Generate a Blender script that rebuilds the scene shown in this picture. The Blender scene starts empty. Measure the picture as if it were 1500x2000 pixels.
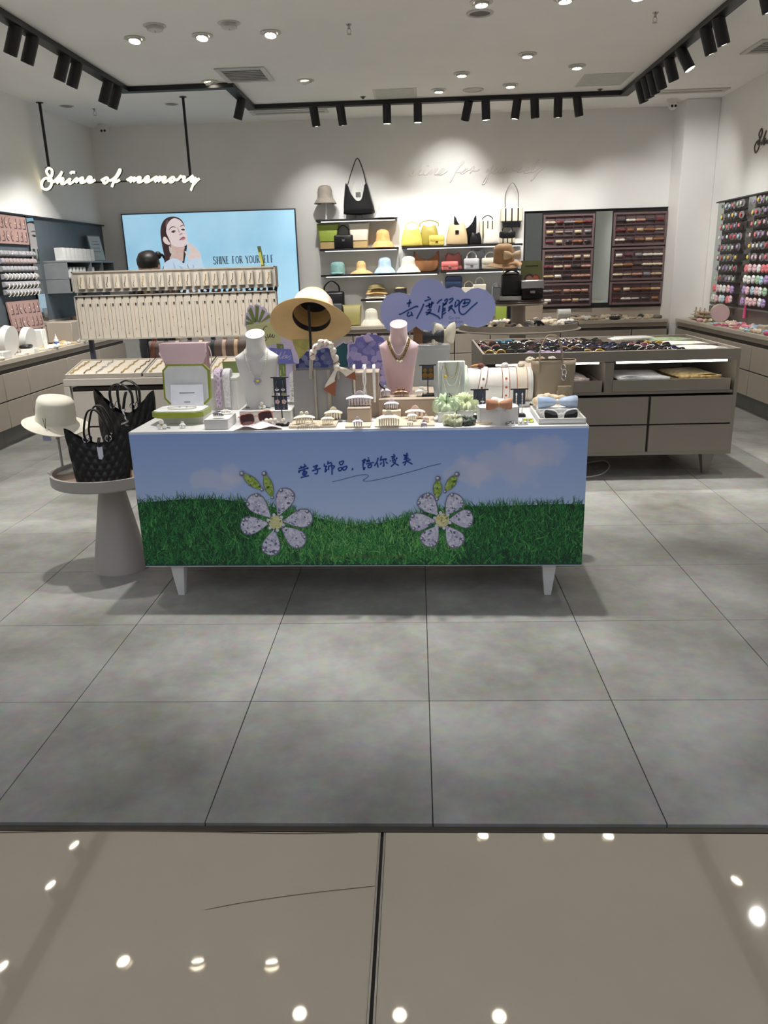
import bpy, bmesh, math, random
from mathutils import Vector, Matrix
random.seed(7)
PI = math.pi
sc = bpy.context.scene
COL = sc.collection
# ---------------------------------------------------------------- camera
CAMX, CAMY, CAMZ, YAW, PITCH, ROLL, FPX = -0.0231, -2.2906, 1.3814, -0.0477, 0.3041, -0.0290, 1521.3
CF = Vector((math.sin(YAW)*math.cos(PITCH), math.cos(YAW)*math.cos(PITCH), -math.sin(PITCH)))
_r = Vector((math.cos(YAW), -math.sin(YAW), 0)); _u = _r.cross(CF)
CR = _r*math.cos(ROLL) + _u*math.sin(ROLL); CU = -_r*math.sin(ROLL) + _u*math.cos(ROLL)
CC = Vector((CAMX, CAMY, CAMZ))
cd = bpy.data.cameras.new('camera'); cam = bpy.data.objects.new('camera', cd); COL.objects.link(cam)
cd.sensor_fit = 'HORIZONTAL'; cd.sensor_width = 36; cd.lens = FPX/1500*36; cd.clip_start = 0.05
mw = Matrix((( CR.x, CU.x, -CF.x, CC.x), (CR.y, CU.y, -CF.y, CC.y), (CR.z, CU.z, -CF.z, CC.z), (0,0,0,1)))
cam.matrix_world = mw; sc.camera = cam
def ray(x, y): return CF + CR*((x-750)/FPX) - CU*((y-1000)/FPX)
def pz(x, y, z=0.0): d = ray(x, y); return CC + d*((z-CAMZ)/d.z)      # pixel -> point at height z
def py(x, y, Y): d = ray(x, y); return CC + d*((Y-CAMY)/d.y)          # pixel -> point on depth plane
def pX(x, y, X): d = ray(x, y); return CC + d*((X-CAMX)/d.x)          # pixel -> point on side plane
# ---------------------------------------------------------------- world, exposure
w = bpy.data.worlds.new('world'); sc.world = w; w.use_nodes = True
w.node_tree.nodes['Background'].inputs[0].default_value = (0.93, 0.97, 1.05, 1)
w.node_tree.nodes['Background'].inputs[1].default_value = 0.55
sc.view_settings.view_transform = 'Standard'; sc.view_settings.look = 'None'
sc.view_settings.gamma = 1; sc.view_settings.use_curve_mapping = False
sc.view_settings.exposure = 0.42
# ---------------------------------------------------------------- colour and materials
def lin(c):
    return tuple(((x/255)/12.92 if x/255 <= 0.04045 else ((x/255+0.055)/1.055)**2.4) for x in c)
MATS = {}
def mat(name, rgb=(200,200,200), rough=0.5, metal=0.0, var=0.06, scale=12.0, bump=0.0, bscale=60.0, spec=0.5,
        emit=0.0, trans=0.0, alpha=1.0, rgb2=None, coat=0.0, objrand=0.0, sheen=0.0, mscale=None, sss=0.0):
    """Principled material whose colour is broken up by a noise texture in object space."""
    if name in MATS: return MATS[name]
    m = bpy.data.materials.new(name); m.use_nodes = True; nt = m.node_tree; n = nt.nodes; L = nt.links
    b = n['Principled BSDF']; c = lin(rgb)
    tc = n.new('ShaderNodeTexCoord'); nz = n.new('ShaderNodeTexNoise')
    nz.inputs['Scale'].default_value = scale; nz.inputs['Detail'].default_value = 4
    src = tc.outputs['Object']
    if mscale:
        mp = n.new('ShaderNodeMapping'); mp.inputs['Scale'].default_value = mscale; L.new(src, mp.inputs[0]); src = mp.outputs[0]
    L.new(src, nz.inputs['Vector'])
    rp = n.new('ShaderNodeValToRGB'); L.new(nz.outputs['Fac'], rp.inputs[0])
    rp.color_ramp.elements[0].position = 0.3; rp.color_ramp.elements[1].position = 0.7
    if rgb2: lo, hi = c, lin(rgb2)
    else: lo = tuple(x*(1-var) for x in c); hi = tuple(min(1, x*(1+var)) for x in c)
    rp.color_ramp.elements[0].color = (*lo, 1); rp.color_ramp.elements[1].color = (*hi, 1)
    out = rp.outputs[0]
    if objrand:
        oi = n.new('ShaderNodeObjectInfo'); mr = n.new('ShaderNodeMapRange'); L.new(oi.outputs['Random'], mr.inputs[0])
        mr.inputs[3].default_value = 1-objrand; mr.inputs[4].default_value = 1+objrand
        mx = n.new('ShaderNodeMix'); mx.data_type = 'RGBA'; mx.blend_type = 'MULTIPLY'; mx.inputs[0].default_value = 1
        L.new(out, mx.inputs[6]); L.new(mr.outputs[0], mx.inputs[7]); out = mx.outputs[2]
    L.new(out, b.inputs['Base Color'])
    b.inputs['Roughness'].default_value = rough; b.inputs['Metallic'].default_value = metal
    b.inputs['Specular IOR Level'].default_value = spec
    b.inputs['Coat Weight'].default_value = coat; b.inputs['Sheen Weight'].default_value = sheen
    if trans: b.inputs['Transmission Weight'].default_value = trans; b.inputs['IOR'].default_value = 1.45
    if alpha < 1: b.inputs['Alpha'].default_value = alpha
    if sss: b.inputs['Subsurface Weight'].default_value = sss; b.inputs['Subsurface Scale'].default_value = 0.01
    if emit: L.new(out, b.inputs['Emission Color']); b.inputs['Emission Strength'].default_value = emit
    if bump:
        nb = n.new('ShaderNodeTexNoise'); nb.inputs['Scale'].default_value = bscale; nb.inputs['Detail'].default_value = 3
        L.new(src, nb.inputs['Vector'])
        bp = n.new('ShaderNodeBump'); bp.inputs['Strength'].default_value = bump; bp.inputs['Distance'].default_value = 0.004
        L.new(nb.outputs['Fac'], bp.inputs['Height']); L.new(bp.outputs[0], b.inputs['Normal'])
    MATS[name] = m; return m
def wave_bump(m, scale, dist=0.002, strength=0.6, axis='Z', rings=False, coord='Object', distort=0.0):
    nt = m.node_tree; n = nt.nodes; L = nt.links; tc = n.new('ShaderNodeTexCoord'); wv = n.new('ShaderNodeTexWave')
    wv.wave_type = 'RINGS' if rings else 'BANDS'
    if rings: wv.rings_direction = axis
    else: wv.bands_direction = axis
    wv.inputs['Scale'].default_value = scale; wv.inputs['Distortion'].default_value = distort
    L.new(tc.outputs[coord], wv.inputs['Vector'])
    bp = n.new('ShaderNodeBump'); bp.inputs['Strength'].default_value = strength; bp.inputs['Distance'].default_value = dist
    L.new(wv.outputs['Fac'], bp.inputs['Height']); L.new(bp.outputs[0], n['Principled BSDF'].inputs['Normal'])
    return m
# ---------------------------------------------------------------- mesh builder
class G:
    def __init__(s): s.v = []; s.f = []; s.mi = []; s.m = 0; s.T = None
    def add(s, vs, fs):
        o = len(s.v)
        if s.T is not None: vs = [s.T @ Vector(v) for v in vs]
        s.v += [tuple(v) for v in vs]
        for q in fs: s.f.append(tuple(i+o for i in q)); s.mi.append(s.m)
        return s
    def box(s, c, d, b=0.0, rz=0.0):
        x, y, z = d[0]/2, d[1]/2, d[2]/2
        if b <= 0:
            vs = [(sx*x, sy*y, sz*z) for sx in (-1,1) for sy in (-1,1) for sz in (-1,1)]
            fs = [(0,1,3,2),(4,6,7,5),(0,4,5,1),(2,3,7,6),(0,2,6,4),(1,5,7,3)]
        else:
            b = min(b, x*.95, y*.95, z*.95); vs = []; idx = {}
            for sx in (-1,1):
                for sy in (-1,1):
                    for sz in (-1,1):
                        for a in range(3):
                            p = [sx*(x-b), sy*(y-b), sz*(z-b)]; p[a] = (sx*x, sy*y, sz*z)[a]
                            idx[(sx,sy,sz,a)] = len(vs); vs.append(tuple(p))
            fs = []; I = idx
            for k in (-1,1):
                fs.append([I[(k,-1,-1,0)],I[(k,1,-1,0)],I[(k,1,1,0)],I[(k,-1,1,0)]])
                fs.append([I[(-1,k,-1,1)],I[(1,k,-1,1)],I[(1,k,1,1)],I[(-1,k,1,1)]])
                fs.append([I[(-1,-1,k,2)],I[(1,-1,k,2)],I[(1,1,k,2)],I[(-1,1,k,2)]])
                for j in (-1,1):
                    fs.append([I[(k,j,-1,0)],I[(k,j,-1,1)],I[(k,j,1,1)],I[(k,j,1,0)]])
                    fs.append([I[(k,-1,j,0)],I[(k,-1,j,2)],I[(k,1,j,2)],I[(k,1,j,0)]])
                    fs.append([I[(-1,k,j,1)],I[(-1,k,j,2)],I[(1,k,j,2)],I[(1,k,j,1)]])
                    for l in (-1,1): fs.append([I[(k,j,l,0)],I[(k,j,l,1)],I[(k,j,l,2)]])
        ca, sa = math.cos(rz), math.sin(rz)
        return s.add([(c[0]+v[0]*ca-v[1]*sa, c[1]+v[0]*sa+v[1]*ca, c[2]+v[2]) for v in vs], fs)
    def cyl(s, p0, p1, r0, r1=None, n=12, caps=True):
        if r1 is None: r1 = r0
        p0, p1 = Vector(p0), Vector(p1); d = (p1-p0).normalized()
        a = d.orthogonal().normalized(); b = d.cross(a); vs = []
        for p, r in ((p0, r0), (p1, r1)):
            for i in range(n):
                t = 2*PI*i/n; vs.append(p + a*(r*math.cos(t)) + b*(r*math.sin(t)))
        fs = [(i, (i+1) % n, n+(i+1) % n, n+i) for i in range(n)]
        if caps: fs += [tuple(range(n-1,-1,-1)), tuple(range(n, 2*n))]
        return s.add(vs, fs)
    def tube(s, pts, r, n=6, closed=False, flat=1.0):
        pts = [Vector(p) for p in pts]; k = len(pts); rs = r if isinstance(r, (list, tuple)) else [r]*k
        nrm = None; vs = []
        for i in range(k):
            if closed: t = pts[(i+1) % k]-pts[i-1]
            else: t = pts[min(i+1, k-1)]-pts[max(i-1, 0)]
            t = t.normalized() if t.length > 1e-9 else Vector((0,0,1))
            if nrm is None: nrm = t.orthogonal().normalized()
            nrm = (nrm - t*nrm.dot(t))
            nrm = nrm.normalized() if nrm.length > 1e-6 else t.orthogonal().normalized()
            b = t.cross(nrm)
            for j in range(n):
                a = 2*PI*j/n; vs.append(pts[i] + nrm*(rs[i]*math.cos(a)) + b*(rs[i]*flat*math.sin(a)))
        fs = []
        for i in range(k if closed else k-1):
            i2 = (i+1) % k
            for j in range(n): fs.append((i*n+j, i*n+(j+1) % n, i2*n+(j+1) % n, i2*n+j))
        if not closed: fs += [tuple(range(n-1,-1,-1)), tuple((k-1)*n+j for j in range(n))]
        return s.add(vs, fs)
    def lathe(s, prof, n=24, c=(0,0,0), sx=1.0, sy=1.0, capb=False, capt=False, fn=None):
        vs = []
        for (r, z) in prof:
            for i in range(n):
                a = 2*PI*i/n; p = (c[0]+r*sx*math.cos(a), c[1]+r*sy*math.sin(a), c[2]+z)
                vs.append(fn(p, a, r, z) if fn else p)
        fs = []
        for k in range(len(prof)-1):
            for i in range(n): fs.append((k*n+i, k*n+(i+1) % n, (k+1)*n+(i+1) % n, (k+1)*n+i))
        if capb: fs.append(tuple(range(n-1,-1,-1)))
        if capt: fs.append(tuple((len(prof)-1)*n+i for i in range(n)))
        return s.add(vs, fs)
    def ell(s, c, r, n=10, m=6):
        if not isinstance(r, (list, tuple)): r = (r, r, r)
        vs = [(c[0], c[1], c[2]-r[2])]
        for k in range(1, m):
            ph = -PI/2 + PI*k/m
            for i in range(n):
                a = 2*PI*i/n; vs.append((c[0]+r[0]*math.cos(ph)*math.cos(a), c[1]+r[1]*math.cos(ph)*math.sin(a), c[2]+r[2]*math.sin(ph)))
        vs.append((c[0], c[1], c[2]+r[2])); fs = []
        for i in range(n): fs.append((0, 1+(i+1) % n, 1+i))
        for k in range(m-2):
            for i in range(n): fs.append((1+k*n+i, 1+k*n+(i+1) % n, 1+(k+1)*n+(i+1) % n, 1+(k+1)*n+i))
        t = len(vs)-1; o = 1+(m-2)*n
        for i in range(n): fs.append((o+i, o+(i+1) % n, t))
        return s.add(vs, fs)
    def prism(s, pts, y0, y1, inset=0.0):
        """outline (x,z) extruded along y"""
        n = len(pts); vs = [(p[0], y0, p[1]) for p in pts] + [(p[0], y1, p[1]) for p in pts]
        fs = [tuple(range(n)), tuple(range(2*n-1, n-1, -1))] + [(i, n+i, n+(i+1) % n, (i+1) % n) for i in range(n)]
        return s.add(vs, fs)
    def slab(s, pts, z0, z1):
        """outline (x,y) extruded along z"""
        n = len(pts); vs = [(p[0], p[1], z0) for p in pts] + [(p[0], p[1], z1) for p in pts]
        fs = [tuple(range(n-1,-1,-1)), tuple(range(n, 2*n))] + [(i, (i+1) % n, n+(i+1) % n, n+i) for i in range(n)]
        return s.add(vs, fs)
    def surf(s, fn, nu, nv, cu=False, cv=False):
        """grid surface fn(u,v) with u,v in 0..1"""
        ku = nu if cu else nu+1; kv = nv if cv else nv+1
        vs = [fn(i/nu, j/nv) for i in range(ku) for j in range(kv)]; fs = []
        for i in range(nu):
            for j in range(nv):
                i2 = (i+1) % ku; j2 = (j+1) % kv
                fs.append((i*kv+j, i2*kv+j, i2*kv+j2, i*kv+j2))
        return s.add(vs, fs)
    def ribbon(s, pts, w, nrm=(0,1,0)):
        """flat stroke of width w (number or list) along pts, lying square to nrm"""
        pts = [Vector(p) for p in pts]; nrm = Vector(nrm); k = len(pts); vs = []
        ws = w if isinstance(w, (list, tuple)) else [w]*k
        for i in range(k):
            t = pts[min(i+1,k-1)]-pts[max(i-1,0)]; sd = t.cross(nrm)
            sd = sd.normalized()*(ws[i]/2) if sd.length > 1e-9 else Vector((0,0,0))
            vs += [pts[i]-sd, pts[i]+sd]
        return s.add(vs, [(2*i, 2*i+1, 2*i+3, 2*i+2) for i in range(k-1)])
    def mesh(s, name, mats, smooth=40.0, fix=True):
        me = bpy.data.meshes.new(name); me.from_pydata(s.v, [], s.f)
        if not isinstance(mats, (list, tuple)): mats = [mats]
        for m in mats: me.materials.append(m)
        if len(mats) > 1: me.polygons.foreach_set('material_index', s.mi)
        if fix:
            bm = bmesh.new(); bm.from_mesh(me); bmesh.ops.recalc_face_normals(bm, faces=bm.faces); bm.to_mesh(me); bm.free()
        if smooth:
            me.polygons.foreach_set('use_smooth', [True]*len(me.polygons)); me.set_sharp_from_angle(angle=math.radians(smooth))
        me.update(); return me
    def build(s, name, mats, parent=None, loc=(0,0,0), rot=(0,0,0), smooth=40.0, fix=True):
        return inst(name, s.mesh(name, mats, smooth, fix), parent, loc, rot)
def inst(name, me, parent=None, loc=(0,0,0), rot=(0,0,0), scale=None):
    o = bpy.data.objects.new(name, me); COL.objects.link(o); o.parent = parent
    o.location = loc; o.rotation_euler = rot
    if scale is not None: o.scale = scale if isinstance(scale, (tuple, list)) else (scale,)*3
    return o
def tag(o, label, cat, group=None):
    o['label'] = label; o['category'] = cat
    if group: o['group'] = group
    return o
def thing(name, label, cat, loc=(0,0,0), rz=0.0, group=None, rot=None):
    o = bpy.data.objects.new(name, None); COL.objects.link(o); o.empty_display_size = 0.05
    o.location = loc; o.rotation_euler = rot if rot else (0,0,rz)
    return tag(o, label, cat, group)
ORD = ('first second third fourth fifth sixth seventh eighth ninth tenth eleventh twelfth thirteenth fourteenth fifteenth sixteenth seventeenth eighteenth nineteenth twentieth '
       'twenty-first twenty-second twenty-third twenty-fourth twenty-fifth twenty-sixth twenty-seventh twenty-eighth').split()
def struct(o): o['kind'] = 'structure'; return o
def spline(pts, k=6, closed=False):
    """Catmull-Rom through pts"""
    P = [Vector(p) for p in pts]; n = len(P); out = []
    for i in range(n if closed else n-1):
        a = P[(i-1) % n] if closed or i > 0 else P[i]*2-P[i+1]; b = P[i]; c = P[(i+1) % n]
        d = P[(i+2) % n] if closed or i+2 < n else c*2-b
        for j in range(k):
            t = j/k; out.append(0.5*((2*b)+(c-a)*t+(2*a-5*b+4*c-d)*t*t+(3*b-a-3*c+d)*t*t*t))
    if not closed: out.append(P[-1])
    return out
def rrect(w, h, r, k=4, cx=0, cz=0):
    out = []
    for (sx, sz, a0) in ((1,1,0),(-1,1,90),(-1,-1,180),(1,-1,270)):
        for i in range(k+1):
            a = math.radians(a0+90*i/k); out.append((cx+sx*(w/2-r)+r*math.cos(a), cz+sz*(h/2-r)+r*math.sin(a)))
    return out
def track_to(o, d): o.rotation_euler = Vector(d).to_track_quat('-Z', 'Y').to_euler()
def spot(name, loc, target, power, angle=60, blend=0.4, radius=0.04, color=(1,0.972,0.925), parent=None):
    ld = bpy.data.lights.new(name, 'SPOT'); ld.energy = power; ld.spot_size = math.radians(angle); ld.spot_blend = blend
    ld.shadow_soft_size = radius; ld.color = color
    o = bpy.data.objects.new(name, ld); COL.objects.link(o); o.location = loc
    track_to(o, Vector(target)-Vector(loc)); return o
# ================================================================ STRUCTURE
ZC = 3.03; XL, XR, YB = -3.81, 3.30, 7.60
M_wall = mat('wall_paint', (238,237,235), 0.75, var=0.02, scale=3, bump=0.05, bscale=300)
M_ceil = mat('ceiling_paint', (243,242,240), 0.8, var=0.015, scale=2)
M_taupe = mat('taupe_laminate', (168,158,146), 0.42, var=0.03, scale=4)
M_taupe_d = mat('taupe_shadow_gap', (70,64,60), 0.6)
M_black = mat('black_metal', (22,23,25), 0.45, var=0.1)
M_chrome = mat('brushed_steel', (190,190,190), 0.25, metal=1.0)
M_white = mat('white_plastic', (225,224,220), 0.4, var=0.02)
def tile_material():
    m = bpy.data.materials.new('store_tile'); m.use_nodes = True; nt = m.node_tree; n = nt.nodes; L = nt.links; b = n['Principled BSDF']
    tc = n.new('ShaderNodeTexCoord'); oi = n.new('ShaderNodeObjectInfo')
    geo = n.new('ShaderNodeNewGeometry')
    n1 = n.new('ShaderNodeTexNoise'); n1.inputs['Scale'].default_value = 1.7; n1.inputs['Detail'].default_value = 6; n1.inputs['Roughness'].default_value = 0.62
    n2 = n.new('ShaderNodeTexNoise'); n2.inputs['Scale'].default_value = 22; n2.inputs['Detail'].default_value = 5
    n3 = n.new('ShaderNodeTexNoise'); n3.inputs['Scale'].default_value = 0.9; n3.inputs['Detail'].default_value = 2
    for q in (n1, n2, n3): L.new(geo.outputs['Position'], q.inputs['Vector'])
    r1 = n.new('ShaderNodeValToRGB'); L.new(n1.outputs['Fac'], r1.inputs[0])
    r1.color_ramp.elements[0].position = 0.3; r1.color_ramp.elements[0].color = (*lin((114,112,105)), 1)
    r1.color_ramp.elements[1].position = 0.68; r1.color_ramp.elements[1].color = (*lin((168,168,165)), 1)
    mx = n.new('ShaderNodeMix'); mx.data_type = 'RGBA'; mx.blend_type = 'OVERLAY'; mx.inputs[0].default_value = 0.26
    L.new(r1.outputs[0], mx.inputs[6]); L.new(n2.outputs['Color'], mx.inputs[7])
    m2 = n.new('ShaderNodeMix'); m2.data_type = 'RGBA'; m2.blend_type = 'MULTIPLY'; m2.inputs[0].default_value = 1
    mr = n.new('ShaderNodeMapRange'); L.new(oi.outputs['Random'], mr.inputs[0]); mr.inputs[3].default_value = 0.92; mr.inputs[4].default_value = 1.05
    L.new(mx.outputs[2], m2.inputs[6]); L.new(mr.outputs[0], m2.inputs[7]); L.new(m2.outputs[2], b.inputs['Base Color'])
    rr = n.new('ShaderNodeMapRange'); L.new(n1.outputs['Fac'], rr.inputs[0]); rr.inputs[3].default_value = 0.34; rr.inputs[4].default_value = 0.52
    L.new(rr.outputs[0], b.inputs['Roughness'])
    bp = n.new('ShaderNodeBump'); bp.inputs['Strength'].default_value = 0.08; bp.inputs['Distance'].default_value = 0.003
    L.new(n2.outputs['Fac'], bp.inputs['Height']); L.new(bp.outputs[0], b.inputs['Normal'])
    return m
M_tile = tile_material()
M_grout = mat('dark_grout', (84,79,73), 0.9)
M_mall = mat('mall_slab', (182,170,151), 0.03, var=0.05, scale=1.6, spec=1.0, coat=0.7); M_mall.node_tree.nodes['Principled BSDF'].inputs['Coat IOR'].default_value = 1.75
# floor base and tiles
g = G(); g.box(((XL+XR)/2, 3.5, -0.05), (XR-XL+0.4, 8.218, 0.074)); floor = struct(g.build('floor', M_grout))
T = 0.6
def tile_mesh(x0, x1, y0, y1):
    g = G(); g.box((0,0,-0.0065), (x1-x0-0.0026, y1-y0-0.0026, 0.013), 0.0012); return g.mesh('floor_tile', M_tile, 30)
tm = {}
for i in range(-7, 6):
    for j in range(-1, 13):
        x0, x1 = max(i*T, XL), min((i+1)*T, XR); y0, y1 = max(j*T, -0.603), min((j+1)*T, YB)
        if x1-x0 < 0.02 or y1-y0 < 0.02: continue
        k = (round(x1-x0, 3), round(y1-y0, 3))
        if k not in tm: tm[k] = tile_mesh(x0, x1, y0, y1)
        inst('floor_tile', tm[k], floor, ((x0+x1)/2, (y0+y1)/2, 0.0))
# mall floor: two polished slabs parted by a steel strip, a dark threshold joint
g = G(); g.box((0, -3.3, -0.06), (9, 5.36, 0.08)); mfl = struct(g.build('floor_mall', M_grout))
pa, pb = pz(747,1622), pz(724,1995); sx = (pa.x-pb.x)/(pa.y-pb.y)
def strip_x(y): return pa.x + (y-pa.y)*sx
for sgn in (-1, 1):
    g = G(); a = strip_x(-0.63)+sgn*0.009; b = strip_x(-5.0)+sgn*0.009
    pts = [(a,-0.63),(b,-5.0),(sgn*4.4,-5.0),(sgn*4.4,-0.63)]
    if sgn > 0: pts = pts[::-1]
    g.slab(pts[::-1], -0.02, -0.004); g.build('floor_slab', M_mall, mfl)
for dx in (-0.006, 0.006):
    g = G(); a = strip_x(-0.632)+dx; b = strip_x(-5.0)+dx
    g.slab([(a-0.0022,-0.632),(b-0.0022,-5.0),(b+0.0022,-5.0),(a+0.0022,-0.632)], -0.02, -0.0025); g.build('joint_strip', M_chrome, mfl)
g = G(); g.box((0, -0.617, -0.012), (8.2, 0.018, 0.018), 0.002); struct(g.build('trim_1', mat('threshold_bronze', (72,66,58), 0.5, metal=0.4)))
# scuffs on the mall slab: worn lines with a shape of their own
M_scuff = mat('scuff_brown', (104,84,66), 0.5)
g = G(); g.ribbon(spline([pz(400,1777,-0.0035), pz(480,1762,-0.0035), pz(600,1745,-0.0035), pz(736,1730,-0.0035)]), [0.001]+[0.0022]*17+[0.001], (0,0,1)); g.build('scuff_mark', M_scuff, mfl)
g = G(); g.ribbon(spline([pz(0,1626,-0.0035), pz(110,1624,-0.0035), pz(250,1623,-0.0035), pz(420,1625,-0.0035), pz(560,1628,-0.0035), pz(700,1626,-0.0035)]), 0.004, (0,0,1)); g.build('scuff_mark', M_scuff, mfl)
# walls and ceiling
g = G(); g.box((0, -7.6, 2.1), (24, 0.2, 4.2)); struct(g.build('wall_mall_light_block', mat('light_block_wall', (150,145,138), 0.7)))  # unseen far wall, added to block level light from the world background
g = G(); g.box((0, -6.8, -0.05), (24, 1.6, 0.09)); g.box((-8.2,-3.3,-0.05),(7.4,5.36,0.09)); g.box((8.2,-3.3,-0.05),(7.4,5.36,0.09)); struct(g.build('floor_concourse', M_mall))  # unseen concourse floor, extended to block world light from below
g = G(); g.box(((XL+XR)/2, YB+0.06, ZC/2+0.05), (XR-XL+0.5, 0.12, ZC+0.1)); struct(g.build('wall_back', M_wall))
g = G(); g.box((XL-0.06, 3.45, ZC/2+0.05), (0.12, 8.3, ZC+0.1)); struct(g.build('wall_left', M_wall))
g = G(); g.box((XR+0.06, 3.45, ZC/2+0.05), (0.12, 8.3, ZC+0.1)); struct(g.build('wall_right', M_wall))
g = G(); g.box(((2.93+XR)/2, (7.2+YB)/2, ZC/2), (XR-2.93-0.002, YB-7.2-0.002, ZC-0.002), 0.004); struct(g.build('wall_pillar', M_wall))
g = G(); g.box(((XL+XR)/2, 3.5, ZC+0.06), (XR-XL+0.5, 8.3, 0.12)); ceil = struct(g.build('ceiling', M_ceil))

# ---------------------------------------------------------------- ceiling fixtures
M_lens = mat('downlight_lens', (255,244,222), 0.3, emit=14.0, var=0.01)
M_rimw = mat('fixture_white', (205,203,198), 0.45, var=0.02)
M_dark = mat('fixture_dark', (60,58,56), 0.5)
def downlight(x, y, lit=True, tilt=(0,0), label='', group='recessed ceiling downlights', power=60, target=None, ang=70):
    t = thing('downlight', label, 'downlight', (x, y, ZC), 0, group)
    g = G(); g.lathe([(0.050,0.0),(0.075,-0.001),(0.078,-0.006),(0.056,-0.010),(0.050,-0.004)], 24); g.build('trim_ring', M_rimw, t)
    d = (Vector(target)-Vector((x,y,ZC))).normalized() if target else Vector((0,0,-1))
    q = Vector((0,0,-1)).rotation_difference(d)
    h = G(); h.T = q.to_matrix().to_4x4()
    h.lathe([(0.045,0.0),(0.047,-0.020),(0.041,-0.026),(0.040,-0.021)], 20); h.build('lamp_housing', M_rimw, t)
    h = G(); h.T = q.to_matrix().to_4x4(); h.lathe([(0.001,-0.0225),(0.040,-0.0225)], 20, capb=True); h.build('lens', M_lens if lit else M_dark, t, fix=True)
    h = G(); h.T = q.to_matrix().to_4x4(); h.cyl((0,-0.041,-0.022),(0,-0.041,-0.034),0.004,n=8); h.build('tilt_tab', M_rimw, t)
    if lit:
        tg = target if target else (x, y, 0)
        spot('downlight_lamp', Vector((x,y,ZC)) + d*0.04, tg, power, ang, 0.7, 0.035)
    return t
LF = 'lit white downlight tilted in the ceiling left of the store centre'
WARM = (1, 0.94, 0.84)
# left rows (y 1.72 and 4.1), centre row over the front table, right rows
WHR = ['at its left wall end', 'in its middle', 'at its store centre end']
for k, x in enumerate((-2.05, -1.55, -1.05)):
    downlight(x, 4.10, label='lit downlight of the row behind the necklace rack, '+WHR[k], target=(x-0.1, 3.4, 0.4), power=60, ang=60)
    downlight(x, 1.72, label='lit downlight of the row near the round side table, '+WHR[k], target=((-2.45,1.55,0.0),(-1.75,2.85,1.05),(-1.25,2.85,1.05))[k], power=(135,84,84)[k], ang=(64,66,66)[k])
for k, x in enumerate((-0.81, -0.19, 0.42)):
    downlight(x, 1.36, label='lit downlight of the row over the front table, '+['at its bag end','in its middle','at its blue bow end'][k], target=(x, 0.94, 0.75), power=122, ang=45)
for k, x in enumerate((0.45, 0.98, 1.45)):
    downlight(x, 2.95, label='lit downlight of the row over the sunglasses table, '+WHR[2-k].replace('left','right'), target=(x+0.2, 2.95, 0.8), power=95, ang=58)
for k, x in enumerate((0.432, 0.978, 1.45)):
    downlight(x, 3.62, label='lit downlight of the row behind the sunglasses table, '+WHR[2-k].replace('left','right'), target=(x+0.1, 3.4, 0.5), power=60)
downlight(-1.003, 5.643, label='lit downlight beside the square air vent, tilted towards the shelves', target=(-0.6, 6.6, 0.6), power=55)
downlight(-1.86, 5.535, label='lit downlight right by the bend of the black lighting track', target=(-1.4, 6.2, 0.6), power=45)
for k, (x, y) in enumerate(((0.922, 5.016), (1.421, 5.493), (0.914, 6.152), (0.416, 5.608), (0.227, 6.255))):
    downlight(x, y, label=['lit downlight straight over the tiered display stand','lit downlight beside the right ceiling access hatch','lit downlight on the pillar side of the flat ceiling speaker','lit tilted downlight in front of the flat ceiling speaker','lit downlight beside the flat ceiling speaker, shelf side'][k], target=(x, y-0.1, 0.5), power=48, group='downlights over the tiered stand')
# unlit white gimbal fixtures, dark openings, speakers
for (x, y) in ((-1.814, 3.828), (-1.295, 3.843)):
    t = thing('smoke_detector', 'white round ceiling detector between the lit downlights', 'detector', (x, y, ZC), 0, 'white round ceiling detectors')
    g = G(); g.lathe([(0.078,0),(0.080,-0.004),(0.060,-0.008)], 24); g.build('base_ring', M_rimw, t)
    g = G(); g.lathe([(0.055,-0.006),(0.055,-0.030),(0.045,-0.034)], 20, capt=True); g.build('body', M_rimw, t)
    g = G(); g.cyl((0,0,-0.034),(0,0,-0.042),0.007,0.004,n=8); g.build('sensor_tip', M_rimw, t)
M_grill = mat('speaker_grille', (120,117,112), 0.7, bump=0.4, bscale=900)
for (x, y, lb, r) in ((0.441, 3.859, 'round grey ceiling speaker beside a lit downlight at the top', 0.095), (0.567, 6.317, 'round flat ceiling speaker next to the black track', 0.105)):
    t = thing('ceiling_speaker', lb, 'speaker', (x, y, ZC))
    g = G(); g.lathe([(r*0.74,-0.004),(r*0.78,-0.010),(r*0.97,-0.008),(r,0)], 28); g.build('rim', M_rimw, t)
    g = G(); g.lathe([(0.001,-0.005),(r*0.74,-0.004)], 28, capb=True); g.build('grille', M_grill if r < 0.1 else M_rimw, t)
for (x, y) in ((-3.533, 6.338), (-2.485, 6.437)):
    t = thing('recessed_fixture', 'small dark unlit recessed ceiling fixture above the neon sign', 'downlight', (x, y, ZC), 0, 'unlit recessed fixtures by the sign')
    g = G(); g.lathe([(0.055,-0.003),(0.062,-0.006),(0.074,0)], 20); g.build('trim_ring', M_rimw, t)
    g = G(); g.lathe([(0.001,-0.002),(0.055,-0.003)], 20, capb=True); g.build('dark_opening', M_dark, t)
    g = G(); g.box((0,0,-0.004),(0.1,0.012,0.003)); g.build('crossbar', M_rimw, t)
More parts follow.
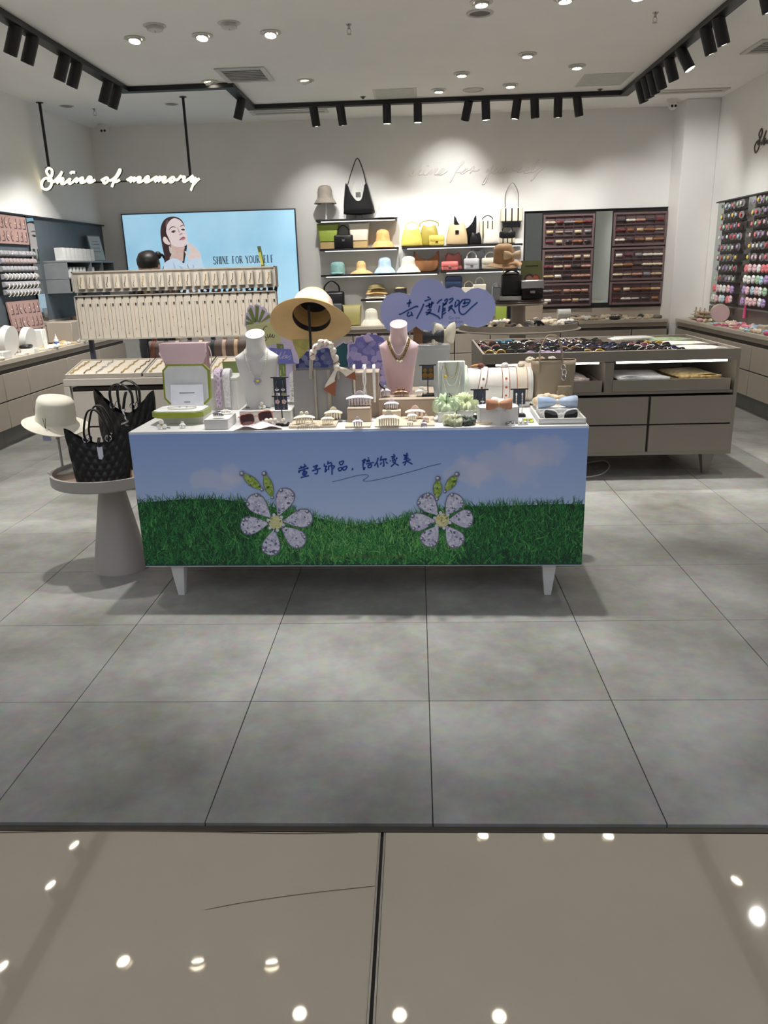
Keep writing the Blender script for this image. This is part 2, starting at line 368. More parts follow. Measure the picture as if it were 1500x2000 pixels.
# sprinklers and small sensors
for i, (x, y) in enumerate(((-0.472,3.987), (1.676,4.022), (-3.319,6.515))):
    t = thing('sprinkler', ['brass fire sprinkler head in the middle of the ceiling', 'fire sprinkler head near the right-hand track', 'fire sprinkler head between the neon sign rods'][i], 'sprinkler', (x, y, ZC))
    g = G(); g.lathe([(0.022,0),(0.020,-0.006),(0.010,-0.012),(0.008,-0.030)], 14); g.build('escutcheon', M_chrome, t)
    g = G(); g.tube([(0.008,0,-0.026),(0.014,0,-0.045),(0.006,0,-0.062)],0.0025,5); g.tube([(-0.008,0,-0.026),(-0.014,0,-0.045),(-0.006,0,-0.062)],0.0025,5); g.build('yoke', M_chrome, t)
    g = G(); g.cyl((0,0,-0.062),(0,0,-0.065),0.017,n=12); g.build('deflector', M_chrome, t)
for i, (x, y) in enumerate(((-0.531,6.452), (1.852,6.527))):
    t = thing('ceiling_sensor', ['tiny dark ceiling sensor left of the light shaft panel', 'tiny dark ceiling sensor by the access panel'][i], 'sensor', (x, y, ZC))
    g = G(); g.cyl((0,0,0),(0,0,-0.008),0.03,0.02,n=14); g.build('base', M_dark, t)
    g = G(); g.cyl((0,0,-0.008),(0,0,-0.02),0.010,n=10); g.build('tip', M_dark, t)
# air vents, access panels
def vent(name, label, x0, x1, y0, y1, slats, cat='air vent', dark=M_dark, fr=0.045):
    t = thing(name, label, cat, ((x0+x1)/2, (y0+y1)/2, ZC)); w_, d_ = x1-x0, y1-y0
    g = G()
    for s in (-1,1): g.box((s*(w_-fr)/2, 0, -0.006), (fr, d_, 0.012), 0.003); g.box((0, s*(d_-fr)/2, -0.006), (w_-2*fr, fr, 0.012), 0.003)
    g.build('frame', M_rimw, t)
    g = G(); g.box((0,0,-0.0015), (w_-2*fr, d_-2*fr, 0.003)); g.build('opening', dark, t)
    for k in range(slats):
        g = G(); g.box((0, -d_/2+fr+(k+0.5)*(d_-2*fr)/slats, -0.006), (w_-2*fr, 0.010, 0.007), 0.001); g.build('slat', M_rimw, t)
    return t
vent('air_vent', 'square ceiling air vent with dark slatted opening', -1.71, -1.28, 5.07, 5.58, 7)
vent('air_vent', 'long slot air vent behind the black track over the screen', -1.80, -0.95, 6.98, 7.16, 2)
vent('air_vent', 'long slot air vent beside the security camera by the pillar', 2.45, 3.20, 6.68, 6.86, 2)
vent('air_vent', 'air vent at the top of the right wall side', 2.75, 3.15, 4.85, 5.3, 6)
def panel(label, x0, x1, y0, y1):
    t = thing('access_panel', label, 'access panel', ((x0+x1)/2, (y0+y1)/2, ZC))
    g = G(); w_, d_ = x1-x0, y1-y0
    for s in (-1,1): g.box((s*(w_/2-0.008), 0, -0.002), (0.016, d_, 0.004)); g.box((0, s*(d_/2-0.008), -0.002), (w_-0.032, 0.016, 0.004))
    g.build('frame', M_rimw, t)
    g = G(); g.box((0,0,-0.001), (w_-0.04, d_-0.04, 0.002)); g.build('hatch', mat('hatch_paint', (196,197,192), 0.7), t)
panel('flush square ceiling access hatch above the bag shelves', -0.42, 0.01, 6.13, 6.60)
panel('flush square ceiling access hatch by the right-hand track', 1.56, 2.01, 5.84, 6.36)
# security cameras
for i, (x, y) in enumerate(((-3.56, 7.40), (2.78, 7.20))):
    t = thing('security_camera', ['white dome security camera in the back left ceiling corner', 'white dome security camera beside the corner pillar'][i], 'security camera', (x, y, ZC))
    g = G(); g.lathe([(0.065,0),(0.065,-0.02),(0.05,-0.035),(0.03,-0.038)], 20, capt=True); g.build('mount', M_white, t)
    g = G(); g.ell((0,-0.01,-0.062), (0.046,0.046,0.046), 16, 10); g.build('ball', M_white, t)
    for s in (-1,1):
        g = G(); g.cyl((s*0.018,-0.048,-0.072),(s*0.018,-0.058,-0.076),0.013,n=12); g.build('lens', M_black, t)
# ---------------------------------------------------------------- black lighting track
t = thing('lighting_track', 'long black ceiling lighting track that bends along the store', 'lighting track', (0,0,ZC))
TP = [(-2.68,-0.4),(-2.68,5.64),(-1.71,5.64),(-1.71,6.66),(2.13,6.66),(2.13,-0.4)]
TW = 0.09
for k in range(5):
    (ax, ay), (bx, by) = TP[k], TP[k+1]; g = G()
    g.box(((ax+bx)/2, (ay+by)/2, -0.0225), (abs(bx-ax)+TW, TW, 0.04) if ay == by else (TW, abs(by-ay)-TW, 0.04), 0.002); g.build('track_segment', M_black, t)
def track_spot(x, y, d, label, group, power, target, ang=68, lit=True, color=(1,0.972,0.925)):
    t = thing('spotlight', label, 'spotlight', (x, y, ZC-0.0428), 0, group)
    g = G(); g.cyl((0,0,0),(0,0,-0.03),0.011,n=10); g.box((0,0,-0.004),(0.05,0.05,0.008),0.002); g.build('stem', M_black, t)
    d = Vector(d).normalized(); c = Vector((0,0,-0.03))
    a, e = c-d*0.035, c+d*0.150
    g = G(); g.cyl(a, e-d*0.004, 0.044, n=20); g.cyl(e-d*0.004, e, 0.044, 0.040, n=20, caps=False); g.build('barrel', M_black, t)
    g = G(); g.cyl(e-d*0.008, e-d*0.0035, 0.039, n=20); g.build('lens', M_lens if lit else M_dark, t)
    if lit: spot('spotlight_lamp', Vector((x,y,ZC-0.04))+e+d*0.012, target, power*1.5, ang, 1.0, 0.03, color)
for k, y in enumerate((3.55, 3.79, 4.31, 4.54, 5.19, 5.41)):
    track_spot(-2.68, y, (-0.44,0.02,-1), 'black cylinder spotlight on the left track, %s from its back bend' % ORD[5-k], 'spotlights on the left track', 44, (-3.74, y+0.55, 1.25))
for k, y in enumerate((0.7, 1.5, 2.19, 2.6)):
    track_spot(-2.68, y, (-0.44,0.02,-1), 'black cylinder spotlight on the left track, %s from its back bend' % ORD[9-k], 'spotlights on the left track', (22,34,34,30)[k], ((-3.7,1.2,1.2),(-2.6,1.0,0.0),(-3.0,2.2,0.0),(-3.72,3.2,1.1))[k])
track_spot(-1.71, 6.13, (-0.35,0.1,-1), 'lone black cylinder spotlight on the short bend of the track', 'spotlights on the track bend', 26, (-2.6, 6.6, 0.8))
BS = [(-1.06,(0.12,0.12,-1),(-1.1,7.58,1.9),23),(-0.78,(0.12,0.12,-1),(-0.55,7.55,1.7),26),(-0.30,(0.0,0.05,-1),(-0.25,7.5,1.3),40),(0.02,(0.0,0.05,-1),(0.15,7.5,1.4),40),
      (0.54,(-0.22,0.3,-1),(0.40,7.58,2.25),24),(0.72,(0.05,0.05,-1),(0.75,7.5,1.5),26),(1.04,(-0.12,0.1,-1),(0.95,7.5,1.4),26),(1.22,(0.08,0.1,-1),(1.45,7.55,1.75),21),
      (1.46,(0.03,0.1,-1),(1.85,7.55,1.6),23),(1.655,(0.2,0.1,-1),(2.5,7.55,1.7),24)]
for k, (x, d, tg, pw) in enumerate(BS):
    track_spot(x, 6.66, d, 'black cylinder spotlight on the back track, %s from the pillar side' % ORD[9-k], 'spotlights on the back track', pw, tg)
RS = [6.08, 5.88, 5.70, 5.50, 5.17, 4.30, 4.05, 3.30]
for k, y in enumerate(RS):
    track_spot(2.13, y, (0.36,0.04,-1), 'black cylinder spotlight on the right track, %s straight one from the pillar' % ORD[k], 'spotlights on the right track', 13 if k else 30, (3.24, y+0.5, 1.35) if k else (3.12, 7.2, 2.0))
track_spot(2.13, 4.85, (0.5,-0.25,-1), 'black cylinder spotlight turned away from its neighbours on the right track', 'spotlights on the right track', 22, (3.2, 4.6, 0.8))
for k, y in enumerate((2.88, 2.27, 1.94)):
    track_spot(2.13, y, (0.36,0.04,-1), 'black cylinder spotlight on the right track, %s straight one from the pillar' % ORD[8+k], 'spotlights on the right track', (16,34,34)[k], ((3.2,3.3,1.0),(2.3,1.9,0.0),(1.7,0.9,0.0))[k])
# ================================================================ WALL COUNTERS
M_top = mat('worktop_laminate', (196,186,172), 0.4, var=0.02, scale=3)
M_plinth = mat('grey_plinth', (120,119,116), 0.5)
def cabinet(label, cat, loc, rz, w_, d_, group, drawers=2, zt=0.635):
    t = thing('drawer_cabinet', label, cat, loc, rz, group)
    g = G(); g.box((0, d_/2+0.012, (0.15+zt)/2), (w_-0.004, d_-0.024, zt-0.15)); g.build('body', M_taupe_d, t)
    h = (zt-0.02-0.155)/drawers
    for k in range(drawers):
        g = G(); g.box((0, 0.008, 0.155+h*(k+0.5)), (w_-0.012, 0.018, h-0.010), 0.002); g.build('drawer', M_taupe, t)
    g = G(); g.box((0, d_/2+0.04, 0.075), (w_-0.002, d_-0.08, 0.148)); g.build('plinth', M_plinth, t)
    return t
def worktop(label, loc, rz, w_, d_):
    t = thing('worktop', label, 'worktop', loc, rz)
    g = G(); g.box((0, d_/2, 0.705), (w_, d_, 0.04), 0.004); g.build('slab', M_top, t)
    g = G(); g.box((0, d_/2+0.012, 0.6625), (w_-0.004, d_-0.026, 0.045), 0.002); g.build('fascia', M_taupe, t)
    return t
Ls = [1.70, 2.52, 3.34, 4.16, 4.59, 5.41, 6.23, 7.05]
for k, (a, b) in enumerate(zip(Ls, Ls[1:])):
    cabinet('taupe two-drawer cabinet along the left wall, %s from the back corner' % ORD[6-k], 'cabinet', (-3.5, (a+b)/2, 0), PI/2, b-a, 0.308, 'cabinets along the left wall')
worktop('long pale worktop along the left wall', (-3.49, (1.70+7.05)/2, 0), PI/2, 5.35, 0.315)
Rs = [2.53, 3.36, 4.18, 5.00, 5.83, 6.67, 7.18]
for k, (a, b) in enumerate(zip(Rs, Rs[1:])):
    cabinet('taupe two-drawer cabinet along the right wall, %s from the pillar' % ORD[5-k], 'cabinet', (3.0, (a+b)/2, 0), -PI/2, b-a, 0.298, 'cabinets along the right wall')
worktop('long pale worktop along the right wall', (2.99, (2.53+7.18)/2, 0), -PI/2, 4.65, 0.305)
Bs = [-1.60, -0.78, 0.04, 0.42, 0.84, 1.66, 2.48, 2.89]
for k, (a, b) in enumerate(zip(Bs, Bs[1:])):
    cabinet('taupe two-drawer cabinet along the back wall, %s from the pillar' % ORD[6-k], 'cabinet', ((a+b)/2, 7.12, 0), 0, b-a, 0.478, 'cabinets along the back wall')
worktop('long pale worktop along the back wall under the bag shelves', ((-1.60+2.89)/2, 7.11, 0), 0, 4.49, 0.488)
# ================================================================ FRONT DISPLAY TABLE
M_tw = mat('table_white', (226,226,226), 0.35, var=0.015)
FT = thing('display_table', 'white display table with a sky and grass poster on its front', 'table', (-0.2855, 0.845, 0), math.radians(-1.35))
W2, D2 = 0.9475, 0.80
g = G(); g.box((0, D2/2, 0.7475), (2*W2, D2, 0.015), 0.002); g.build('table_top', M_tw, FT)
g = G()
for s in (-1,1): g.box((s*(W2-0.010), D2/2, 0.445), (0.018, D2-0.006, 0.588))
g.box((0, 0.012, 0.445), (2*W2-0.04, 0.018, 0.588)); g.box((0, D2-0.012, 0.445), (2*W2-0.04, 0.018, 0.588)); g.box((0, D2/2, 0.158), (2*W2-0.04, D2-0.05, 0.014)); g.build('cabinet_body', M_tw, FT)
def leg(g, x, y, zt, rt, rb):
    g.add([(x-rt,y-rt,zt),(x+rt,y-rt,zt),(x+rt,y+rt,zt),(x-rt,y+rt,zt),(x-rb,y-rb,0),(x+rb,y-rb,0),(x+rb,y+rb,0),(x-rb,y+rb,0)],
          [(0,1,2,3),(7,6,5,4),(0,4,5,1),(1,5,6,2),(2,6,7,3),(3,7,4,0)])
for (x, y) in ((-0.815,0.055),(0.815,0.055),(-0.815,D2-0.06),(0.815,D2-0.06)):
    g = G(); leg(g, x, y, 0.151, 0.030, 0.014); g.build('leg', M_tw, FT)
# ================================================================ ROUND SIDE TABLE
M_stone = mat('warm_grey_lacquer', (176,170,166), 0.38, var=0.04, scale=3)
RTX, RTY, RTZ = -1.503, 1.268, 0.50
RT = thing('side_table', 'round grey side table on a cone pedestal beside the front table', 'table', (RTX, RTY, 0))
g = G(); g.lathe([(0.136,0.0),(0.136,0.005),(0.132,0.010),(0.052,RTZ-0.05)], 40, capb=True); g.build('pedestal', M_stone, RT)
g = G(); g.lathe([(0.04,RTZ-0.052),(0.259,RTZ-0.052),(0.265,RTZ-0.046),(0.265,RTZ+0.002),(0.253,RTZ+0.002),(0.253,RTZ-0.022),(0.248,RTZ-0.024)], 56, capb=True); g.build('tray_rim', M_stone, RT)
g = G(); g.lathe([(0.001,RTZ-0.0235),(0.251,RTZ-0.0235)], 48, capb=True); g.build('tray_inlay', mat('tray_brown', (140,118,104), 0.4), RT)
# ================================================================ SUNGLASSES TABLE
M_td = mat('grey_brown_laminate', (142,134,124), 0.45, var=0.03, scale=4)
SX0, SX1, SY0, SY1, SZ = 0.396, 2.022, 2.79, 3.84, 0.834
ST = thing('sunglasses_table', 'grey brown display table with drawers and open slots holding sunglasses', 'table', ((SX0+SX1)/2, SY0, 0))
sw = SX1-SX0; sd = SY1-SY0
g = G()      # open frame
for s in (-1,1): g.box((s*(sw/2-0.011), sd/2, 0.152+0.307), (0.022, sd, 0.614), 0.001)
g.box((0, sd/2, 0.163), (sw-0.044, sd, 0.022), 0.001); g.box((0, sd-0.011, 0.5), (sw-0.044, 0.02, 0.65)); g.box((0, sd/2, 0.562), (sw-0.044, sd-0.03, 0.018)); g.box((0, sd/2, 0.772), (sw-0.044, sd-0.03, 0.014))
g.box((0.00, sd/2, 0.665), (0.056, sd-0.03, 0.190)); g.build('carcass', M_td, ST)
g = G(); g.box((0, 0.008, 0.801), (sw, 0.016, 0.066), 0.001); g.box((0, sd-0.008, 0.801), (sw, 0.016, 0.066), 0.001)
for s in (-1,1): g.box((s*(sw/2-0.008), sd/2, 0.801), (0.016, sd-0.032, 0.066), 0.001)
g.box((0.43, sd/2, 0.80), (0.012, sd-0.04, 0.05)); g.build('tray_rim', M_td, ST)
for (cx, wd) in ((-0.395, 0.70), (0.395, 0.745)):
    dr = bpy.data.objects.new('drawer_tray', None); COL.objects.link(dr); dr.parent = ST; dr.location = (cx, 0.004, 0.573)
    g = G(); g.box((0, 0.008, 0.037), (wd, 0.016, 0.074), 0.001); g.box((0, 0.30, 0.004), (wd-0.01, 0.58, 0.006))
    for s in (-1,1): g.box((s*(wd/2-0.007), 0.30, 0.033), (0.012, 0.57, 0.06))
    g.build('tray_box', M_td, dr)
M_led = mat('led_strip', (255,250,240), 0.4, emit=7.0, var=0.01)
for (cx, wd) in ((-0.395, 0.66), (0.395, 0.70)):
    g = G(); g.box((cx, 0.035, 0.757), (wd, 0.014, 0.012), 0.002); g.build('light_strip', M_led, ST)
for xx, wd in ((-0.2635, 1.042), (0.533, 0.520)):
    for k in range(2):
        g = G(); g.box((xx, 0.006, 0.262+k*0.187), (wd, 0.018, 0.178), 0.002); g.build('drawer', M_td, ST)
g = G(); g.box((0, sd/2, 0.355), (sw-0.05, sd-0.04, 0.36)); g.build('drawer_cavity', M_taupe_d, ST)
for (x, y) in ((-sw/2+0.12,0.10),(sw/2-0.12,0.10),(-sw/2+0.12,sd-0.1),(sw/2-0.12,sd-0.1)):
    g = G(); leg(g, x, y, 0.153, 0.042, 0.017); g.build('leg', M_td, ST)
g = G(); c = pz(1160, 920); g.tube(spline([pz(1140,905,0.006), pz(1180,900,0.006), pz(1190,912,0.006), pz(1172,927,0.006), pz(1130,930,0.006), pz(1085,905,0.006)]), 0.005, 6)
tag(g.build('power_cable', M_white), 'white power cable looped on the floor beneath the sunglasses table', 'cable')
# ================================================================ JEWELLERY TABLE (left)
LX0, LX1, LY0, LY1, LZ = -2.277, -0.94, 2.60, 3.45, 0.758
M_lt = mat('pale_grey_laminate', (178,171,162), 0.42, var=0.02, scale=4)
LT = thing('jewellery_table', 'pale grey jewellery table with drawers carrying the necklace rack', 'table', ((LX0+LX1)/2, LY0, 0))
lw = LX1-LX0; ld_ = LY1-LY0
g = G(); g.box((0, ld_/2, LZ-0.022), (lw, ld_, 0.044), 0.003); g.build('table_top', M_lt, LT)
for sx in (-1,1):
    for y in (0.018, ld_-0.018):
        g = G(); g.box((sx*(lw/2-0.018), y, (LZ-0.045)/2), (0.036, 0.036, LZ-0.045), 0.002); g.build('leg', M_lt, LT)
g = G(); g.box((0, ld_/2+0.01, 0.45), (lw-0.076, ld_-0.06, 0.50)); g.build('carcass', M_taupe_d, LT)
for i in range(3):
    for k in range(2):
        g = G(); g.box((-lw/2+0.042+(i+0.5)*(lw-0.084)/3, 0.022, 0.33+k*0.235), ((lw-0.084)/3-0.012, 0.018, 0.224), 0.002); g.build('drawer', M_lt, LT)
# ================================================================ TIERED ROUND STAND
TX, TY = 0.905, 5.1
TS = thing('tiered_stand', 'round two-tier taupe display stand behind the sunglasses table', 'display stand', (TX, TY, 0))
g = G(); g.cyl((0,0,0),(0,0,0.80),0.08,0.075,n=28); g.cyl((0,0,0),(0,0,0.02),0.30,n=36); g.build('post', M_taupe, TS)
g = G(); g.lathe([(0.07,0.795),(0.52,0.795),(0.565,0.805),(0.568,0.812),(0.54,0.818),(0.54,0.865),(0.528,0.865),(0.528,0.825),(0.07,0.825)], 64); g.build('lower_tray', M_taupe, TS)
g = G(); g.cyl((0,0,0.82),(0,0,1.03),0.066,0.066,n=28); g.build('upper_post', M_taupe, TS)
for k, (r, z) in enumerate(((0.262,1.025),(0.235,1.042),(0.21,1.058))):
    g = G(); g.lathe([(0.02,z-0.002),(r-0.006,z-0.002),(r,z+0.004),(r,z+0.010),(r-0.004,z+0.014),(0.001,z+0.014)], 48, capb=True); g.build('upper_disc', M_taupe if k == 0 else mat('disc_brown', (112,98,92), 0.45), TS)
TSZ = 1.072
# ================================================================ BACK WALL SHELVES
M_shelf = mat('black_shelf', (40,38,38), 0.4)
SH = {}
def shelf(key, x0, x1, z, label):
    t = thing('wall_shelf', label, 'shelf', ((x0+x1)/2, YB, z)); w_ = x1-x0
    g = G(); g.box((0, -0.112, -0.011), (w_, 0.222, 0.022), 0.001); g.build('board', M_shelf, t)
    g = G(); g.box((0.02, -0.205, -0.027), (w_-0.08, 0.014, 0.010), 0.002); g.build('light_strip', mat('shelf_led', (240,240,236), 0.4, emit=1.2, var=0.01), t)
    SH[key] = z
shelf('a', -1.185, -0.236, 1.935, 'top black wall shelf that carries the large black shoulder bag')
shelf('b', -1.155, -0.225, 1.607, 'black wall shelf that carries the green tote and the orange bucket hat')
shelf('c', -0.184, 1.226, 1.607, 'black wall shelf that carries the yellow and striped handbags')
shelf('d', -1.156, 0.248, 1.315, 'black wall shelf that carries the cap, sun hats and brown hobo bag')
shelf('e', 0.278, 1.215, 1.322, 'black wall shelf that carries the pink, silver and white handbags')
shelf('f', -0.69, -0.15, 1.022, 'short black wall shelf under the stacked visors')
shelf('g', 0.30, 1.13, 1.035, 'black wall shelf that carries the navy bag and white round cases')
# ================================================================ LETTERING AND PRINTS
def crop(x0, y0, s): return lambda p: (x0+p[0]/s, y0+p[1]/s)
class Art:
    """flat print on a plane through o with unit normal n (towards the viewer); pixel paths become points in the plane, in the frame of parent"""
    def __init__(s, o, n, parent=None):
        s.o = Vector(o); s.n = Vector(n).normalized(); s.inv = None; s.parent = parent
        if parent is not None:
            bpy.context.view_layer.update(); s.inv = parent.matrix_world.inverted(); s.nl = s.inv.to_3x3() @ s.n
        else: s.nl = s.n
    def at(s, p, lift=0.0):
        d = ray(*p); q = CC + d*((s.o-CC).dot(s.n)/d.dot(s.n)) + s.n*lift
        return s.inv @ q if s.inv else q
    def pts(s, L, c=None, lift=0.0, smooth=0, closed=False):
        P = [s.at(c(p) if c else p, lift) for p in L]
        return spline(P, smooth, closed) if smooth else P
    def poly(s, g, L, c=None, lift=0.0005, smooth=0):
        P = s.pts(L, c, lift, smooth, True); g.add(P, [tuple(range(len(P)))])
    def stroke(s, g, L, w, c=None, lift=0.0005, smooth=0, taper=False):
        P = s.pts(L, c, lift, smooth); k = len(P)
        ws = [w*(0.45+0.55*math.sin(PI*(0.15+0.7*i/(k-1)))) for i in range(k)] if taper and k > 2 else [w]*k
        # round ends: extend a touch
        g.ribbon(P, ws, s.nl)
def flat(name, m, parent, g): return g.build(name, m, parent, smooth=0, fix=False)
def text_mesh(name, body, size, m, extrude=0.0, align='LEFT', shear=0.0):
    cu = bpy.data.curves.new(name, 'FONT'); cu.body = body; cu.size = size; cu.extrude = extrude; cu.align_x = align; cu.shear = shear; cu.resolution_u = 3
    o = bpy.data.objects.new(name, cu); COL.objects.link(o); bpy.context.view_layer.update()
    me = bpy.data.meshes.new_from_object(o.evaluated_get(bpy.context.evaluated_depsgraph_get())); bpy.data.objects.remove(o); me.name = name
    me.materials.clear(); me.materials.append(m); return me
# ---------------------------------------------------------------- neon sign
NS = thing('neon_sign', 'hanging lit script sign reading Shine of memory', 'sign', (-2.99, 6.10, ZC))
A = Art((-2.99, 6.10, 2.4), (0,-1,0), NS)
ca, cb = crop(75,320,9.375), crop(235,320,9.375)
NEON = [('word_shine', ca, [[(190,335),(185,290),(140,262),(85,300),(60,380),(85,450),(140,470),(200,445),(240,370),(235,280),(190,220),(150,150),(165,95),(200,80),(245,110),(255,170),(235,235)],
  [(270,335),(340,270),(400,200),(435,140)],[(435,140),(390,240),(335,360)],[(335,360),(390,300),(440,265),(455,285),(420,350),(445,370),(500,340),(565,285),(580,275),(555,335),(575,360),(620,340),(700,265),(705,285),(680,340)],
  [(680,340),(740,290),(800,255),(815,275),(775,335),(795,350),(850,325),(890,300),(960,285),(965,245),(930,240),(900,285),(910,330),(960,340),(1040,290)],[(585,180),(610,155),(670,155)]]),
 ('word_of', ca, [[(1150,305),(1200,275),(1250,250),(1205,285),(1190,335),(1220,355),(1265,320),(1275,270),(1250,250)],[(1275,300),(1330,300),(1420,230),(1485,110),(1500,125),(1470,190),(1420,260),(1375,340),(1345,425)],[(1375,330),(1440,320),(1490,290)]]),
 ('word_memory', cb, [[(120,300),(200,250),(205,270),(175,335)],[(175,335),(250,260),(265,270),(235,325)],[(235,325),(330,250),(360,245),(365,265),(325,325),(350,340),(410,310),(490,290),(520,240),(490,235),(450,275),(445,310),(480,335),(560,300),(660,240),(665,260),(630,330)],
  [(630,330),(700,270),(725,240),(735,255),(690,325)],[(690,325),(780,250),(815,240),(825,255),(780,310),(800,340),(860,310),(960,240),(915,280),(905,325),(940,335),(985,295),(985,255),(960,240)],[(985,290),(1050,290),(1105,225),(1110,240),(1180,240),(1150,300),(1170,325),(1220,300),(1330,220),(1290,290),(1310,320),(1385,250)],
  [(1385,250),(1340,360),(1290,490)],[(1340,380),(1400,310),(1450,270)]])]
M_neon = mat('neon_face', (255,244,206), 0.3, emit=1.05, var=0.01)
for nm, c, st in NEON:
    g = G(); h = G()
    for L in st:
        P = A.pts(L, c, 0, 5); g.tube(P, 0.0125, 8); h.tube([p+Vector((0.003,0.016,-0.003)) for p in P], 0.0145, 6)
    o = g.build(nm, M_neon, NS); h.build('letter_back', M_black, o)
for (x, y, x2, y2) in ((76,198,94,328), (358.7,190,371,346)):
    g = G(); a = A.at((x2,y2)); g.box((a.x, 0.02, a.z/2), (0.022, 0.022, -a.z), 0.002); g.cyl((a.x,0.02,0),(a.x,0.02,-0.006),0.035,n=16); g.box((a.x,0.01,a.z),(0.05,0.03,0.02))
    g.build('hanging_rod', M_black, NS)
g = G(); a = A.at((98,356)); b = A.at((372,352)); g.box(((a.x+b.x)/2, 0.022, (a.z+b.z)/2), (b.x-a.x, 0.016, 0.014)); g.build('crossbar', M_black, NS)
# ---------------------------------------------------------------- raised script on the back wall
WS = thing('wall_lettering', 'raised wall-coloured script reading shine for yourself on the back wall', 'sign', (0.7, YB, 2.4))
A = Art((0.7, YB-0.008, 2.4), (0,-1,0), WS); ca, cb = crop(790,300,10.714), crop(930,300,10.714)
WT = [('word_shine', ca, [[(110,410),(150,375),(195,335),(200,380),(170,450),(120,455),(105,425)],[(150,455),(215,430),(300,330),(380,195)],[(380,195),(300,320),(215,455)],[(215,455),(260,385),(340,335),(345,350),(300,420),(320,445),(380,420),(430,345)],[(430,345),(400,415),(430,445),(480,420),(580,330)],[(580,330),(530,435)],[(530,435),(650,330),(690,325),(630,405),(645,435),(690,425),(790,380),(830,330),(800,315),(745,365),(720,415),(760,440),(840,400),(905,350)],[(465,256),(490,250),(510,250)]]),
 ('word_for', ca, [[(1090,350),(1170,250),(1240,180),(1220,165),(1160,230),(1060,400),(1000,520),(955,600)],[(1100,390),(1190,375),(1290,310),(1240,340),(1190,400),(1200,425),(1260,390),(1300,330),(1290,310)],[(1300,360),(1380,330),(1460,270)],[(1460,270),(1370,415)],[(1400,370),(1450,320),(1450,345),(1500,360),(1570,325)]]),
 ('word_yourself', cb, [[(245,320),(215,370),(240,375),(300,330),(355,240),(310,330),(250,460),(190,600),(140,640),(125,620),(170,540),(250,440),(340,370)],[(450,300),(390,340),(355,395),(380,405),(440,370),(475,320),(450,300)],[(470,350),(510,340),(580,285),(500,370),(490,395),(530,395),(600,330),(670,255)],[(670,255),(600,370),(580,400),(620,395),(700,340),(810,250)],[(810,250),(720,390)],[(770,320),(800,345),(850,345),(970,265),(965,310),(930,370),(890,395),(870,360)],[(890,395),(1000,350),(1100,330),(1130,290),(1100,275),(1040,320),(1010,375),(1040,400),(1120,380),(1170,340),(1300,180),(1330,130),(1300,115),(1220,220),(1160,340),(1170,385),(1220,370),(1280,330),(1420,190),(1460,130),(1440,120),(1380,190),(1280,340),(1210,480),(1150,560),(1180,540),(1310,370),(1430,290)]])]
for nm, c, st in WT:
    g = G()
    for L in st: g.tube(A.pts(L, c, 0, 5), 0.0085, 6)
    g.build(nm, M_wall, WS)
RWL = thing('wall_lettering', 'thin dark script beginning with Sh high on the right wall', 'sign', (XR, 6.0, 2.4))
A = Art((XR-0.008, 6.0, 2.4), (-1,0,0), RWL); c = crop(1460,240,28.57); g = G()
for L in [[(590,950),(620,1050),(590,1210),(545,1010)],[(545,1010),(450,1160),(385,1380),(410,1580),(450,1670),(560,1530),(640,1300),(680,1080),(670,850),(640,650),(680,500),(780,310),(820,420),(800,600),(720,850)],[(710,1160),(860,940),(1050,420)],[(1050,420),(900,880),(775,1220)],[(775,1220),(910,970),(985,860),(930,1100),(900,1220),(1000,1100),(1090,950)],[(1090,950),(1060,1100),(1120,1140),(1230,980)]]:
    g.tube(A.pts(L, c, 0, 5), 0.006, 6)
g.build('script', mat('dark_letter', (90,82,78), 0.5), RWL)
# ---------------------------------------------------------------- lightbox picture
LB = thing('lightbox_poster', 'large backlit blue poster of a woman reading SHINE FOR YOURSELF', 'poster', (-2.5, YB, 0.95))
x0, x1, z0, z1 = -3.55, -1.445, 0.955, 2.080
g = G()
for (cx, cz, wx, wz) in ((x0+0.006,(z0+z1)/2,0.012,z1-z0),(x1-0.006,(z0+z1)/2,0.012,z1-z0),((x0+x1)/2,z0+0.006,x1-x0-0.024,0.012),((x0+x1)/2,z1-0.006,x1-x0-0.024,0.012)):
    g.box((cx+2.5, -0.02, cz-0.95), (wx, 0.04, wz))
g.build('frame', mat('grey_frame', (70,74,82), 0.4), LB)
M_sky = mat('lightbox_sky', (150,200,228), 0.5, emit=0.56, rgb2=(172,216,240), scale=2.2)
g = G(); g.box(((x0+x1)/2+2.5, -0.017, (z0+z1)/2-0.95), (x1-x0-0.024, 0.032, z1-z0-0.024)); g.build('lit_panel', M_sky, LB)
A = Art((-2.5, YB-0.0335, 1.5), (0,-1,0), LB); c = crop(290,410,12.5)
def em(nm, rgb): return mat('print_'+nm, rgb, 0.5, emit=0.52, var=0.05, scale=30)
def ap(name, m, polys, lift, smooth=4):
    for L in polys: g = G(); A.poly(g, L, c, lift, smooth); o = flat(name, m, LB, g)
    return o
ap('hair', em('hair',(62,44,46)), [[(292,560),(300,440),(335,320),(400,230),(500,175),(600,162),(700,180),(790,230),(850,310),(888,410),(860,430),(700,400),(560,700),(560,1050),(520,1200),(450,1350),(390,1440),(345,1440),(385,1330),(388,1150),(365,1020),(330,850),(308,700)],[(870,870),(935,850),(930,980),(890,1180),(870,1300),(820,1250)]], 0.0004)
ap('neck', em('neck',(206,180,172)), [[(540,820),(620,880),(870,880),(862,1010),(850,1200),(830,1260),(700,1240),(520,1190),(560,1080)]], 0.0008)
ap('face', em('face',(226,212,212)), [[(432,520),(455,370),(520,265),(610,205),(700,215),(790,270),(850,350),(892,430),(915,530),(945,640),(942,760),(925,850),(870,892),(760,902),(650,890),(560,830),(505,720),(455,610)]], 0.0012)
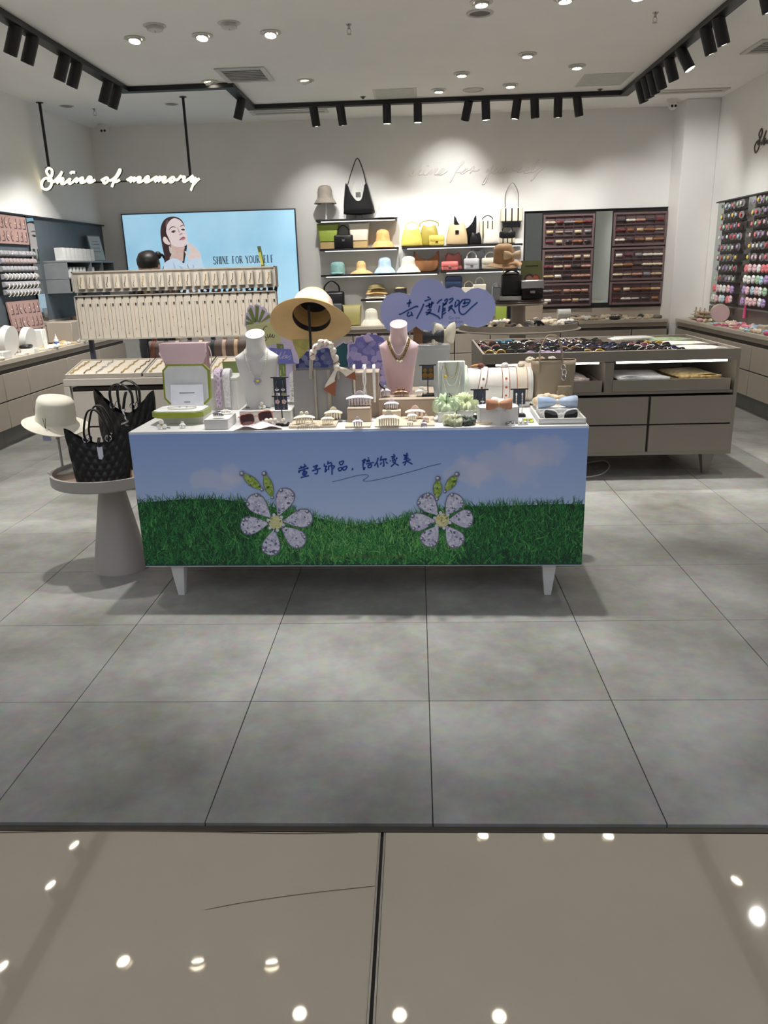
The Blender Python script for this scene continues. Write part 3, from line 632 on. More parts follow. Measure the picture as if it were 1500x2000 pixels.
ap('ear', em('ear',(228,208,206)), [[(352,720),(380,655),(440,680),(490,760),(532,810),(510,852),(440,838),(380,790)]], 0.0014)
ap('shirt', em('shirt',(196,218,238)), [[(388,1295),(480,1230),(600,1178),(700,1200),(800,1262),(870,1312),(960,1250),(1060,1192),(1280,1168),(1312,1280),(1350,1420),(1450,1700),(1550,2330),(150,2330),(260,1800),(360,1500)]], 0.0012, 0)
ap('hand', em('hand',(222,204,200)), [[(938,760),(960,770),(1000,830),(1080,850),(1150,930),(1240,1020),(1282,1165),(1180,1182),(1080,1192),(1010,1245),(960,1150),(880,1020),(905,1002),(960,1060),(1012,1112),(985,950),(955,870)]], 0.0016, 2)
ap('eye', em('dark',(58,46,48)), [[(555,540),(590,505),(640,495),(665,515),(640,548),(600,558)],[(795,480),(830,460),(875,465),(885,495),(850,502),(815,495)]], 0.0016, 3)
ap('thread', em('dark',(58,46,48)), [[(1010,1240),(1000,1250),(960,1350),(1020,1460),(1010,1460),(950,1350)]], 0.0016, 3)
ap('eyebrow', em('brow',(78,62,62)), [[(495,500),(520,445),(575,405),(620,403),(680,435),(610,425),(555,440)],[(765,415),(800,378),(850,366),(868,380),(820,388),(785,412)]], 0.0016, 3)
ap('iris_highlight', em('iris',(170,160,160)), [[(632,512),(648,508),(650,530),(634,534)]], 0.0018, 0)
ap('nose_shadow', em('nose',(168,142,146)), [[(745,600),(770,588),(795,560),(830,575),(838,595),(800,600),(770,622)],[(705,440),(722,440),(762,540),(750,560),(728,500)]], 0.0016, 3)
ap('lips', em('lips',(150,92,104)), [[(748,738),(790,690),(830,662),(865,655),(906,688),(880,720),(840,742),(800,735)]], 0.0016, 3)
ap('lower_lip', em('lip2',(196,142,150)), [[(790,730),(840,700),(895,692),(880,715),(840,738)]], 0.0018, 3)
ap('hair_part', em('part',(112,90,88)), [[(420,300),(480,230),(470,300),(445,420),(425,430)]], 0.0008, 2)
ap('sleeve_fold', em('fold',(156,184,212)), [[(720,1350),(800,1390),(860,1450),(845,1465),(780,1410)],[(1080,1330),(1120,1380),(1100,1440),(1085,1400)],[(600,1260),(660,1400),(640,1440)]], 0.0016, 2)
ap('earring', em('earring',(200,196,188)), [[(500,880),(540,920),(568,1000),(548,1065),(515,1010)],[(560,1040),(620,1030),(618,1070),(575,1085)]], 0.0016, 3)
# serif capitals
SER = {'S':[([(.62,.86),(.3,1),(.1,.8),(.2,.58),(.5,.45),(.66,.25),(.5,.02),(.25,0),(.06,.18)],.13)], 'H':[([(.15,0),(.15,1)],.17),([(.7,0),(.7,1)],.17),([(.15,.5),(.7,.5)],.07)], 'I':[([(.2,0),(.2,1)],.18)],
 'N':[([(.12,0),(.12,1)],.08),([(.12,1),(.68,0)],.17),([(.68,0),(.68,1)],.08)], 'E':[([(.15,0),(.15,1)],.17),([(.1,.965),(.6,.965)],.07),([(.1,.5),(.5,.5)],.07),([(.1,.035),(.65,.035)],.07)], 'F':[([(.15,0),(.15,1)],.17),([(.1,.965),(.6,.965)],.07),([(.1,.5),(.5,.5)],.07)],
 'O':[([(.4,.98),(.12,.8),(.05,.5),(.12,.2),(.4,.02),(.68,.2),(.75,.5),(.68,.8),(.4,.98)],.12)], 'R':[([(.15,0),(.15,1)],.17),([(.15,.96),(.5,.93),(.62,.75),(.5,.55),(.15,.52)],.1),([(.35,.5),(.7,0)],.15)],
 'Y':[([(.38,0),(.38,.48)],.17),([(.05,1),(.38,.45)],.15),([(.72,1),(.38,.45)],.08)], 'U':[([(.13,1),(.13,.3),(.3,.02),(.55,.05),(.66,.3),(.66,1)],.12)], 'L':[([(.15,0),(.15,1)],.17),([(.1,.035),(.6,.035)],.07)], ' ':[]}
def serif(g, s, o, right, up, nrm, h, adv=0.86):
    x = 0.0
    for ch in s:
        for L, w_ in SER[ch]:
            P = [o + right*((x+p[0])*h*0.9) + up*(p[1]*h) for p in L]
            if len(P) > 4: P = spline(P, 3)
            g.ribbon(P, w_*h, nrm)
            if len(L) == 2 and abs(L[0][0]-L[1][0]) < 0.02:
                for q in L: g.ribbon([o+right*((x+q[0]-.13)*h*.9)+up*(q[1]*h), o+right*((x+q[0]+.13)*h*.9)+up*(q[1]*h)], 0.06*h, nrm)
        x += {'I':.5,' ':.62,'N':.92,'O':.92}.get(ch, adv)
    return x*h*0.9
a = A.at((417,516), 0.0006); b = A.at((536,512), 0.0006); g = G(); ht = (A.at((417,501))-A.at((417,515.5))).length
tot = sum({'I':.5,' ':.62,'N':.92,'O':.92}.get(ch,.86) for ch in 'SHINE FOR YOURSELF')*0.9*ht
kx = Vector((1,0,0))*((b.x-a.x)/tot); ox = 0.0
for wd_ in ('SHINE', 'FOR', 'YOURSELF'):
    g = G(); ox += serif(g, wd_, a+kx*ox, kx, Vector((0,0,1)), (0,-1,0), ht) + 0.62*0.9*ht; flat('word', em('text',(74,92,108)), LB, g)
# ---------------------------------------------------------------- front poster on the display table
bpy.context.view_layer.update()
mwft = FT.matrix_world; nf = mwft.to_3x3() @ Vector((0,-1,0))
A = Art(mwft @ Vector((0,-0.0045,0.45)), nf, FT)
def poster_sky():
    m = bpy.data.materials.new('poster_sky'); m.use_nodes = True; nt = m.node_tree; n = nt.nodes; L = nt.links; b = n['Principled BSDF']; b.inputs['Roughness'].default_value = 0.32
    tc = n.new('ShaderNodeTexCoord'); sp = n.new('ShaderNodeSeparateXYZ'); L.new(tc.outputs['Object'], sp.inputs[0])
    mr = n.new('ShaderNodeMapRange'); L.new(sp.outputs['Z'], mr.inputs[0]); mr.inputs[1].default_value = 0.35; mr.inputs[2].default_value = 0.76
    rp = n.new('ShaderNodeValToRGB'); L.new(mr.outputs[0], rp.inputs[0])
    rp.color_ramp.elements[0].color = (*lin((190,210,246)), 1); rp.color_ramp.elements[1].color = (*lin((150,180,238)), 1)
    nz = n.new('ShaderNodeTexNoise'); nz.inputs['Scale'].default_value = 11; nz.inputs['Detail'].default_value = 5; L.new(tc.outputs['Object'], nz.inputs['Vector'])
    col = rp.outputs[0]
    for (cx, cz, sx_, sz_) in ((0.62,0.60,0.34,0.15), (0.76,0.65,0.20,0.12), (0.46,0.57,0.20,0.09), (-0.60,0.545,0.19,0.09), (-0.53,0.575,0.11,0.085)):
        mp = n.new('ShaderNodeMapping'); mp.vector_type = 'TEXTURE'; mp.inputs['Location'].default_value = (cx, 0, cz); mp.inputs['Scale'].default_value = (sx_, 1, sz_)
        L.new(tc.outputs['Object'], mp.inputs[0]); gr = n.new('ShaderNodeTexGradient'); gr.gradient_type = 'SPHERICAL'; L.new(mp.outputs[0], gr.inputs[0])
        ad = n.new('ShaderNodeMath'); ad.operation = 'ADD'; L.new(gr.outputs['Fac'], ad.inputs[0])
        m1 = n.new('ShaderNodeMath'); m1.operation = 'MULTIPLY_ADD'; L.new(nz.outputs['Fac'], m1.inputs[0]); m1.inputs[1].default_value = 1.1; m1.inputs[2].default_value = -0.6; L.new(m1.outputs[0], ad.inputs[1])
        rr = n.new('ShaderNodeMapRange'); rr.interpolation_type = 'SMOOTHSTEP'; L.new(ad.outputs[0], rr.inputs[0]); rr.inputs[1].default_value = 0.30; rr.inputs[2].default_value = 0.58; rr.inputs[4].default_value = 0.36
        mx = n.new('ShaderNodeMix'); mx.data_type = 'RGBA'; L.new(rr.outputs[0], mx.inputs[0]); L.new(col, mx.inputs[6]); mx.inputs[7].default_value = (*lin((226,222,238)), 1); col = mx.outputs[2]
    L.new(col, b.inputs['Base Color']); return m
g = G(); g.box((0, -0.002, 0.4505), (2*W2-0.004, 0.004, 0.589)); PO = g.build('front_poster', poster_sky(), FT)
HILL = [(262,980),(300,977),(360,972),(420,972),(473,977),(520,985),(570,995),(620,1009),(660,1018),(700,1024),(750,1018),(792,1006),(850,992),(908,986),(960,986),(1020,984),(1080,982),(1141,982)]
hl = [A.at(p) for p in HILL]; zb = 0.158; xm = W2-0.002
hx = [(max(-xm, min(xm, p.x)), p.z) for p in hl]; hx[0] = (-xm, hx[0][1]); hx[-1] = (xm, hx[-1][1])
def hill_z(x):
    for (xa, za), (xb, zb_) in zip(hx, hx[1:]):
        if xa <= x <= xb: return za+(zb_-za)*(x-xa)/max(1e-6, xb-xa)
    return hx[-1][1]
M_gr = [mat('grass_%d' % i, c_, 0.45, var=0.12, scale=20) for i, c_ in enumerate(((18,66,44),(34,104,56),(56,136,68),(88,166,84),(126,188,106)))]
g = G(); g.add([(x,-0.0046,z-0.006) for x, z in hx]+[(xm,-0.0046,zb),(-xm,-0.0046,zb)], [tuple(range(len(hx)+2))]); flat('grass_ground', M_gr[0], PO, g)
g = G(); rnd = random.Random(3)
NB = 9000
for i in range(NB):
    x = rnd.uniform(-xm, xm); hz = hill_z(x)
    z = hz - (hz-zb)*(1-i/NB)**0.0*rnd.random()**1.0
    if z < zb+0.004: z = zb+0.004
    dep = (hz-z)/(hz-zb+1e-6); ln = rnd.uniform(0.020, 0.055)*(0.85+0.6*dep); an = rnd.gauss(0, 0.55); wv = rnd.uniform(0.0011, 0.0027)*(0.9+0.6*dep)
    cv = rnd.gauss(0, 0.9); k = 3; lf = -0.005-0.0006*rnd.random(); P = []
    px_, pz_ = x, z
    for j in range(k+1):
        t = j/k; a_ = an+cv*t; wj = wv*(1-t)
        P.append((max(-xm,min(xm,px_-wj*math.cos(a_))), lf, pz_+wj*math.sin(a_))); P.append((max(-xm,min(xm,px_+wj*math.cos(a_))), lf, pz_-wj*math.sin(a_)))
        px_ += ln/k*math.sin(a_); pz_ += ln/k*math.cos(a_)
    bright = rnd.random() + (0.28 if abs(x) < 0.45 else 0.0) - 0.15*(dep > 0.8)
    g.m = 0 if bright < 0.2 else 1 if bright < 0.6 else 2 if bright < 0.9 else 3 if bright < 1.12 else 4
    g.add(P, [(2*j, 2*j+1, 2*j+3, 2*j+2) for j in range(k)])
o = flat('printed_grass', M_gr, PO, g); o['kind'] = 'stuff'
# handwriting
ca, cb = crop(575,880,10), crop(700,870,8.82)
HW = [(ca, [[(85,355),(150,330),(240,300)],[(120,298),(150,352)],[(190,260),(205,300),(170,345)],[(92,385),(85,425),(105,415)],[(90,402),(180,370),(270,335),(245,362)],[(165,405),(215,390)],[(160,432),(167,485)],[(165,430),(240,412),(225,472)],[(175,457),(225,445)],[(170,485),(225,470)],[(120,530),(200,508),(285,490)],
 [(360,322),(450,285),(420,330),(390,350)],[(410,340),(450,370),(450,420),(430,455),(390,445)],[(345,400),(430,370),(515,345)],[(590,255),(580,312)],[(585,312),(632,303),(612,330)],[(612,330),(602,422),(640,362)],[(660,205),(650,272)],[(660,250),(725,230)],[(670,300),(665,382)],[(670,300),(780,300),(755,357)],[(725,240),(735,360),(735,475)],
 [(870,235),(905,287)],[(870,230),(960,205),(935,270),(905,280)],[(850,350),(880,407)],[(855,345),(920,330),(915,380),(880,400)],[(940,330),(955,387)],[(940,330),(1025,305),(1000,370),(955,385)],[(1125,345),(1140,360),(1125,385)]]),
 (cb, [[(60,270),(120,235),(95,290),(115,300)],[(85,270),(80,340),(95,420),(115,370)],[(165,205),(182,222)],[(130,270),(190,245)],[(150,265),(160,290)],[(190,250),(180,285)],[(130,320),(270,290)],[(165,345),(170,387)],[(165,345),(225,330),(215,375),(170,385)],
 [(340,210),(320,280),(275,355)],[(320,290),(340,380)],[(400,180),(375,265)],[(385,250),(480,230),(460,262)],[(430,255),(440,350),(415,350)],[(400,290),(375,332)],[(470,280),(505,312)],[(600,150),(622,167)],[(560,195),(640,180)],[(590,195),(585,242)],[(615,190),(615,247)],[(545,255),(557,272)],[(645,225),(665,215),(650,237)],[(575,265),(640,250),(620,310),(560,365)],[(590,280),(650,320),(695,345)],
 [(780,155),(792,172)],[(845,125),(825,160)],[(780,180),(860,165)],[(790,210),(850,195)],[(780,240),(870,222)],[(820,170),(825,262)],[(760,300),(900,240)],[(825,265),(800,330),(785,340)],[(840,275),(890,300),(930,325)]])]
for (c, st), cnt in zip(HW, ((11,3,8,6,1), (9,7,8,9))):
    for n_ in cnt:
        g = G()
        for L in st[:n_]: A.stroke(g, L, 0.0058, c, 0.0006, 4 if len(L) > 2 else 0)
        st = st[n_:]; flat('character', mat('ink_blue', (36,74,160), 0.4), PO, g)
g = G(); L1 = [ca(p) for p in [(740,610),(900,575),(1100,520),(1280,480),(1400,470),(1445,490),(1420,530),(1345,575),(1360,600)]]+[cb(p) for p in [(100,612),(180,615),(400,575),(700,505),(1000,425),(1200,365),(1425,312)]]
A.stroke(g, L1, 0.0022, None, 0.0006, 5); flat('underline', mat('ink_blue2', (62,84,136), 0.4), PO, g)
me = text_mesh('small_print', 'YOU ALWAYS KEEP WITH ALL THE GOOD THINGS IN THE WORLD', 0.0145, mat('print_olive', (112,126,70), 0.5))
p = A.at((604,1089), 0.0022); inst('small_print', me, PO, p, (PI/2,0,0), (0.96,1,1))
# jewelled flowers
def gem_mat(name, base, lo, hi, sc_):
    m = bpy.data.materials.new(name); m.use_nodes = True; nt = m.node_tree; n = nt.nodes; L = nt.links; b = n['Principled BSDF']; b.inputs['Roughness'].default_value = 0.3
    tc = n.new('ShaderNodeTexCoord'); vo = n.new('ShaderNodeTexVoronoi'); vo.inputs['Scale'].default_value = sc_; L.new(tc.outputs['Object'], vo.inputs['Vector'])
    rp = n.new('ShaderNodeValToRGB'); sp = n.new('ShaderNodeSeparateColor'); L.new(vo.outputs['Color'], sp.inputs[0]); L.new(sp.outputs[0], rp.inputs[0])
    rp.color_ramp.elements[0].color = (*lin(lo), 1); rp.color_ramp.elements[0].position = 0.04; rp.color_ramp.elements[1].color = (*lin(hi), 1)
    e = rp.color_ramp.elements.new(0.16); e.color = (*lin(base), 1); L.new(rp.outputs[0], b.inputs['Base Color']); return m
M_gem = gem_mat('print_crystal', (186,186,216), (96,98,140), (232,232,246), 120); M_gleaf = gem_mat('print_peridot', (126,168,44), (70,96,50), (190,206,130), 110); M_gold = gem_mat('print_citrine', (206,206,130), (110,120,60), (236,232,190), 130)
M_rim = mat('print_silver', (120,122,146), 0.35); M_rim2 = mat('print_silver_light', (222,224,238), 0.3)
def teardrop(cx, cy, tx, ty, wd):
    d = Vector((tx-cx, ty-cy)); n_ = Vector((-d.y, d.x)).normalized()
    prof = ((0,0),(.12,.16),(.3,.52),(.5,.84),(.68,1),(.84,.92),(.95,.6),(1,.2))
    return [tuple(Vector((cx,cy))+d*t+n_*(wd*s)) for t, s in prof]+[tuple(Vector((cx,cy))+d*t-n_*(wd*s)) for t, s in prof[:0:-1]]
def leafp(a, b, wd):
    a, b = Vector(a), Vector(b); d = b-a; n_ = Vector((-d.y, d.x)).normalized()
    return [tuple(a+d*t+n_*wd*math.sin(PI*t)**0.8) for t in (0,.12,.3,.5,.7,.88,1)]+[tuple(a+d*t-n_*wd*math.sin(PI*t)**0.8) for t in (.88,.7,.5,.3,.12)]
def circ(c_, r, k=12): return [(c_[0]+r*math.cos(2*PI*i/k), c_[1]+r*math.sin(2*PI*i/k)) for i in range(k)]
def jewel(ctr, tips, leaves, wd):
    g1, g3, g4, g5 = G(), G(), G(), G()
    for (tx, ty) in tips:
        d = Vector((tx,ty))-Vector(ctr); u = d.normalized(); s_ = Vector(ctr)+u*11
        A.poly(g1, teardrop(s_.x-u.x*1.2, s_.y-u.y*1.2, tx+u.x*1.8, ty+u.y*1.8, wd+1.8), None, 0.0024); g2 = G(); A.poly(g2, teardrop(s_.x, s_.y, tx, ty, wd), None, 0.0028); flat('petal', M_gem, PO, g2)
        n_ = Vector((-u.y,u.x))
        for sg in (-1,1):
            q = Vector(ctr)+d*0.9+n_*(sg*wd*0.72); A.poly(g1, circ(q, 4.2), None, 0.0030); A.poly(g5, circ(q+Vector((-.8,-.8)), 2.1, 8), None, 0.0034)
    for a, b in leaves:
        A.poly(g1, leafp(a, b, 9.4), None, 0.0036); A.poly(g3, leafp(a, b, 7.8), None, 0.0040)
        A.poly(g1, circ(a, 5.4), None, 0.0044); A.poly(g5, circ((a[0]-1,a[1]-1), 2.6, 8), None, 0.0048); A.poly(g1, circ(b, 3.6), None, 0.0044); A.poly(g5, circ((b[0]-.6,b[1]-.6), 1.8, 8), None, 0.0048)
    A.poly(g4, circ(ctr, 13.5, 18), None, 0.0036); A.poly(g1, circ(ctr, 14.8, 18), None, 0.0032)
    for i in range(6):
        q = (ctr[0]+15.5*math.cos(i*PI/3+.3), ctr[1]+15.5*math.sin(i*PI/3+.3)); A.poly(g5, circ(q, 3.2, 8), None, 0.0038)
    flat('setting', M_rim, PO, g1)['kind'] = 'stuff'; flat('gem_leaf', M_gleaf, PO, g3); flat('gem_centre', M_gold, PO, g4); flat('prong_dots', M_rim2, PO, g5)['kind'] = 'stuff'
o1 = lambda x, y: (440+x/7.5, 900+y/7.5)
jewel(o1(742,900), [o1(360,530), o1(925,415), o1(1270,820), o1(1150,1220), o1(650,1370), o1(235,960)], [(o1(250,185), o1(540,420)), (o1(575,185), o1(692,535))], 17)
o2 = lambda x, y: (780+x/9.375, 900+y/9.375)
jewel(o2(785,1085), [o2(405,650), o2(1090,640), o2(1340,1050), o2(1105,1550), o2(470,1530), o2(195,1130)], [(o2(708,320), o2(690,700)), (o2(1055,245), o2(835,560))], 17)
# ================================================================ GENERIC ACCESSORY BUILDERS
MC = {}
def sweep(g, pts, w, th, side=(1,0,0), n=10, closed=False):
    P = [Vector(p) for p in pts]; side = Vector(side).normalized(); k = len(P); vs = []
    ws = w if isinstance(w, (list, tuple)) else [w]*k
    for i in range(k):
        t = (P[(i+1) % k]-P[i-1]) if closed else (P[min(i+1,k-1)]-P[max(i-1,0)]); t = t.normalized() if t.length > 1e-9 else Vector((0,0,1))
        nr = t.cross(side); nr = nr.normalized() if nr.length > 1e-6 else Vector((0,1,0))
        for j in range(n):
            a = 2*PI*(j+0.5)/n; c_, s_ = math.cos(a), math.sin(a)
            vs.append(P[i]+side*(ws[i]/2*math.copysign(abs(c_)**0.6,c_))+nr*(th/2*math.copysign(abs(s_)**0.6,s_)))
    fs = []
    for i in range(k if closed else k-1):
        for j in range(n): fs.append((i*n+j, i*n+(j+1) % n, ((i+1) % k)*n+(j+1) % n, ((i+1) % k)*n+j))
    if not closed: fs += [tuple(range(n-1,-1,-1)), tuple((k-1)*n+j for j in range(n))]
    return g.add(vs, fs)
def cached(key, fn):
    if key not in MC: MC[key] = fn()
    return MC[key]
M_velvet = mat('white_leatherette', (222,221,218), 0.5, var=0.02, bump=0.15, bscale=400)
M_beige = mat('beige_leatherette', (206,190,168), 0.5, var=0.03, bump=0.15, bscale=400)
M_greige = mat('greige_leatherette', (176,160,144), 0.5, var=0.03, bump=0.15, bscale=400)
M_pearl = mat('pearl', (240,234,222), 0.18, coat=0.5, var=0.03)
M_goldm = mat('gold_metal', (214,170,92), 0.22, metal=1.0)
M_silver = mat('silver_metal', (214,214,216), 0.18, metal=1.0)
def irid(name, cols, rough=0.22):
    m = mat(name, cols[0], rough, rgb2=cols[1], scale=60, coat=0.6, spec=0.6); return m
M_irid = irid('iridescent_shell', ((186,206,214),(240,214,222))); M_cream = irid('cream_shell', ((236,222,190),(250,244,228))); M_pinksh = irid('blush_shell', ((226,196,184),(244,226,216)))
M_tort = irid('tortoise_brown', ((84,52,20),(150,100,44))); M_whsh = irid('white_shell', ((236,234,228),(250,250,246))); M_taupesh = irid('taupe_shell', ((176,160,138),(204,192,172)))
def fabric(name, rgb, rgb2=None, scale=30, rough=0.7): return mat(name, rgb, rough, rgb2=rgb2, scale=scale, bump=0.25, bscale=500, sheen=0.2)
def claw_mesh(w, h, n, style):
    """three meshes of a claw clip: front jaw, back jaw, finger tabs; origin at its foot centre"""
    out = []
    for s in (-1, 1):
        g = G(); d = h*0.42
        def sp(u, v, s=s): # curved spine shell
            x = (u-0.5)*w; arch = 1-(2*u-1)**2*0.62; a = v*1.2
            return (x, s*d*math.sin(a)*(0.55+0.45*arch), h*(0.42+0.36*arch*math.cos(a*0.9)) )
        g.surf(sp, 10, 4)
        for k in range(n):
            u = (k+0.5)/n; x = (u-0.5)*w*0.86; arch = 1-(2*u-1)**2*0.62; y0 = s*d*math.sin(1.2)*(0.55+0.45*arch); z0 = h*(0.42+0.36*arch*math.cos(1.08))
            g.tube([(x,y0*0.9,z0+h*0.03),(x,y0*1.12,z0*0.55),(x,y0*0.75,h*0.05)], [w*0.30/n, w*0.30/n, w*0.16/n], 5)
        out.append(g)
    g = G()
    if style == 'loop':
        for s in (-1,1):
            O = [(0.20*w*math.cos(PI*k/14), h*(0.66+0.36*math.sin(PI*k/14))) for k in range(15)]; I = [(0.12*w*math.cos(PI*k/14), h*(0.66+0.22*math.sin(PI*k/14))) for k in range(15)]
            y0, y1 = s*h*0.05, s*h*0.13; g.add([(x, y0, z) for x, z in O]+[(x, y1, z) for x, z in O]+[(x, y0, z) for x, z in I]+[(x, y1, z) for x, z in I], [q for k in range(14) for q in ((k,k+1,16+k,15+k),(k,30+k,31+k,k+1),(15+k,16+k,46+k,45+k),(30+k,45+k,46+k,31+k))])
            g.prism([(x*0.98, z) for x, z in I]+[], s*h*0.07, s*h*0.10)
    elif style == 'bar':
        for s in (-1,1): g.box((0, s*h*0.08, h*0.86), (w*0.34, h*0.05, h*0.26), h*0.02)
    else:
        for s in (-1,1):
            for e in (-1,1): g.ell((e*w*0.12, s*h*0.10, h*0.86), (w*0.10, h*0.05, h*0.16), 10, 6)
    out.append(g); return out
def claw(label, px_, py_, z, w, h, n, m, style='loop', rz=0.0, group='hair claw clips on the front table', name='claw_clip', m2=None):
    p = pz(px_, py_, z) if not isinstance(px_, Vector) else px_
    t = thing(name, label, 'hair clip', p, rz, group)
    ms = cached(('claw',w,h,n,style,m.name), lambda: [q.mesh('claw_jaw', m, 50) for q in claw_mesh(w,h,n,style)])
    inst('front_jaw', ms[0], t); inst('back_jaw', ms[1], t); inst('finger_tab', ms[2], t); return t
def beaded(g, pts, r, step=None, n=6):
    """a strand: one tube whose radius pulses bead by bead"""
    P = [Vector(p) for p in pts]; L = [0.0]
    for a, b in zip(P, P[1:]): L.append(L[-1]+(b-a).length)
    step = step or 2*r; nb = max(2, int(L[-1]/step)); Q = []; R = []
    def at(s):
        for i in range(len(P)-1):
            if s <= L[i+1]: t = (s-L[i])/max(1e-9, L[i+1]-L[i]); return P[i].lerp(P[i+1], t)
        return P[-1]
    for k in range(nb):
        for f_, q in ((0.02,0.35),(0.25,0.9),(0.5,1.0),(0.75,0.9),(0.98,0.35)): Q.append(at((k+f_)/nb*L[-1])); R.append(r*q)
    g.tube(Q, R, n); return g
BUST = [(0,.31,.055),(.05,.315,.055),(.3,.375,.062),(.5,.435,.066),(.66,.488,.064),(.695,.497,.058),(.715,.45,.056),(.745,.36,.058),(.775,.285,.064),(.805,.24,.072),(.85,.218,.078),(.92,.208,.078),(1.0,.215,.080)]
def bust_at(t):
    for a, b in zip(BUST, BUST[1:]):
        if a[0] <= t <= b[0]: k = (t-a[0])/(b[0]-a[0]); return a[1]+(b[1]-a[1])*k, a[2]+(b[2]-a[2])*k
    return BUST[-1][1:]
def bust_front(x, z, W, H):
    hw, hd = bust_at(z/H); s = max(0, 1-(abs(x)/(hw*W))**2.6); return -hd*H/0.3*(s**(1/2.2)) + (0.10*H*(z/H-0.7) if z/H > 0.7 else 0)*-0.4
def bust(label, loc, rz, W, H, m, cat='necklace bust'):
    t = thing('necklace_bust', label, cat, loc, rz); g = G(); n = 28; vs = []
    lv = [i/26 for i in range(27)]
    for tl in lv:
        hw, hd = bust_at(tl); off = -0.04*H*max(0, tl-0.7)
        for i in range(n):
            a = 2*PI*i/n; c_, s_ = math.cos(a), math.sin(a); e = 2/2.4 if tl < 0.75 else 1.0
            vs.append((hw*W*math.copysign(abs(c_)**e, c_), hd*H/0.3*math.copysign(abs(s_)**e, s_)+off, tl*H + (0.045*H*s_*(tl-0.9)/0.1 if tl > 0.9 else 0)))
    fs = [(k*n+i, k*n+(i+1) % n, (k+1)*n+(i+1) % n, (k+1)*n+i) for k in range(26) for i in range(n)]
    fs += [tuple(range(n-1,-1,-1)), tuple(26*n+i for i in range(n))]
    g.add(vs, fs); g.build('form', m, t, smooth=50); return t
def bust_path(W, H, top, low, half, k=40):
    pts = []
    for i in range(k+1):
        u = -1+2*i/k; x = half*W*math.copysign(abs(u)**0.85, u); z = H*(low+(top-low)*abs(u)**1.55)
        hw, hd = bust_at(z/H); x = max(-hw*W*0.985, min(hw*W*0.985, x)); pts.append(Vector((x, bust_front(x, z, W, H)-0.004, z)))
    return pts
def scrunchie_mesh(R, r, k, m, seed=0, flat_=1.0):
    rn = random.Random(seed); ph = [rn.uniform(0,6) for _ in range(4)]
    def fn(u, v):
        a = 2*PI*u; b = 2*PI*v
        rr = r*(1+0.26*math.sin(k*a+ph[0]+2.2*math.sin(b+3*a+ph[3]))+0.14*math.sin(round(1.7*k)*a+3*b+ph[1]))*(1+0.12*math.sin(3*a+ph[2]))
        return ((R+rr*math.cos(b))*math.cos(a), (R+rr*math.cos(b))*math.sin(a), (rr*math.sin(b)*flat_)+r*flat_)
    g = G(); g.surf(fn, k*5, 12, True, True); return g.mesh('scrunchie', m, 80)
def bow_meshes(w, h, m, seed=0):
    rn = random.Random(seed); out = []
    for s in (-1,1):
        g = G(); ph = rn.uniform(0,3)
        def fn(u, v, s=s, ph=ph):
            a = 2*PI*v; t = u**0.8; hh = h*0.5*(0.22+0.78*math.sin(PI*0.5*t**0.7))*(1-0.12*(u > 0.95)); dd = w*0.10*(0.35+math.sin(PI*min(1,t*0.85)))
            fold = 1+0.10*math.sin(5*a+ph)*(1-u*0.5)
            return (s*w*0.5*t, dd*math.sin(a)*fold, hh*math.cos(a)*fold)
        g.surf(fn, 10, 16, False, True); g.add([fn(1, j/16) for j in range(16)], [tuple(range(16))]); out.append(g.mesh('loop', m, 60))
    g = G(); g.ell((0,0,0), (w*0.06, w*0.075, h*0.22), 10, 8); out.append(g.mesh('knot', m, 60)); return out
def bow(label, loc, rz, w, h, m, m2=None, tilt=0.0, name='hair_bow', group=None):
    t = thing(name, label, 'hair bow', loc, 0, group, rot=(tilt,0,rz))
    ms = cached(('bow',w,h,m.name), lambda: bow_meshes(w,h,m)); inst('loop', ms[0], t); inst('loop', ms[1], t)
    if m2:
        g = G(); g.ell((0,0,0), (w*0.06, w*0.075, h*0.24), 10, 8); g.build('knot', m2, t)
    else: inst('knot', ms[2], t)
    return t
def lens_outline(kind, w, h, k=18):
    out = []
    for i in range(k):
        a = 2*PI*i/k; c_, s_ = math.cos(a), math.sin(a)
        if kind == 'round': x, z = c_*w/2, s_*h/2
        elif kind == 'square': x, z = math.copysign(abs(c_)**0.55, c_)*w/2, math.copysign(abs(s_)**0.55, s_)*h/2
        elif kind == 'cat': x, z = math.copysign(abs(c_)**0.7, c_)*w/2, math.copysign(abs(s_)**0.75, s_)*h/2+0.18*h*c_
        else: x, z = math.copysign(abs(c_)**0.6, c_)*w/2*(1-0.12*(s_ < 0)), math.copysign(abs(s_)**0.7, s_)*h/2
        out.append((x, z))
    return out
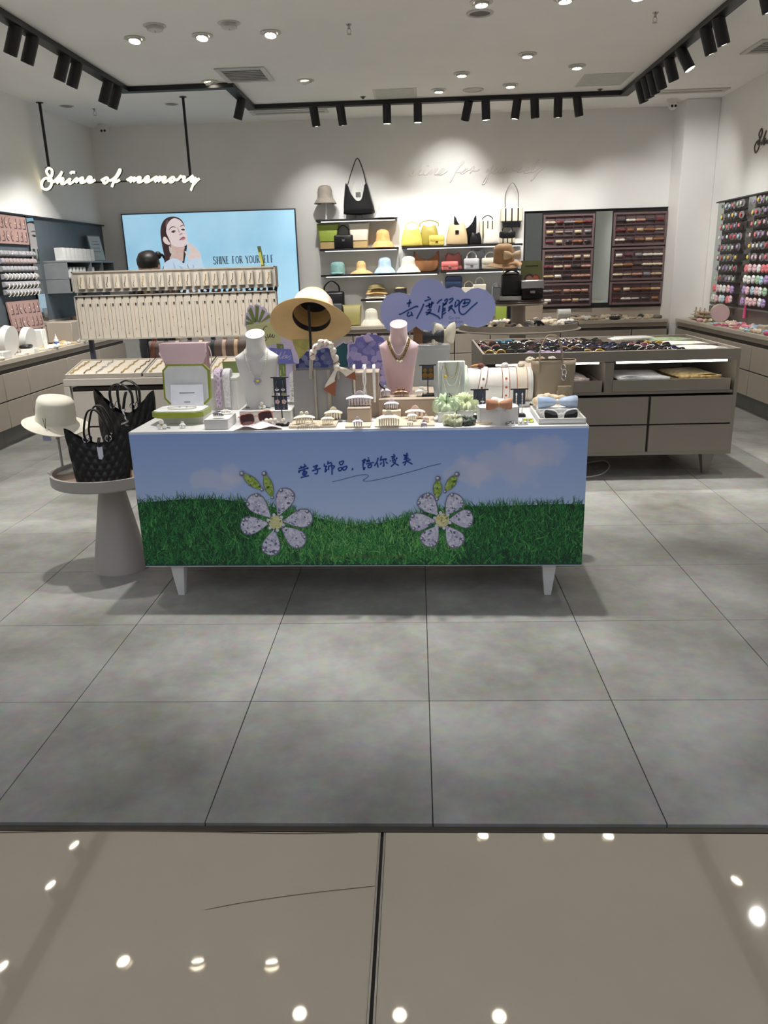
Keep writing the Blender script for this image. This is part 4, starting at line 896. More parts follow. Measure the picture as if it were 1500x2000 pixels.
def glasses_meshes(kind, fr, mf, ml, W=0.142, lw_=0.058, lh=0.046, temple=0.135):
    out = []; g = G(); gap = 0.018
    for s in (-1,1):
        L = [(s*(gap/2+lw_/2)+s*p[0], 0.0015*abs(p[0]), p[1]) for p in lens_outline(kind, lw_, lh, 16)]; g.tube(L, fr, 5, closed=True)
        x = s*(gap/2+lw_); g.tube([(x-s*0.003,0,lh*0.28),(x+s*0.006,0.004,lh*0.28),(x+s*0.008,0.02,lh*0.28),(x+s*0.004,temple*0.75,lh*0.25),(x,temple,-0.012)], fr*1.0, 5)
    g.tube([(-gap/2-0.001,0,lh*0.1),(0,-0.003,lh*0.2),(gap/2+0.001,0,lh*0.1)], fr, 5); out.append(g.mesh('frame', mf, 60))
    for s in (-1,1):
        L = lens_outline(kind, lw_, lh, 16); g = G(); n = len(L); c0 = s*(gap/2+lw_/2)
        vs = [(c0+s*p[0]*q, -0.003*(1-q*q)+o, p[1]*q) for o in (0, 0.0015) for q in (1.0, 0.6) for p in L]
        fs = [(i, (i+1) % n, n+(i+1) % n, n+i) for i in range(n)]+[tuple(n+i for i in range(n))]+[tuple(3*n+i for i in range(n))]+[(2*n+i, 2*n+(i+1) % n, 3*n+(i+1) % n, 3*n+i) for i in range(n)]
        g.add(vs, fs); out.append(g.mesh('lens', ml, 60))
    return out
def glasses(label, loc, rot, kind, mf, ml, fr=0.0022, group=None, scale=1.0, **kw):
    t = thing('sunglasses', label, 'sunglasses', loc, 0, group, rot=rot); t.scale = (scale,)*3
    ms = cached(('gl',kind,mf.name,ml.name,fr), lambda: glasses_meshes(kind, fr, mf, ml, **kw))
    inst('frame', ms[0], t); inst('lens', ms[1], t); inst('lens', ms[2], t); return t
def hat(label, loc, rot, R, H, B, m, band=None, bandh=0.03, brim=None, wav=0.0, wk=3, crown_sq=0.75, cat='hat', name='sun_hat', group=None, droop=0.02, flare=1.0, inner=None, fold=0.0, lin_=False):
    """R crown radius, H crown height, B brim outer radius; brim(a) optional drop"""
    t = thing(name, label, cat, loc, 0, group, rot=rot)
    def fn(p, a, r, z):
        if r <= R*1.02: 
            k_ = 1+fold*math.sin(z/H*22+2*math.sin(a)); return (p[0]*k_, p[1]*k_, p[2])
        q = (r-R)/(B-R); dz = wav*q*math.sin(wk*a+0.6); return (p[0], p[1], p[2]+dz+ (brim(a)*q*q if brim else 0))
    prof = [(B,-droop),(B*0.995,-droop-0.003),(R+(B-R)*0.66,-droop*0.55),(R+(B-R)*0.33,-droop*0.18),(R*1.02,0),(R*0.985,H*0.25),(R*0.96,H*0.55),(R*0.93,H*crown_sq),(R*0.80,H*0.92),(R*0.55,H*0.985),(R*0.25,H),(0.001,H)]
    if lin_: prof[2:4] = [(R+(B-R)*0.66,-droop*0.72),(R+(B-R)*0.33,-droop*0.40)]; prof[6:11] = [(R*0.965,H*0.50),(R*0.91,H*0.70),(R*0.76,H*0.86),(R*0.52,H*0.95),(R*0.25,H*0.99)]
    g = G(); g.lathe(prof, 48, fn=fn)
    prof2 = [(B*0.995,-droop-0.004),(R+(B-R)*0.66,-droop*0.55-0.004),(R+(B-R)*0.33,-droop*0.18-0.004),(R*0.97,-0.003),(R*0.94,H*0.5),(R*0.78,H*0.88),(0.001,H*0.97)]
    g.lathe(prof2, 48, fn=lambda p, a, r, z: fn(p, a, r if r > R else R, z)); g.build('felt', m, t, fix=False, smooth=60)
    if inner:
        g = G(); g.lathe([(R*0.965,0.0),(R*0.95,0.03)], 40); g.lathe([(R*0.78,H*0.86),(0.001,H*0.95)], 40); g.build('lining', inner, t, fix=False)
    if band:
        g = G(); g.lathe([(R*1.025,0.003),(R*1.012,bandh*0.5),(R*1.0,bandh)], 40); g.build('band', band, t)
    return t
def box_riser(name, label, cat, x0, x1, yb, yt, depth, m, zb=0.755, Y=None, group=None, bev=0.002):
    """box whose front lower edge is at pixel row yb on height zb"""
    if Y is None: Y = pz((x0+x1)/2, yb, zb).y
    a, b = py(x0, yb, Y), py(x1, yb, Y); ht = py((x0+x1)/2, yt, Y).z-zb
    t = thing(name, label, cat, ((a.x+b.x)/2, Y+depth/2, zb), 0, group)
    g = G(); g.box((0,0,ht*0.46), (b.x-a.x, depth, ht*0.92), bev); g.build('body', m, t)
    g = G(); g.box((0,0,ht*0.955), (b.x-a.x, depth, ht*0.085), bev); g.build('top_panel', m, t)
    return t, zb+ht, Y
def earring_stand(label, px_, yb, ytop, zb, items, group='black earring stands on the front table', Y=None, cardw=0.052, cardh=0.062):
    p = pz(px_, yb, zb) if Y is None else Vector((py(px_, yb, Y).x, Y, zb)); H = py(px_, ytop, p.y).z-zb
    t = thing('earring_stand', label, 'earring stand', p, 0, group)
    g = G(); g.box((0,0,0.006), (0.055,0.04,0.012), 0.002); g.build('base', M_black, t)
    g = G(); g.cyl((0,0.004,0.012),(0,0.004,H),0.0025,n=8); g.build('rod', M_black, t)
    g = G(); g.box((0,0,H), (cardw*1.45,0.006,0.005), 0.001); g.build('crossbar', M_black, t)
    g = G(); g.box((0,-0.004,H-cardh/2-0.002), (cardw,0.002,cardh)); g.build('card', mat('slate_card', (58,66,80), 0.6), t)
    for s in (-1,1):
        g = G(); x = s*cardw*0.24; z = H-cardh*0.35
        if items == 'disc': g.cyl((x,-0.007,z),(x,-0.005,z),0.009,n=12); g.cyl((x,-0.008,z-0.022),(x,-0.006,z-0.022),0.012,n=14)
        elif items == 'drop': g.tube([(x,-0.006,z+0.008),(x+s*0.003,-0.008,z-0.01),(x,-0.007,z-0.02)],0.0016,5); g.ell((x,-0.007,z-0.028),(0.009,0.004,0.006),8,5); beaded(g, [(x,-0.007,z-0.03),(x,-0.006,z-0.11)], 0.0022, 0.012, 5)
        else: g.ell((x,-0.007,z),(0.004,0.003,0.007),8,5); beaded(g, [(x,-0.007,z-0.006),(x,-0.006,z-0.085)], 0.003, 0.010, 5)
        g.build('earring', {'disc': M_goldm, 'drop': M_silver}.get(items, M_pearl), t)
    return t, p, H
def headband(name, label, top, bottom_y, w, thick, m, style='plain', group='headbands on the front table', drop=None, dep=0.10, m2=None):
    """arched band hung over an edge: top centre point, drop length in front"""
    t = thing(name, label, 'headband', top, 0, group); k = 26; P = []; drop = drop or 0.13
    for i in range(k+1):
        a = PI*i/k; P.append(Vector((0.006*math.sin(3*a), dep*0.5*(1-math.cos(a)) - 0.0, 0)))
    pts = [Vector((0, -dep*0.10*math.sin(PI*i/12), -drop*(1-i/12)**1.0)) for i in range(12)]
    arc = [Vector((0, dep*0.5*(1-math.cos(PI*i/14)), dep*0.34*math.sin(PI*i/14))) for i in range(15)]
    back = [Vector((0, dep, -drop*0.9*i/10)) for i in range(1, 11)]
    path = pts+arc+back
    if style == 'braid':
        for s in range(3):
            g = G(); Q = [p+Vector((w*0.30*math.sin(i*0.9+s*2.09), -abs(thick*0.5*math.cos(i*0.9+s*2.09)), 0)) for i, p in enumerate(path)]
            g.tube(Q, [w*0.24*(0.7+0.3*math.sin(PI*min(1,i/24))) for i in range(len(Q))], 7); g.build('strand', m, t)
    elif style == 'twist':
        for s in range(2):
            g = G(); Q = [p+Vector((w*0.30*math.sin(i*0.55+s*PI), -thick*0.4*math.cos(i*0.55+s*PI), 0)) for i, p in enumerate(path)]; g.tube(Q, w*0.26, 7); g.build('strand', m, t)
    else:
        g = G(); sweep(g, path, [w*(0.75+0.25*math.sin(PI*min(1,i/26))) for i in range(len(path))], thick); g.build('band', m, t)
    return t
# ================================================================ FRONT TABLE: WHAT STANDS ON IT
TZ = 0.755
def P0(x, y, z=TZ): return pz(x, y, z)
# risers
box_riser('display_riser', 'small white riser block holding a hair clip by the pink sunglasses', 'riser', 400, 447, 841, 819, 0.15, M_velvet, Y=0.885)
rB, zB, YB_ = box_riser('display_riser', 'low white riser block under the white necklace bust', 'riser', 469, 570, 827, 802, 0.22, M_velvet)
rC, zC_, YC_ = box_riser('display_riser', 'tall white riser block under the lilac handbag', 'riser', 330, 467, 802, 739, 0.24, M_velvet)
# jewel box
p = P0(350, 829); t = thing('jewellery_box', 'open green octagonal jewellery box with a bracelet and a card', 'jewellery box', (p.x, p.y+0.06, TZ), math.radians(-3))
M_grn = mat('lime_lacquer', (150,160,52), 0.3, coat=0.3); M_wht = mat('box_lining', (228,230,230), 0.6)
def octo(w, d, c): return [(-w/2+c,-d/2),(w/2-c,-d/2),(w/2,-d/2+c),(w/2,d/2-c),(w/2-c,d/2),(-w/2+c,d/2),(-w/2,d/2-c),(-w/2,-d/2+c)]
g = G(); g.box((0.01,0.02,0.016), (0.19,0.12,0.032), 0.002); g.build('pedestal', M_velvet, t)
g = G(); g.slab(octo(0.228,0.175,0.03), 0.033, 0.056); g.build('box_base', M_grn, t)
g = G(); g.slab(octo(0.214,0.160,0.027), 0.0555, 0.060); g.build('inner_pad', M_wht, t)
ld = bpy.data.objects.new('lid', None); COL.objects.link(ld); ld.parent = t; ld.location = (0,0.085,0.060); ld.rotation_euler = (math.radians(84),0,0)
g = G(); g.slab([(x, y+0.092) for x, y in octo(0.215,0.178,0.026)], -0.016, 0.004); g.build('lid_shell', M_grn, ld)
g = G(); g.slab([(x, y+0.092) for x, y in octo(0.198,0.162,0.022)], 0.0035, 0.006); g.build('lid_lining', M_wht, ld)
g = G(); g.tube([(0.062*math.cos(2*PI*i/40), 0.005+0.04*math.sin(2*PI*i/40), 0.0635) for i in range(40)], 0.003, 6, closed=True); g.build('bracelet', M_pearl, t)
for s in (-1,1):
    g = G(); g.ell((s*0.016,0.02,0.064),(0.005,0.004,0.004),8,5); g.build('ear_stud', M_silver, t)
cdm = thing('thank_you_card', 'white printed card leaning inside the green jewellery box lid', 'card', t.matrix_world @ Vector((0,0,0)), 0); cdm.location = (t.location.x+0.01, t.location.y+0.055, TZ+0.0605); cdm.rotation_euler = (math.radians(-12),0,math.radians(-2))
g = G(); g.box((0,0,0.047), (0.148,0.002,0.094)); g.build('sheet', mat('card_white', (236,238,248), 0.5), cdm)
for zz, ww in ((0.058,0.07),(0.018,0.028)):
    g = G(); g.box((0,-0.0012,zz), (ww,0.0006,0.004)); g.build('printed_line', mat('card_grey', (120,124,140), 0.6), cdm)
# lilac flap bag
M_lil = mat('lilac_leather', (232,202,212), 0.42, var=0.03, bump=0.1, bscale=300)
p = py(368, 736, YC_+0.10); t = thing('flap_bag', 'lilac leather flap bag standing on the tall white riser', 'bag', (p.x, YC_+0.105, zC_), math.radians(-2))
def bagshape(w, h, d, taper=0.0, r=0.03): 
    def fn(u, v):
        a = 2*PI*u; c_, s_ = math.cos(a), math.sin(a); k = 1-taper*(1-v)
        e = 0.45; return (math.copysign(abs(c_)**e,c_)*w/2*k, math.copysign(abs(s_)**e,s_)*d/2*(1-0.35*v**2), v*h)
    g = G(); g.surf(fn, 40, 8, True); n = 9
    g.add([fn(i/40,0) for i in range(40)], [tuple(range(39,-1,-1))]); g.add([fn(i/40,1) for i in range(40)], [tuple(range(40))]); return g
g = bagshape(0.218,0.150,0.075,0.04); g.build('bag_body', mat('mauve_leather', (196,162,170), 0.45, var=0.03), t)
g = G(); K = 24; vs = []
for j in range(9):
    v = j/8
    for i in range(K+1):
        x = (i/K-0.5)*0.23; sag = (1-(abs(x)/0.115)**4); y = -0.046-0.004*v if v > 0.25 else 0.03-0.076*(v/0.25); z = 0.158 if v < 0.25 else 0.158-(v-0.25)/0.75*(0.058+0.045*max(0,sag)**0.5)
        if abs(x) > 0.105 and v > 0.9: z += 0.02
        vs.append((x, y, z))
g.add(vs, [(j*(K+1)+i, j*(K+1)+i+1, (j+1)*(K+1)+i+1, (j+1)*(K+1)+i) for j in range(8) for i in range(K)]); o = g.build('flap', M_lil, t, smooth=60)
sm = o.modifiers.new('thickness', 'SOLIDIFY'); sm.thickness = 0.004
g = G(); sweep(g, spline([(0.112,0,0.14),(0.124,-0.01,0.10),(0.118,-0.015,0.03),(0.112,0.0,0.005)]), 0.012, 0.003, (0,1,0)); g.build('side_strap', M_lil, t)
# headbands on the tall riser
headband('headband', 'lilac plaited satin headband hung over the tall white riser', py(424,735,YC_-0.012), 0, 0.034, 0.014, fabric('lilac_satin', (200,176,206), (226,208,230)), 'braid', drop=0.145, dep=0.08)
headband('headband', 'white lace headband hung over the tall white riser', py(441,735,YC_-0.012), 0, 0.036, 0.010, fabric('white_lace', (206,200,210), (240,238,240), 90), 'plain', drop=0.145, dep=0.08)
g = G(); g.slab(octo(0.09,0.012,0.002), 0, 0.055); tag(g.build('green_box', mat('sage_card', (124,138,84), 0.6), None, (py(452,738,YC_+0.16).x, YC_+0.19, zC_)), 'sage green box corner behind the white lace headband', 'box')
# bits on the small riser and table edge
def hair_clip_flower(label, loc, m, r=0.012, gold=True, group='small flower hair clips on the front table'):
    t = thing('flower_clip', label, 'hair clip', loc, 0, group)
    for i in range(3):
        a = 2*PI*i/3+PI/2; g = G(); g.ell((r*math.cos(a),-0.002+0.004*i*0,r*1.4+r*math.sin(a)), (r*0.85,r*0.4,r*0.85), 10, 6); g.build('petal', m, t)
    g = G(); g.ell((0,-0.006,r*1.4),(r*0.3,r*0.3,r*0.3),8,6); g.build('stamen', M_goldm, t)
    g = G(); sweep(g, [(0,0.004,0.003),(0.018,0.004,0.006),(0.034,0.002,0.004)], 0.006, 0.003, (0,1,0)); g.build('elastic', M_black, t); return t
hair_clip_flower('white three-petal flower hair tie in front of the jewellery box', P0(317,838), M_whsh, 0.013)
claw('tiny white jaw clip beside the flower hair tie', 357, 836, TZ, 0.026, 0.028, 4, M_whsh, 'tabs')
claw('silver and white jaw clip on the small white riser', 427, 814, TZ+0.05, 0.05, 0.028, 5, M_silver, 'bar')
claw('white flower barrette lying on the small white riser', 441, 806, TZ+0.05, 0.05, 0.016, 4, M_whsh, 'tabs')
# white bust with pearls
p = pz(505, 797, zB); BW, BH = 0.190, 0.315
b1 = bust('white necklace bust wearing a pearl strand with a flower pendant', (p.x, p.y+0.045, zB), math.radians(8), BW, BH, M_velvet)
nk = thing('pearl_necklace', 'pearl strand with a crystal flower pendant on the white bust', 'necklace', b1.location, math.radians(8))
pts = bust_path(BW, BH, 0.80, 0.40, 0.27); g = G(); beaded(g, pts, 0.0032, 0.0062, 6); g.build('pearl_strand', M_pearl, nk)
yf = bust_front(0, BH*0.39, BW, BH)-0.008
for i in range(6):
    a = 2*PI*i/6; g = G(); g.ell((0.011*math.cos(a), yf, BH*0.385+0.011*math.sin(a)), (0.0068,0.003,0.0068), 8, 5); g.build('petal', mat('crystal', (206,206,226), 0.08, trans=0.5, coat=1.0), nk)
g = G(); g.ell((0,yf-0.003,BH*0.385),(0.006,0.004,0.006),8,6); g.build('citrine', mat('citrine', (226,206,60), 0.1, coat=1.0), nk)
# earrings and ring on low riser
for i, (x, y) in enumerate(((487,797),)):
    t = thing('earring_card', 'grey card with two white stud earrings at the foot of the white bust', 'earrings', pz(x,y,zB)); g = G(); g.box((0,0,0.004),(0.03,0.02,0.004)); g.build('card', mat('grey_card', (150,150,150), 0.6), t)
    for s in (-1,1): g = G(); g.ell((s*0.007,-0.003,0.010),(0.005,0.004,0.005),8,6); g.build('stud', M_pearl, t)
hair_clip_flower('white and gold flower ring at the foot of the white bust', pz(512,799,zB), M_whsh, 0.010)
# double earring stand
t, p, H = earring_stand('two-tier black earring stand in front of the green sign post', 552, 831, 737, TZ, 'drop')
g = G(); g.box((0,-0.002,H-0.078), (0.075,0.006,0.005), 0.001); g.build('crossbar', M_black, t)
g = G(); g.box((0,-0.004,H-0.108), (0.055,0.004,0.055)); g.build('card', mat('slate_card', (58,66,80), 0.6), t)
for s in (-1,1):
    for i in range(5):
        a = 2*PI*i/5; g = G(); g.ell((s*0.014+0.006*math.cos(a),-0.008,H-0.10+0.006*math.sin(a)),(0.0045,0.003,0.0045),7,5); g.build('petal', mat('blush_petal', (226,196,196), 0.4), t)
# pink sunglasses and cloth, beads
M_lensb = mat('brown_lens', (74,44,48), 0.08, coat=1.0, alpha=0.93); M_rose = mat('rose_gold', (208,150,128), 0.25, metal=0.9); M_lensk = mat('black_lens', (16,16,18), 0.06, coat=1.0)
p = P0(506, 833); glasses('rose framed sunglasses with brown lenses resting on a blush cloth', (p.x-0.01, p.y+0.005, TZ+0.036), (math.radians(-6),math.radians(-7),math.radians(4)), 'square', M_rose, M_lensb, fr=0.002, scale=1.04)
t = thing('cloth', 'blush pink folded cloth under the rose sunglasses', 'cloth', P0(506,838)); rn = random.Random(4)
g = G(); g.surf(lambda u, v: ((u-0.5)*0.205*(1-0.25*v), (v-0.25)*0.085, 0.004+0.010*math.sin(9*u+3*v)*math.sin(PI*u)*(1-v*0.3)+0.010*math.sin(PI*u)), 24, 8); g.build('fabric', fabric('blush_cloth', (232,210,214)), t)
t = thing('pearl_scrunchie', 'bunch of big white pearls on a hair tie beside the rose sunglasses', 'hair tie', P0(533,832))
rn = random.Random(5)
for i in range(13):
    g = G(); a = i*0.9; g.ell((-0.05+0.104*i/12, 0.008*math.sin(a*2.1), 0.013+0.011*(i % 2)), rn.uniform(0.008,0.011), 10, 7); g.build('pearl', M_pearl, t)
# ---------------------------------------------------------------- cut-out summer sign boards
def board(name, label, outline, c, Y, m, smooth=0, thick=0.006, edge=None):
    t = thing(name, label, 'sign board', (py(*c(outline[0]), Y).x, Y, TZ)); A = Art((0,Y,1), (0,-1,0), t)
    P = A.pts(outline, c, 0, smooth, True); n = len(P); g = G(); g.add(P+[q+Vector((0,thick,0)) for q in P], [tuple(range(n)), tuple(range(2*n-1,n-1,-1))]+[(i,n+i,n+(i+1) % n,(i+1) % n) for i in range(n)]); g.build('board', m, t, smooth=0); return t, A
M_lav = mat('lavender_card', (200,190,222), 0.5); M_gdk = mat('olive_print', (112,128,72), 0.5); M_glt = mat('sage_print', (186,190,142), 0.5); M_blu = mat('periwinkle_print', (112,118,190), 0.5)
c = crop(470,590,10); YS = 1.50
bd, A = board('summer_sign', 'lavender cut-out board with a green fan and Summer Vibes panels', [(75,470),(78,330),(92,225),(128,205),(128,130),(185,55),(235,65),(252,125),(265,62),(300,35),(370,55),(402,95),(455,90),(512,150),(515,200),(560,205),(612,250),(622,262),(620,195),(650,178),(800,175),(822,200),(815,420),(1040,420),(1130,800),(1140,1200),(1000,1220),(1060,1900),(700,1900),(690,1230),(560,1200),(520,900),(240,900),(170,700),(100,480)], c, YS, M_lav)
bw_ = A.at(c((700,1900)))
def bp(name, m, polys, lift, smooth=0):
    g = G()
    for L in polys: g = G(); A.poly(g, L, c, lift, smooth); flat(name, m, bd, g)
for L in ([(100,450),(105,375),(240,400),(270,425)],[(105,330),(115,255),(245,385),(215,400)],[(145,165),(205,95),(300,360),(280,400),(240,400)],[(290,70),(360,85),(340,380),(285,400)],[(420,135),(482,185),(380,395),(335,395)],[(545,235),(598,290),(420,390),(380,400)]): bp('fan_ray', M_gdk, [L], 0.0005)
bp('sign_panel', M_glt, [[(118,455),(700,330),(800,795),(230,905)]], 0.0010); bp('panel_border', mat('sage_line', (206,208,176), 0.5), [[(185,470),(690,362),(692,372),(190,480)]], 0.0016)
bp('post', M_gdk, [[(640,225),(780,215),(770,330),(650,335)],[(700,815),(835,825),(880,1210),(900,1890),(780,1890),(740,1210)]], 0.0006)
bp('post_dash', M_glt, [[(692,240),(708,240),(706,325),(694,325)],[(785,860),(800,860),(800,905),(786,905)],[(832,1250),(845,1250),(856,1390),(845,1390)],[(772,1325),(784,1325),(790,1435),(776,1435)]], 0.0018)
bp('lower_panel', M_blu, [[(560,890),(985,920),(1040,1180),(1110,1200),(730,1205),(600,1190)]], 0.0012)
g = G()
for L in ([(525,485),(490,470),(440,540),(430,620),(480,680),(510,710),(490,750),(430,755)],[(520,620),(530,690),(550,690),(580,620),(575,680),(600,680)],[(600,680),(625,630),(620,680),(650,690),(665,640)]): A.stroke(g, L, 0.0042, c, 0.0018, 5, True)
flat('script_sun', mat('print_dark', (60,64,52), 0.5), bd, g); g = G()
for L in ([(700,950),(720,1090),(800,960)],[(800,960),(760,1090),(780,1100),(820,1060)],[(870,960),(820,1090),(830,1100)],[(830,1080),(880,1040),(880,1080),(840,1100)],[(880,1090),(920,1060),(910,1040),(890,1070),(910,1100),(950,1060)],[(985,1040),(950,1060),(975,1100),(940,1130)]): A.stroke(g, L, 0.0022, c, 0.0020, 5)
flat('script_vibes', mat('print_pale', (190,186,222), 0.5), bd, g)
# hydrangea boards
M_hy = [mat('hydrangea_%d' % i, q, 0.5, var=0.05) for i, q in enumerate(((172,164,214),(152,146,204),(190,176,220),(134,134,198)))]; M_hyd = mat('hydrangea_deep', (118,118,188), 0.5); M_teal = mat('teal_print', (44,92,100), 0.5); M_steel = [mat('bluehyd_%d' % i, q, 0.5, var=0.05) for i, q in enumerate(((110,116,158),(96,104,150),(122,126,166)))]
c = crop(610,640,10)
bd, A = board('hydrangea_sign', 'lavender hydrangea cut-out board between the hat and the pink bust', [(690,320),(815,300),(830,200),(870,165),(935,180),(950,145),(1030,145),(1090,100),(1140,110),(1160,150),(1200,105),(1260,120),(1290,185),(1370,150),(1410,190),(1440,300),(1600,500),(1600,1250),(760,1250),(700,700),(670,600),(690,450)], c, 1.47, M_lav, 3)
rn = random.Random(11); gs = [G() for _ in range(4)]; gd = G(); A.poly(gd, [(720,330),(830,310),(860,200),(950,180),(1100,130),(1250,140),(1380,200),(1560,520),(1560,1200),(780,1200),(720,700)], c, 0.0005); flat('deep_ground', M_hyd, bd, gd)
for i in range(70):
    x, y = rn.uniform(730,1500), rn.uniform(180,1150)
    if y < 330-(x-720)*0.35 or (x > 1330 and y < 260): continue
    rr = rn.uniform(56,84); a0 = rn.uniform(0,3); L = [(x+rr*(1+0.25*math.cos(2*(2*PI*k/10-a0)))*math.cos(2*PI*k/10), y+rr*(0.92)*math.sin(2*PI*k/10)) for k in range(10)]; A.poly(gs[i % 4], L, c, 0.0008+0.00003*i, 2)
for k in range(4): o = flat('printed_petals', M_hy[k], bd, gs[k]); o['kind'] = 'stuff'
bd, A = board('leaf_sign', 'teal leaf and blue hydrangea cut-out board behind the scarf handle', [(400,385),(450,375),(600,255),(640,300),(760,245),(800,290),(830,420),(800,1200),(-350,1200),(-330,560),(-150,420),(40,470),(200,370),(330,305),(400,340)], c, 1.52, M_lav, 0)
g = G(); A.poly(g, [(420,420),(610,290),(650,320),(780,290),(760,1190),(420,1190)], c, 0.0006); flat('teal_leaf', M_teal, bd, g)
g = G(); A.poly(g, [(-320,600),(-150,450),(40,490),(200,400),(380,400),(430,1190),(-330,1190)], c, 0.0007); flat('deep_ground', mat('navy_print', (62,74,132), 0.5), bd, g); gs = [G() for _ in range(3)]
for i in range(60):
    x, y = rn.uniform(-290,430), rn.uniform(430,1150); rr = rn.uniform(40,62); A.poly(gs[i % 3], [(x+rr*1.1*math.cos(2*PI*k/10), y+rr*math.sin(2*PI*k/10)) for k in range(10)], c, 0.0010+0.00003*i, 2)
for k in range(3): o = flat('printed_petals', M_steel[k], bd, gs[k]); o['kind'] = 'stuff'
c = crop(560,740,9.375)
bd, A = board('foliage_sign', 'small cut-out card with white blossoms and green leaves behind the grey tote', [(50,-90),(110,-150),(170,-100),(185,60),(165,430),(60,430)], c, 1.44, M_whsh)
gs = G()
for i in range(26):
    x, y = rn.uniform(65,150), rn.uniform(40,400); a0 = rn.uniform(0,3); A.poly(gs, [(x+18*math.cos(a0),y+18*math.sin(a0)),(x+5*math.cos(a0+1.6),y+5*math.sin(a0+1.6)),(x-18*math.cos(a0),y-18*math.sin(a0)),(x-5*math.cos(a0+1.6),y-5*math.sin(a0+1.6))], c, 0.0005)
o = flat('printed_leaves', mat('leaf_green', (96,150,84), 0.5), bd, gs); o['kind'] = 'stuff'
# ---------------------------------------------------------------- straw hat on a black stand
M_straw = wave_bump(mat('straw', (224,190,134), 0.6, var=0.08, scale=8), 60, 0.0015, 0.5, 'Z', rings=True); M_blk_cloth = fabric('black_lining', (28,30,38))
YH = 1.30; hp = py(608, 612, YH); st = thing('hat_stand', 'black metal hat stand holding the big straw hat', 'hat stand', (py(605,640,YH).x, YH, TZ))
g = G(); g.cyl((0,0,0),(0,0,0.008),0.07,n=28); g.build('base', M_black, st); g = G(); g.cyl((0,0,0.008),(0,0,hp.z+0.035-TZ),0.006,n=10); g.build('pole', M_black, st)
ht = hat('wide straw sun hat with a pink scarf band on a black stand', hp+Vector((0,0.005,-0.016)), (math.radians(-52),math.radians(2),0), 0.090, 0.130, 0.182, M_straw, fabric('pink_scarf', (226,190,182), (244,226,214), 26), 0.088, wav=0.010, wk=2, droop=0.036, inner=M_blk_cloth, brim=lambda a: 0.058*math.sin(a)-0.014*math.cos(2*a))
g = G(); g.box((0.0,-0.0,0.0),(0.022,0.003,0.006),0.001); g.build('gold_badge', M_goldm, ht, (0.0,-0.0915,0.027))
g = G(); a0 = py(575,668,YH-0.03)-hp; M_olive = fabric('olive_satin', (176,168,84), (208,200,120))
rib = thing('hat_ribbon', 'olive satin ribbon tail hanging below the straw hat brim', 'ribbon', py(590,664,YH+0.03)); g = G()
g.add([(-0.045,0,0.004),(0.05,0,0.004),(0.02,0.004,-0.05),(-0.018,0.006,-0.088),(-0.035,0.003,-0.04),(-0.04,-0.006,-0.02)], [(0,1,2),(0,2,5),(5,2,4),(4,2,3)]); o = g.build('ribbon_tail', M_olive, rib, smooth=0); o.modifiers.new('thickness','SOLIDIFY').thickness = 0.002
# ---------------------------------------------------------------- grey tote with scarf-wrapped handle
M_gtote = mat('grey_leather', (158,157,158), 0.45, var=0.03, bump=0.12, bscale=250); M_gt2 = mat('stone_leather', (178,170,158), 0.45, var=0.03)
YT = 1.06; a, b = py(576,822,YT), py(692,822,YT); tw = b.x-a.x; tt = thing('tote_bag', 'tall grey leather tote with a scarf-wrapped arched handle', 'bag', ((a.x+b.x)/2, YT+0.05, TZ)); th_ = py(634,723,YT).z-TZ
g = G(); g.surf(lambda u, v: ((u-0.5)*tw*(1-0.03*v), -0.05+0.010*math.sin(u*9)*v*(1-v)*2+0.006*v, v*th_), 24, 6); g.surf(lambda u, v: ((u-0.5)*tw*(1-0.03*v), 0.05-0.006*v, v*th_), 8, 3)
for s in (-1,1): g.surf(lambda u, v, s=s: (s*tw/2*(1-0.03*v)-s*0.012*math.sin(PI*u)*v, -0.05+0.1*u+0.006*v*(1-2*u), v*th_), 6, 6)
g.box((0,0,0.002),(tw*0.99,0.1,0.004)); g.build('tote_body', M_gtote, tt, smooth=60)
for xx in (-0.032, 0.028): g = G(); sweep(g, [(xx*tw/0.26,-0.0545,0.004),(xx*tw/0.26,-0.056,th_*0.5),(xx*tw/0.26,-0.0495,th_+0.002)], 0.010 if xx < 0 else 0.016, 0.005); g.build('strap_band', M_gt2, tt)
Wl = tt.location; hpts = [Vector((q.x-Wl.x, -0.045, q.z-Wl.z)) for q in (py(607,740,YT), py(608,700,YT), py(613,684,YT), py(628,669,YT), py(643,672,YT), py(651,690,YT), py(658,715,YT), py(660,740,YT))]
g = G(); g.tube(spline(hpts), 0.0085, 8); g.build('handle', M_gt2, tt)
M_sc = fabric('cream_print_scarf', (226,212,196), (244,238,228), 18); M_scr = fabric('rust_border', (150,88,62))
sc_ = thing('twilly_scarf', 'cream and rust printed scarf knotted around the grey tote handle', 'scarf', tt.location); g = G(); path = spline(hpts[1:7], 8); 
g.tube([p_+Vector((0.003*math.sin(i*1.1),-0.002+0.003*math.cos(i*1.1),0)) for i, p_ in enumerate(path)], [0.0125+0.003*math.sin(i*1.3) for i in range(len(path))], 8); g.build('wrap', M_sc, sc_)
for k in range(6): q = path[3+k*7 if 3+k*7 < len(path) else -1]; g = G(); g.tube([q+Vector((-0.014,-0.006,-0.006)), q+Vector((0,-0.016,0.002)), q+Vector((0.014,-0.006,0.008))], 0.0022, 5); g.build('rust_stripe', M_scr, sc_)
kn = hpts[6]+Vector((0.0,-0.012,-0.006)); g = G(); g.ell(kn,(0.014,0.013,0.015),10,8); g.build('knot', M_sc, sc_)
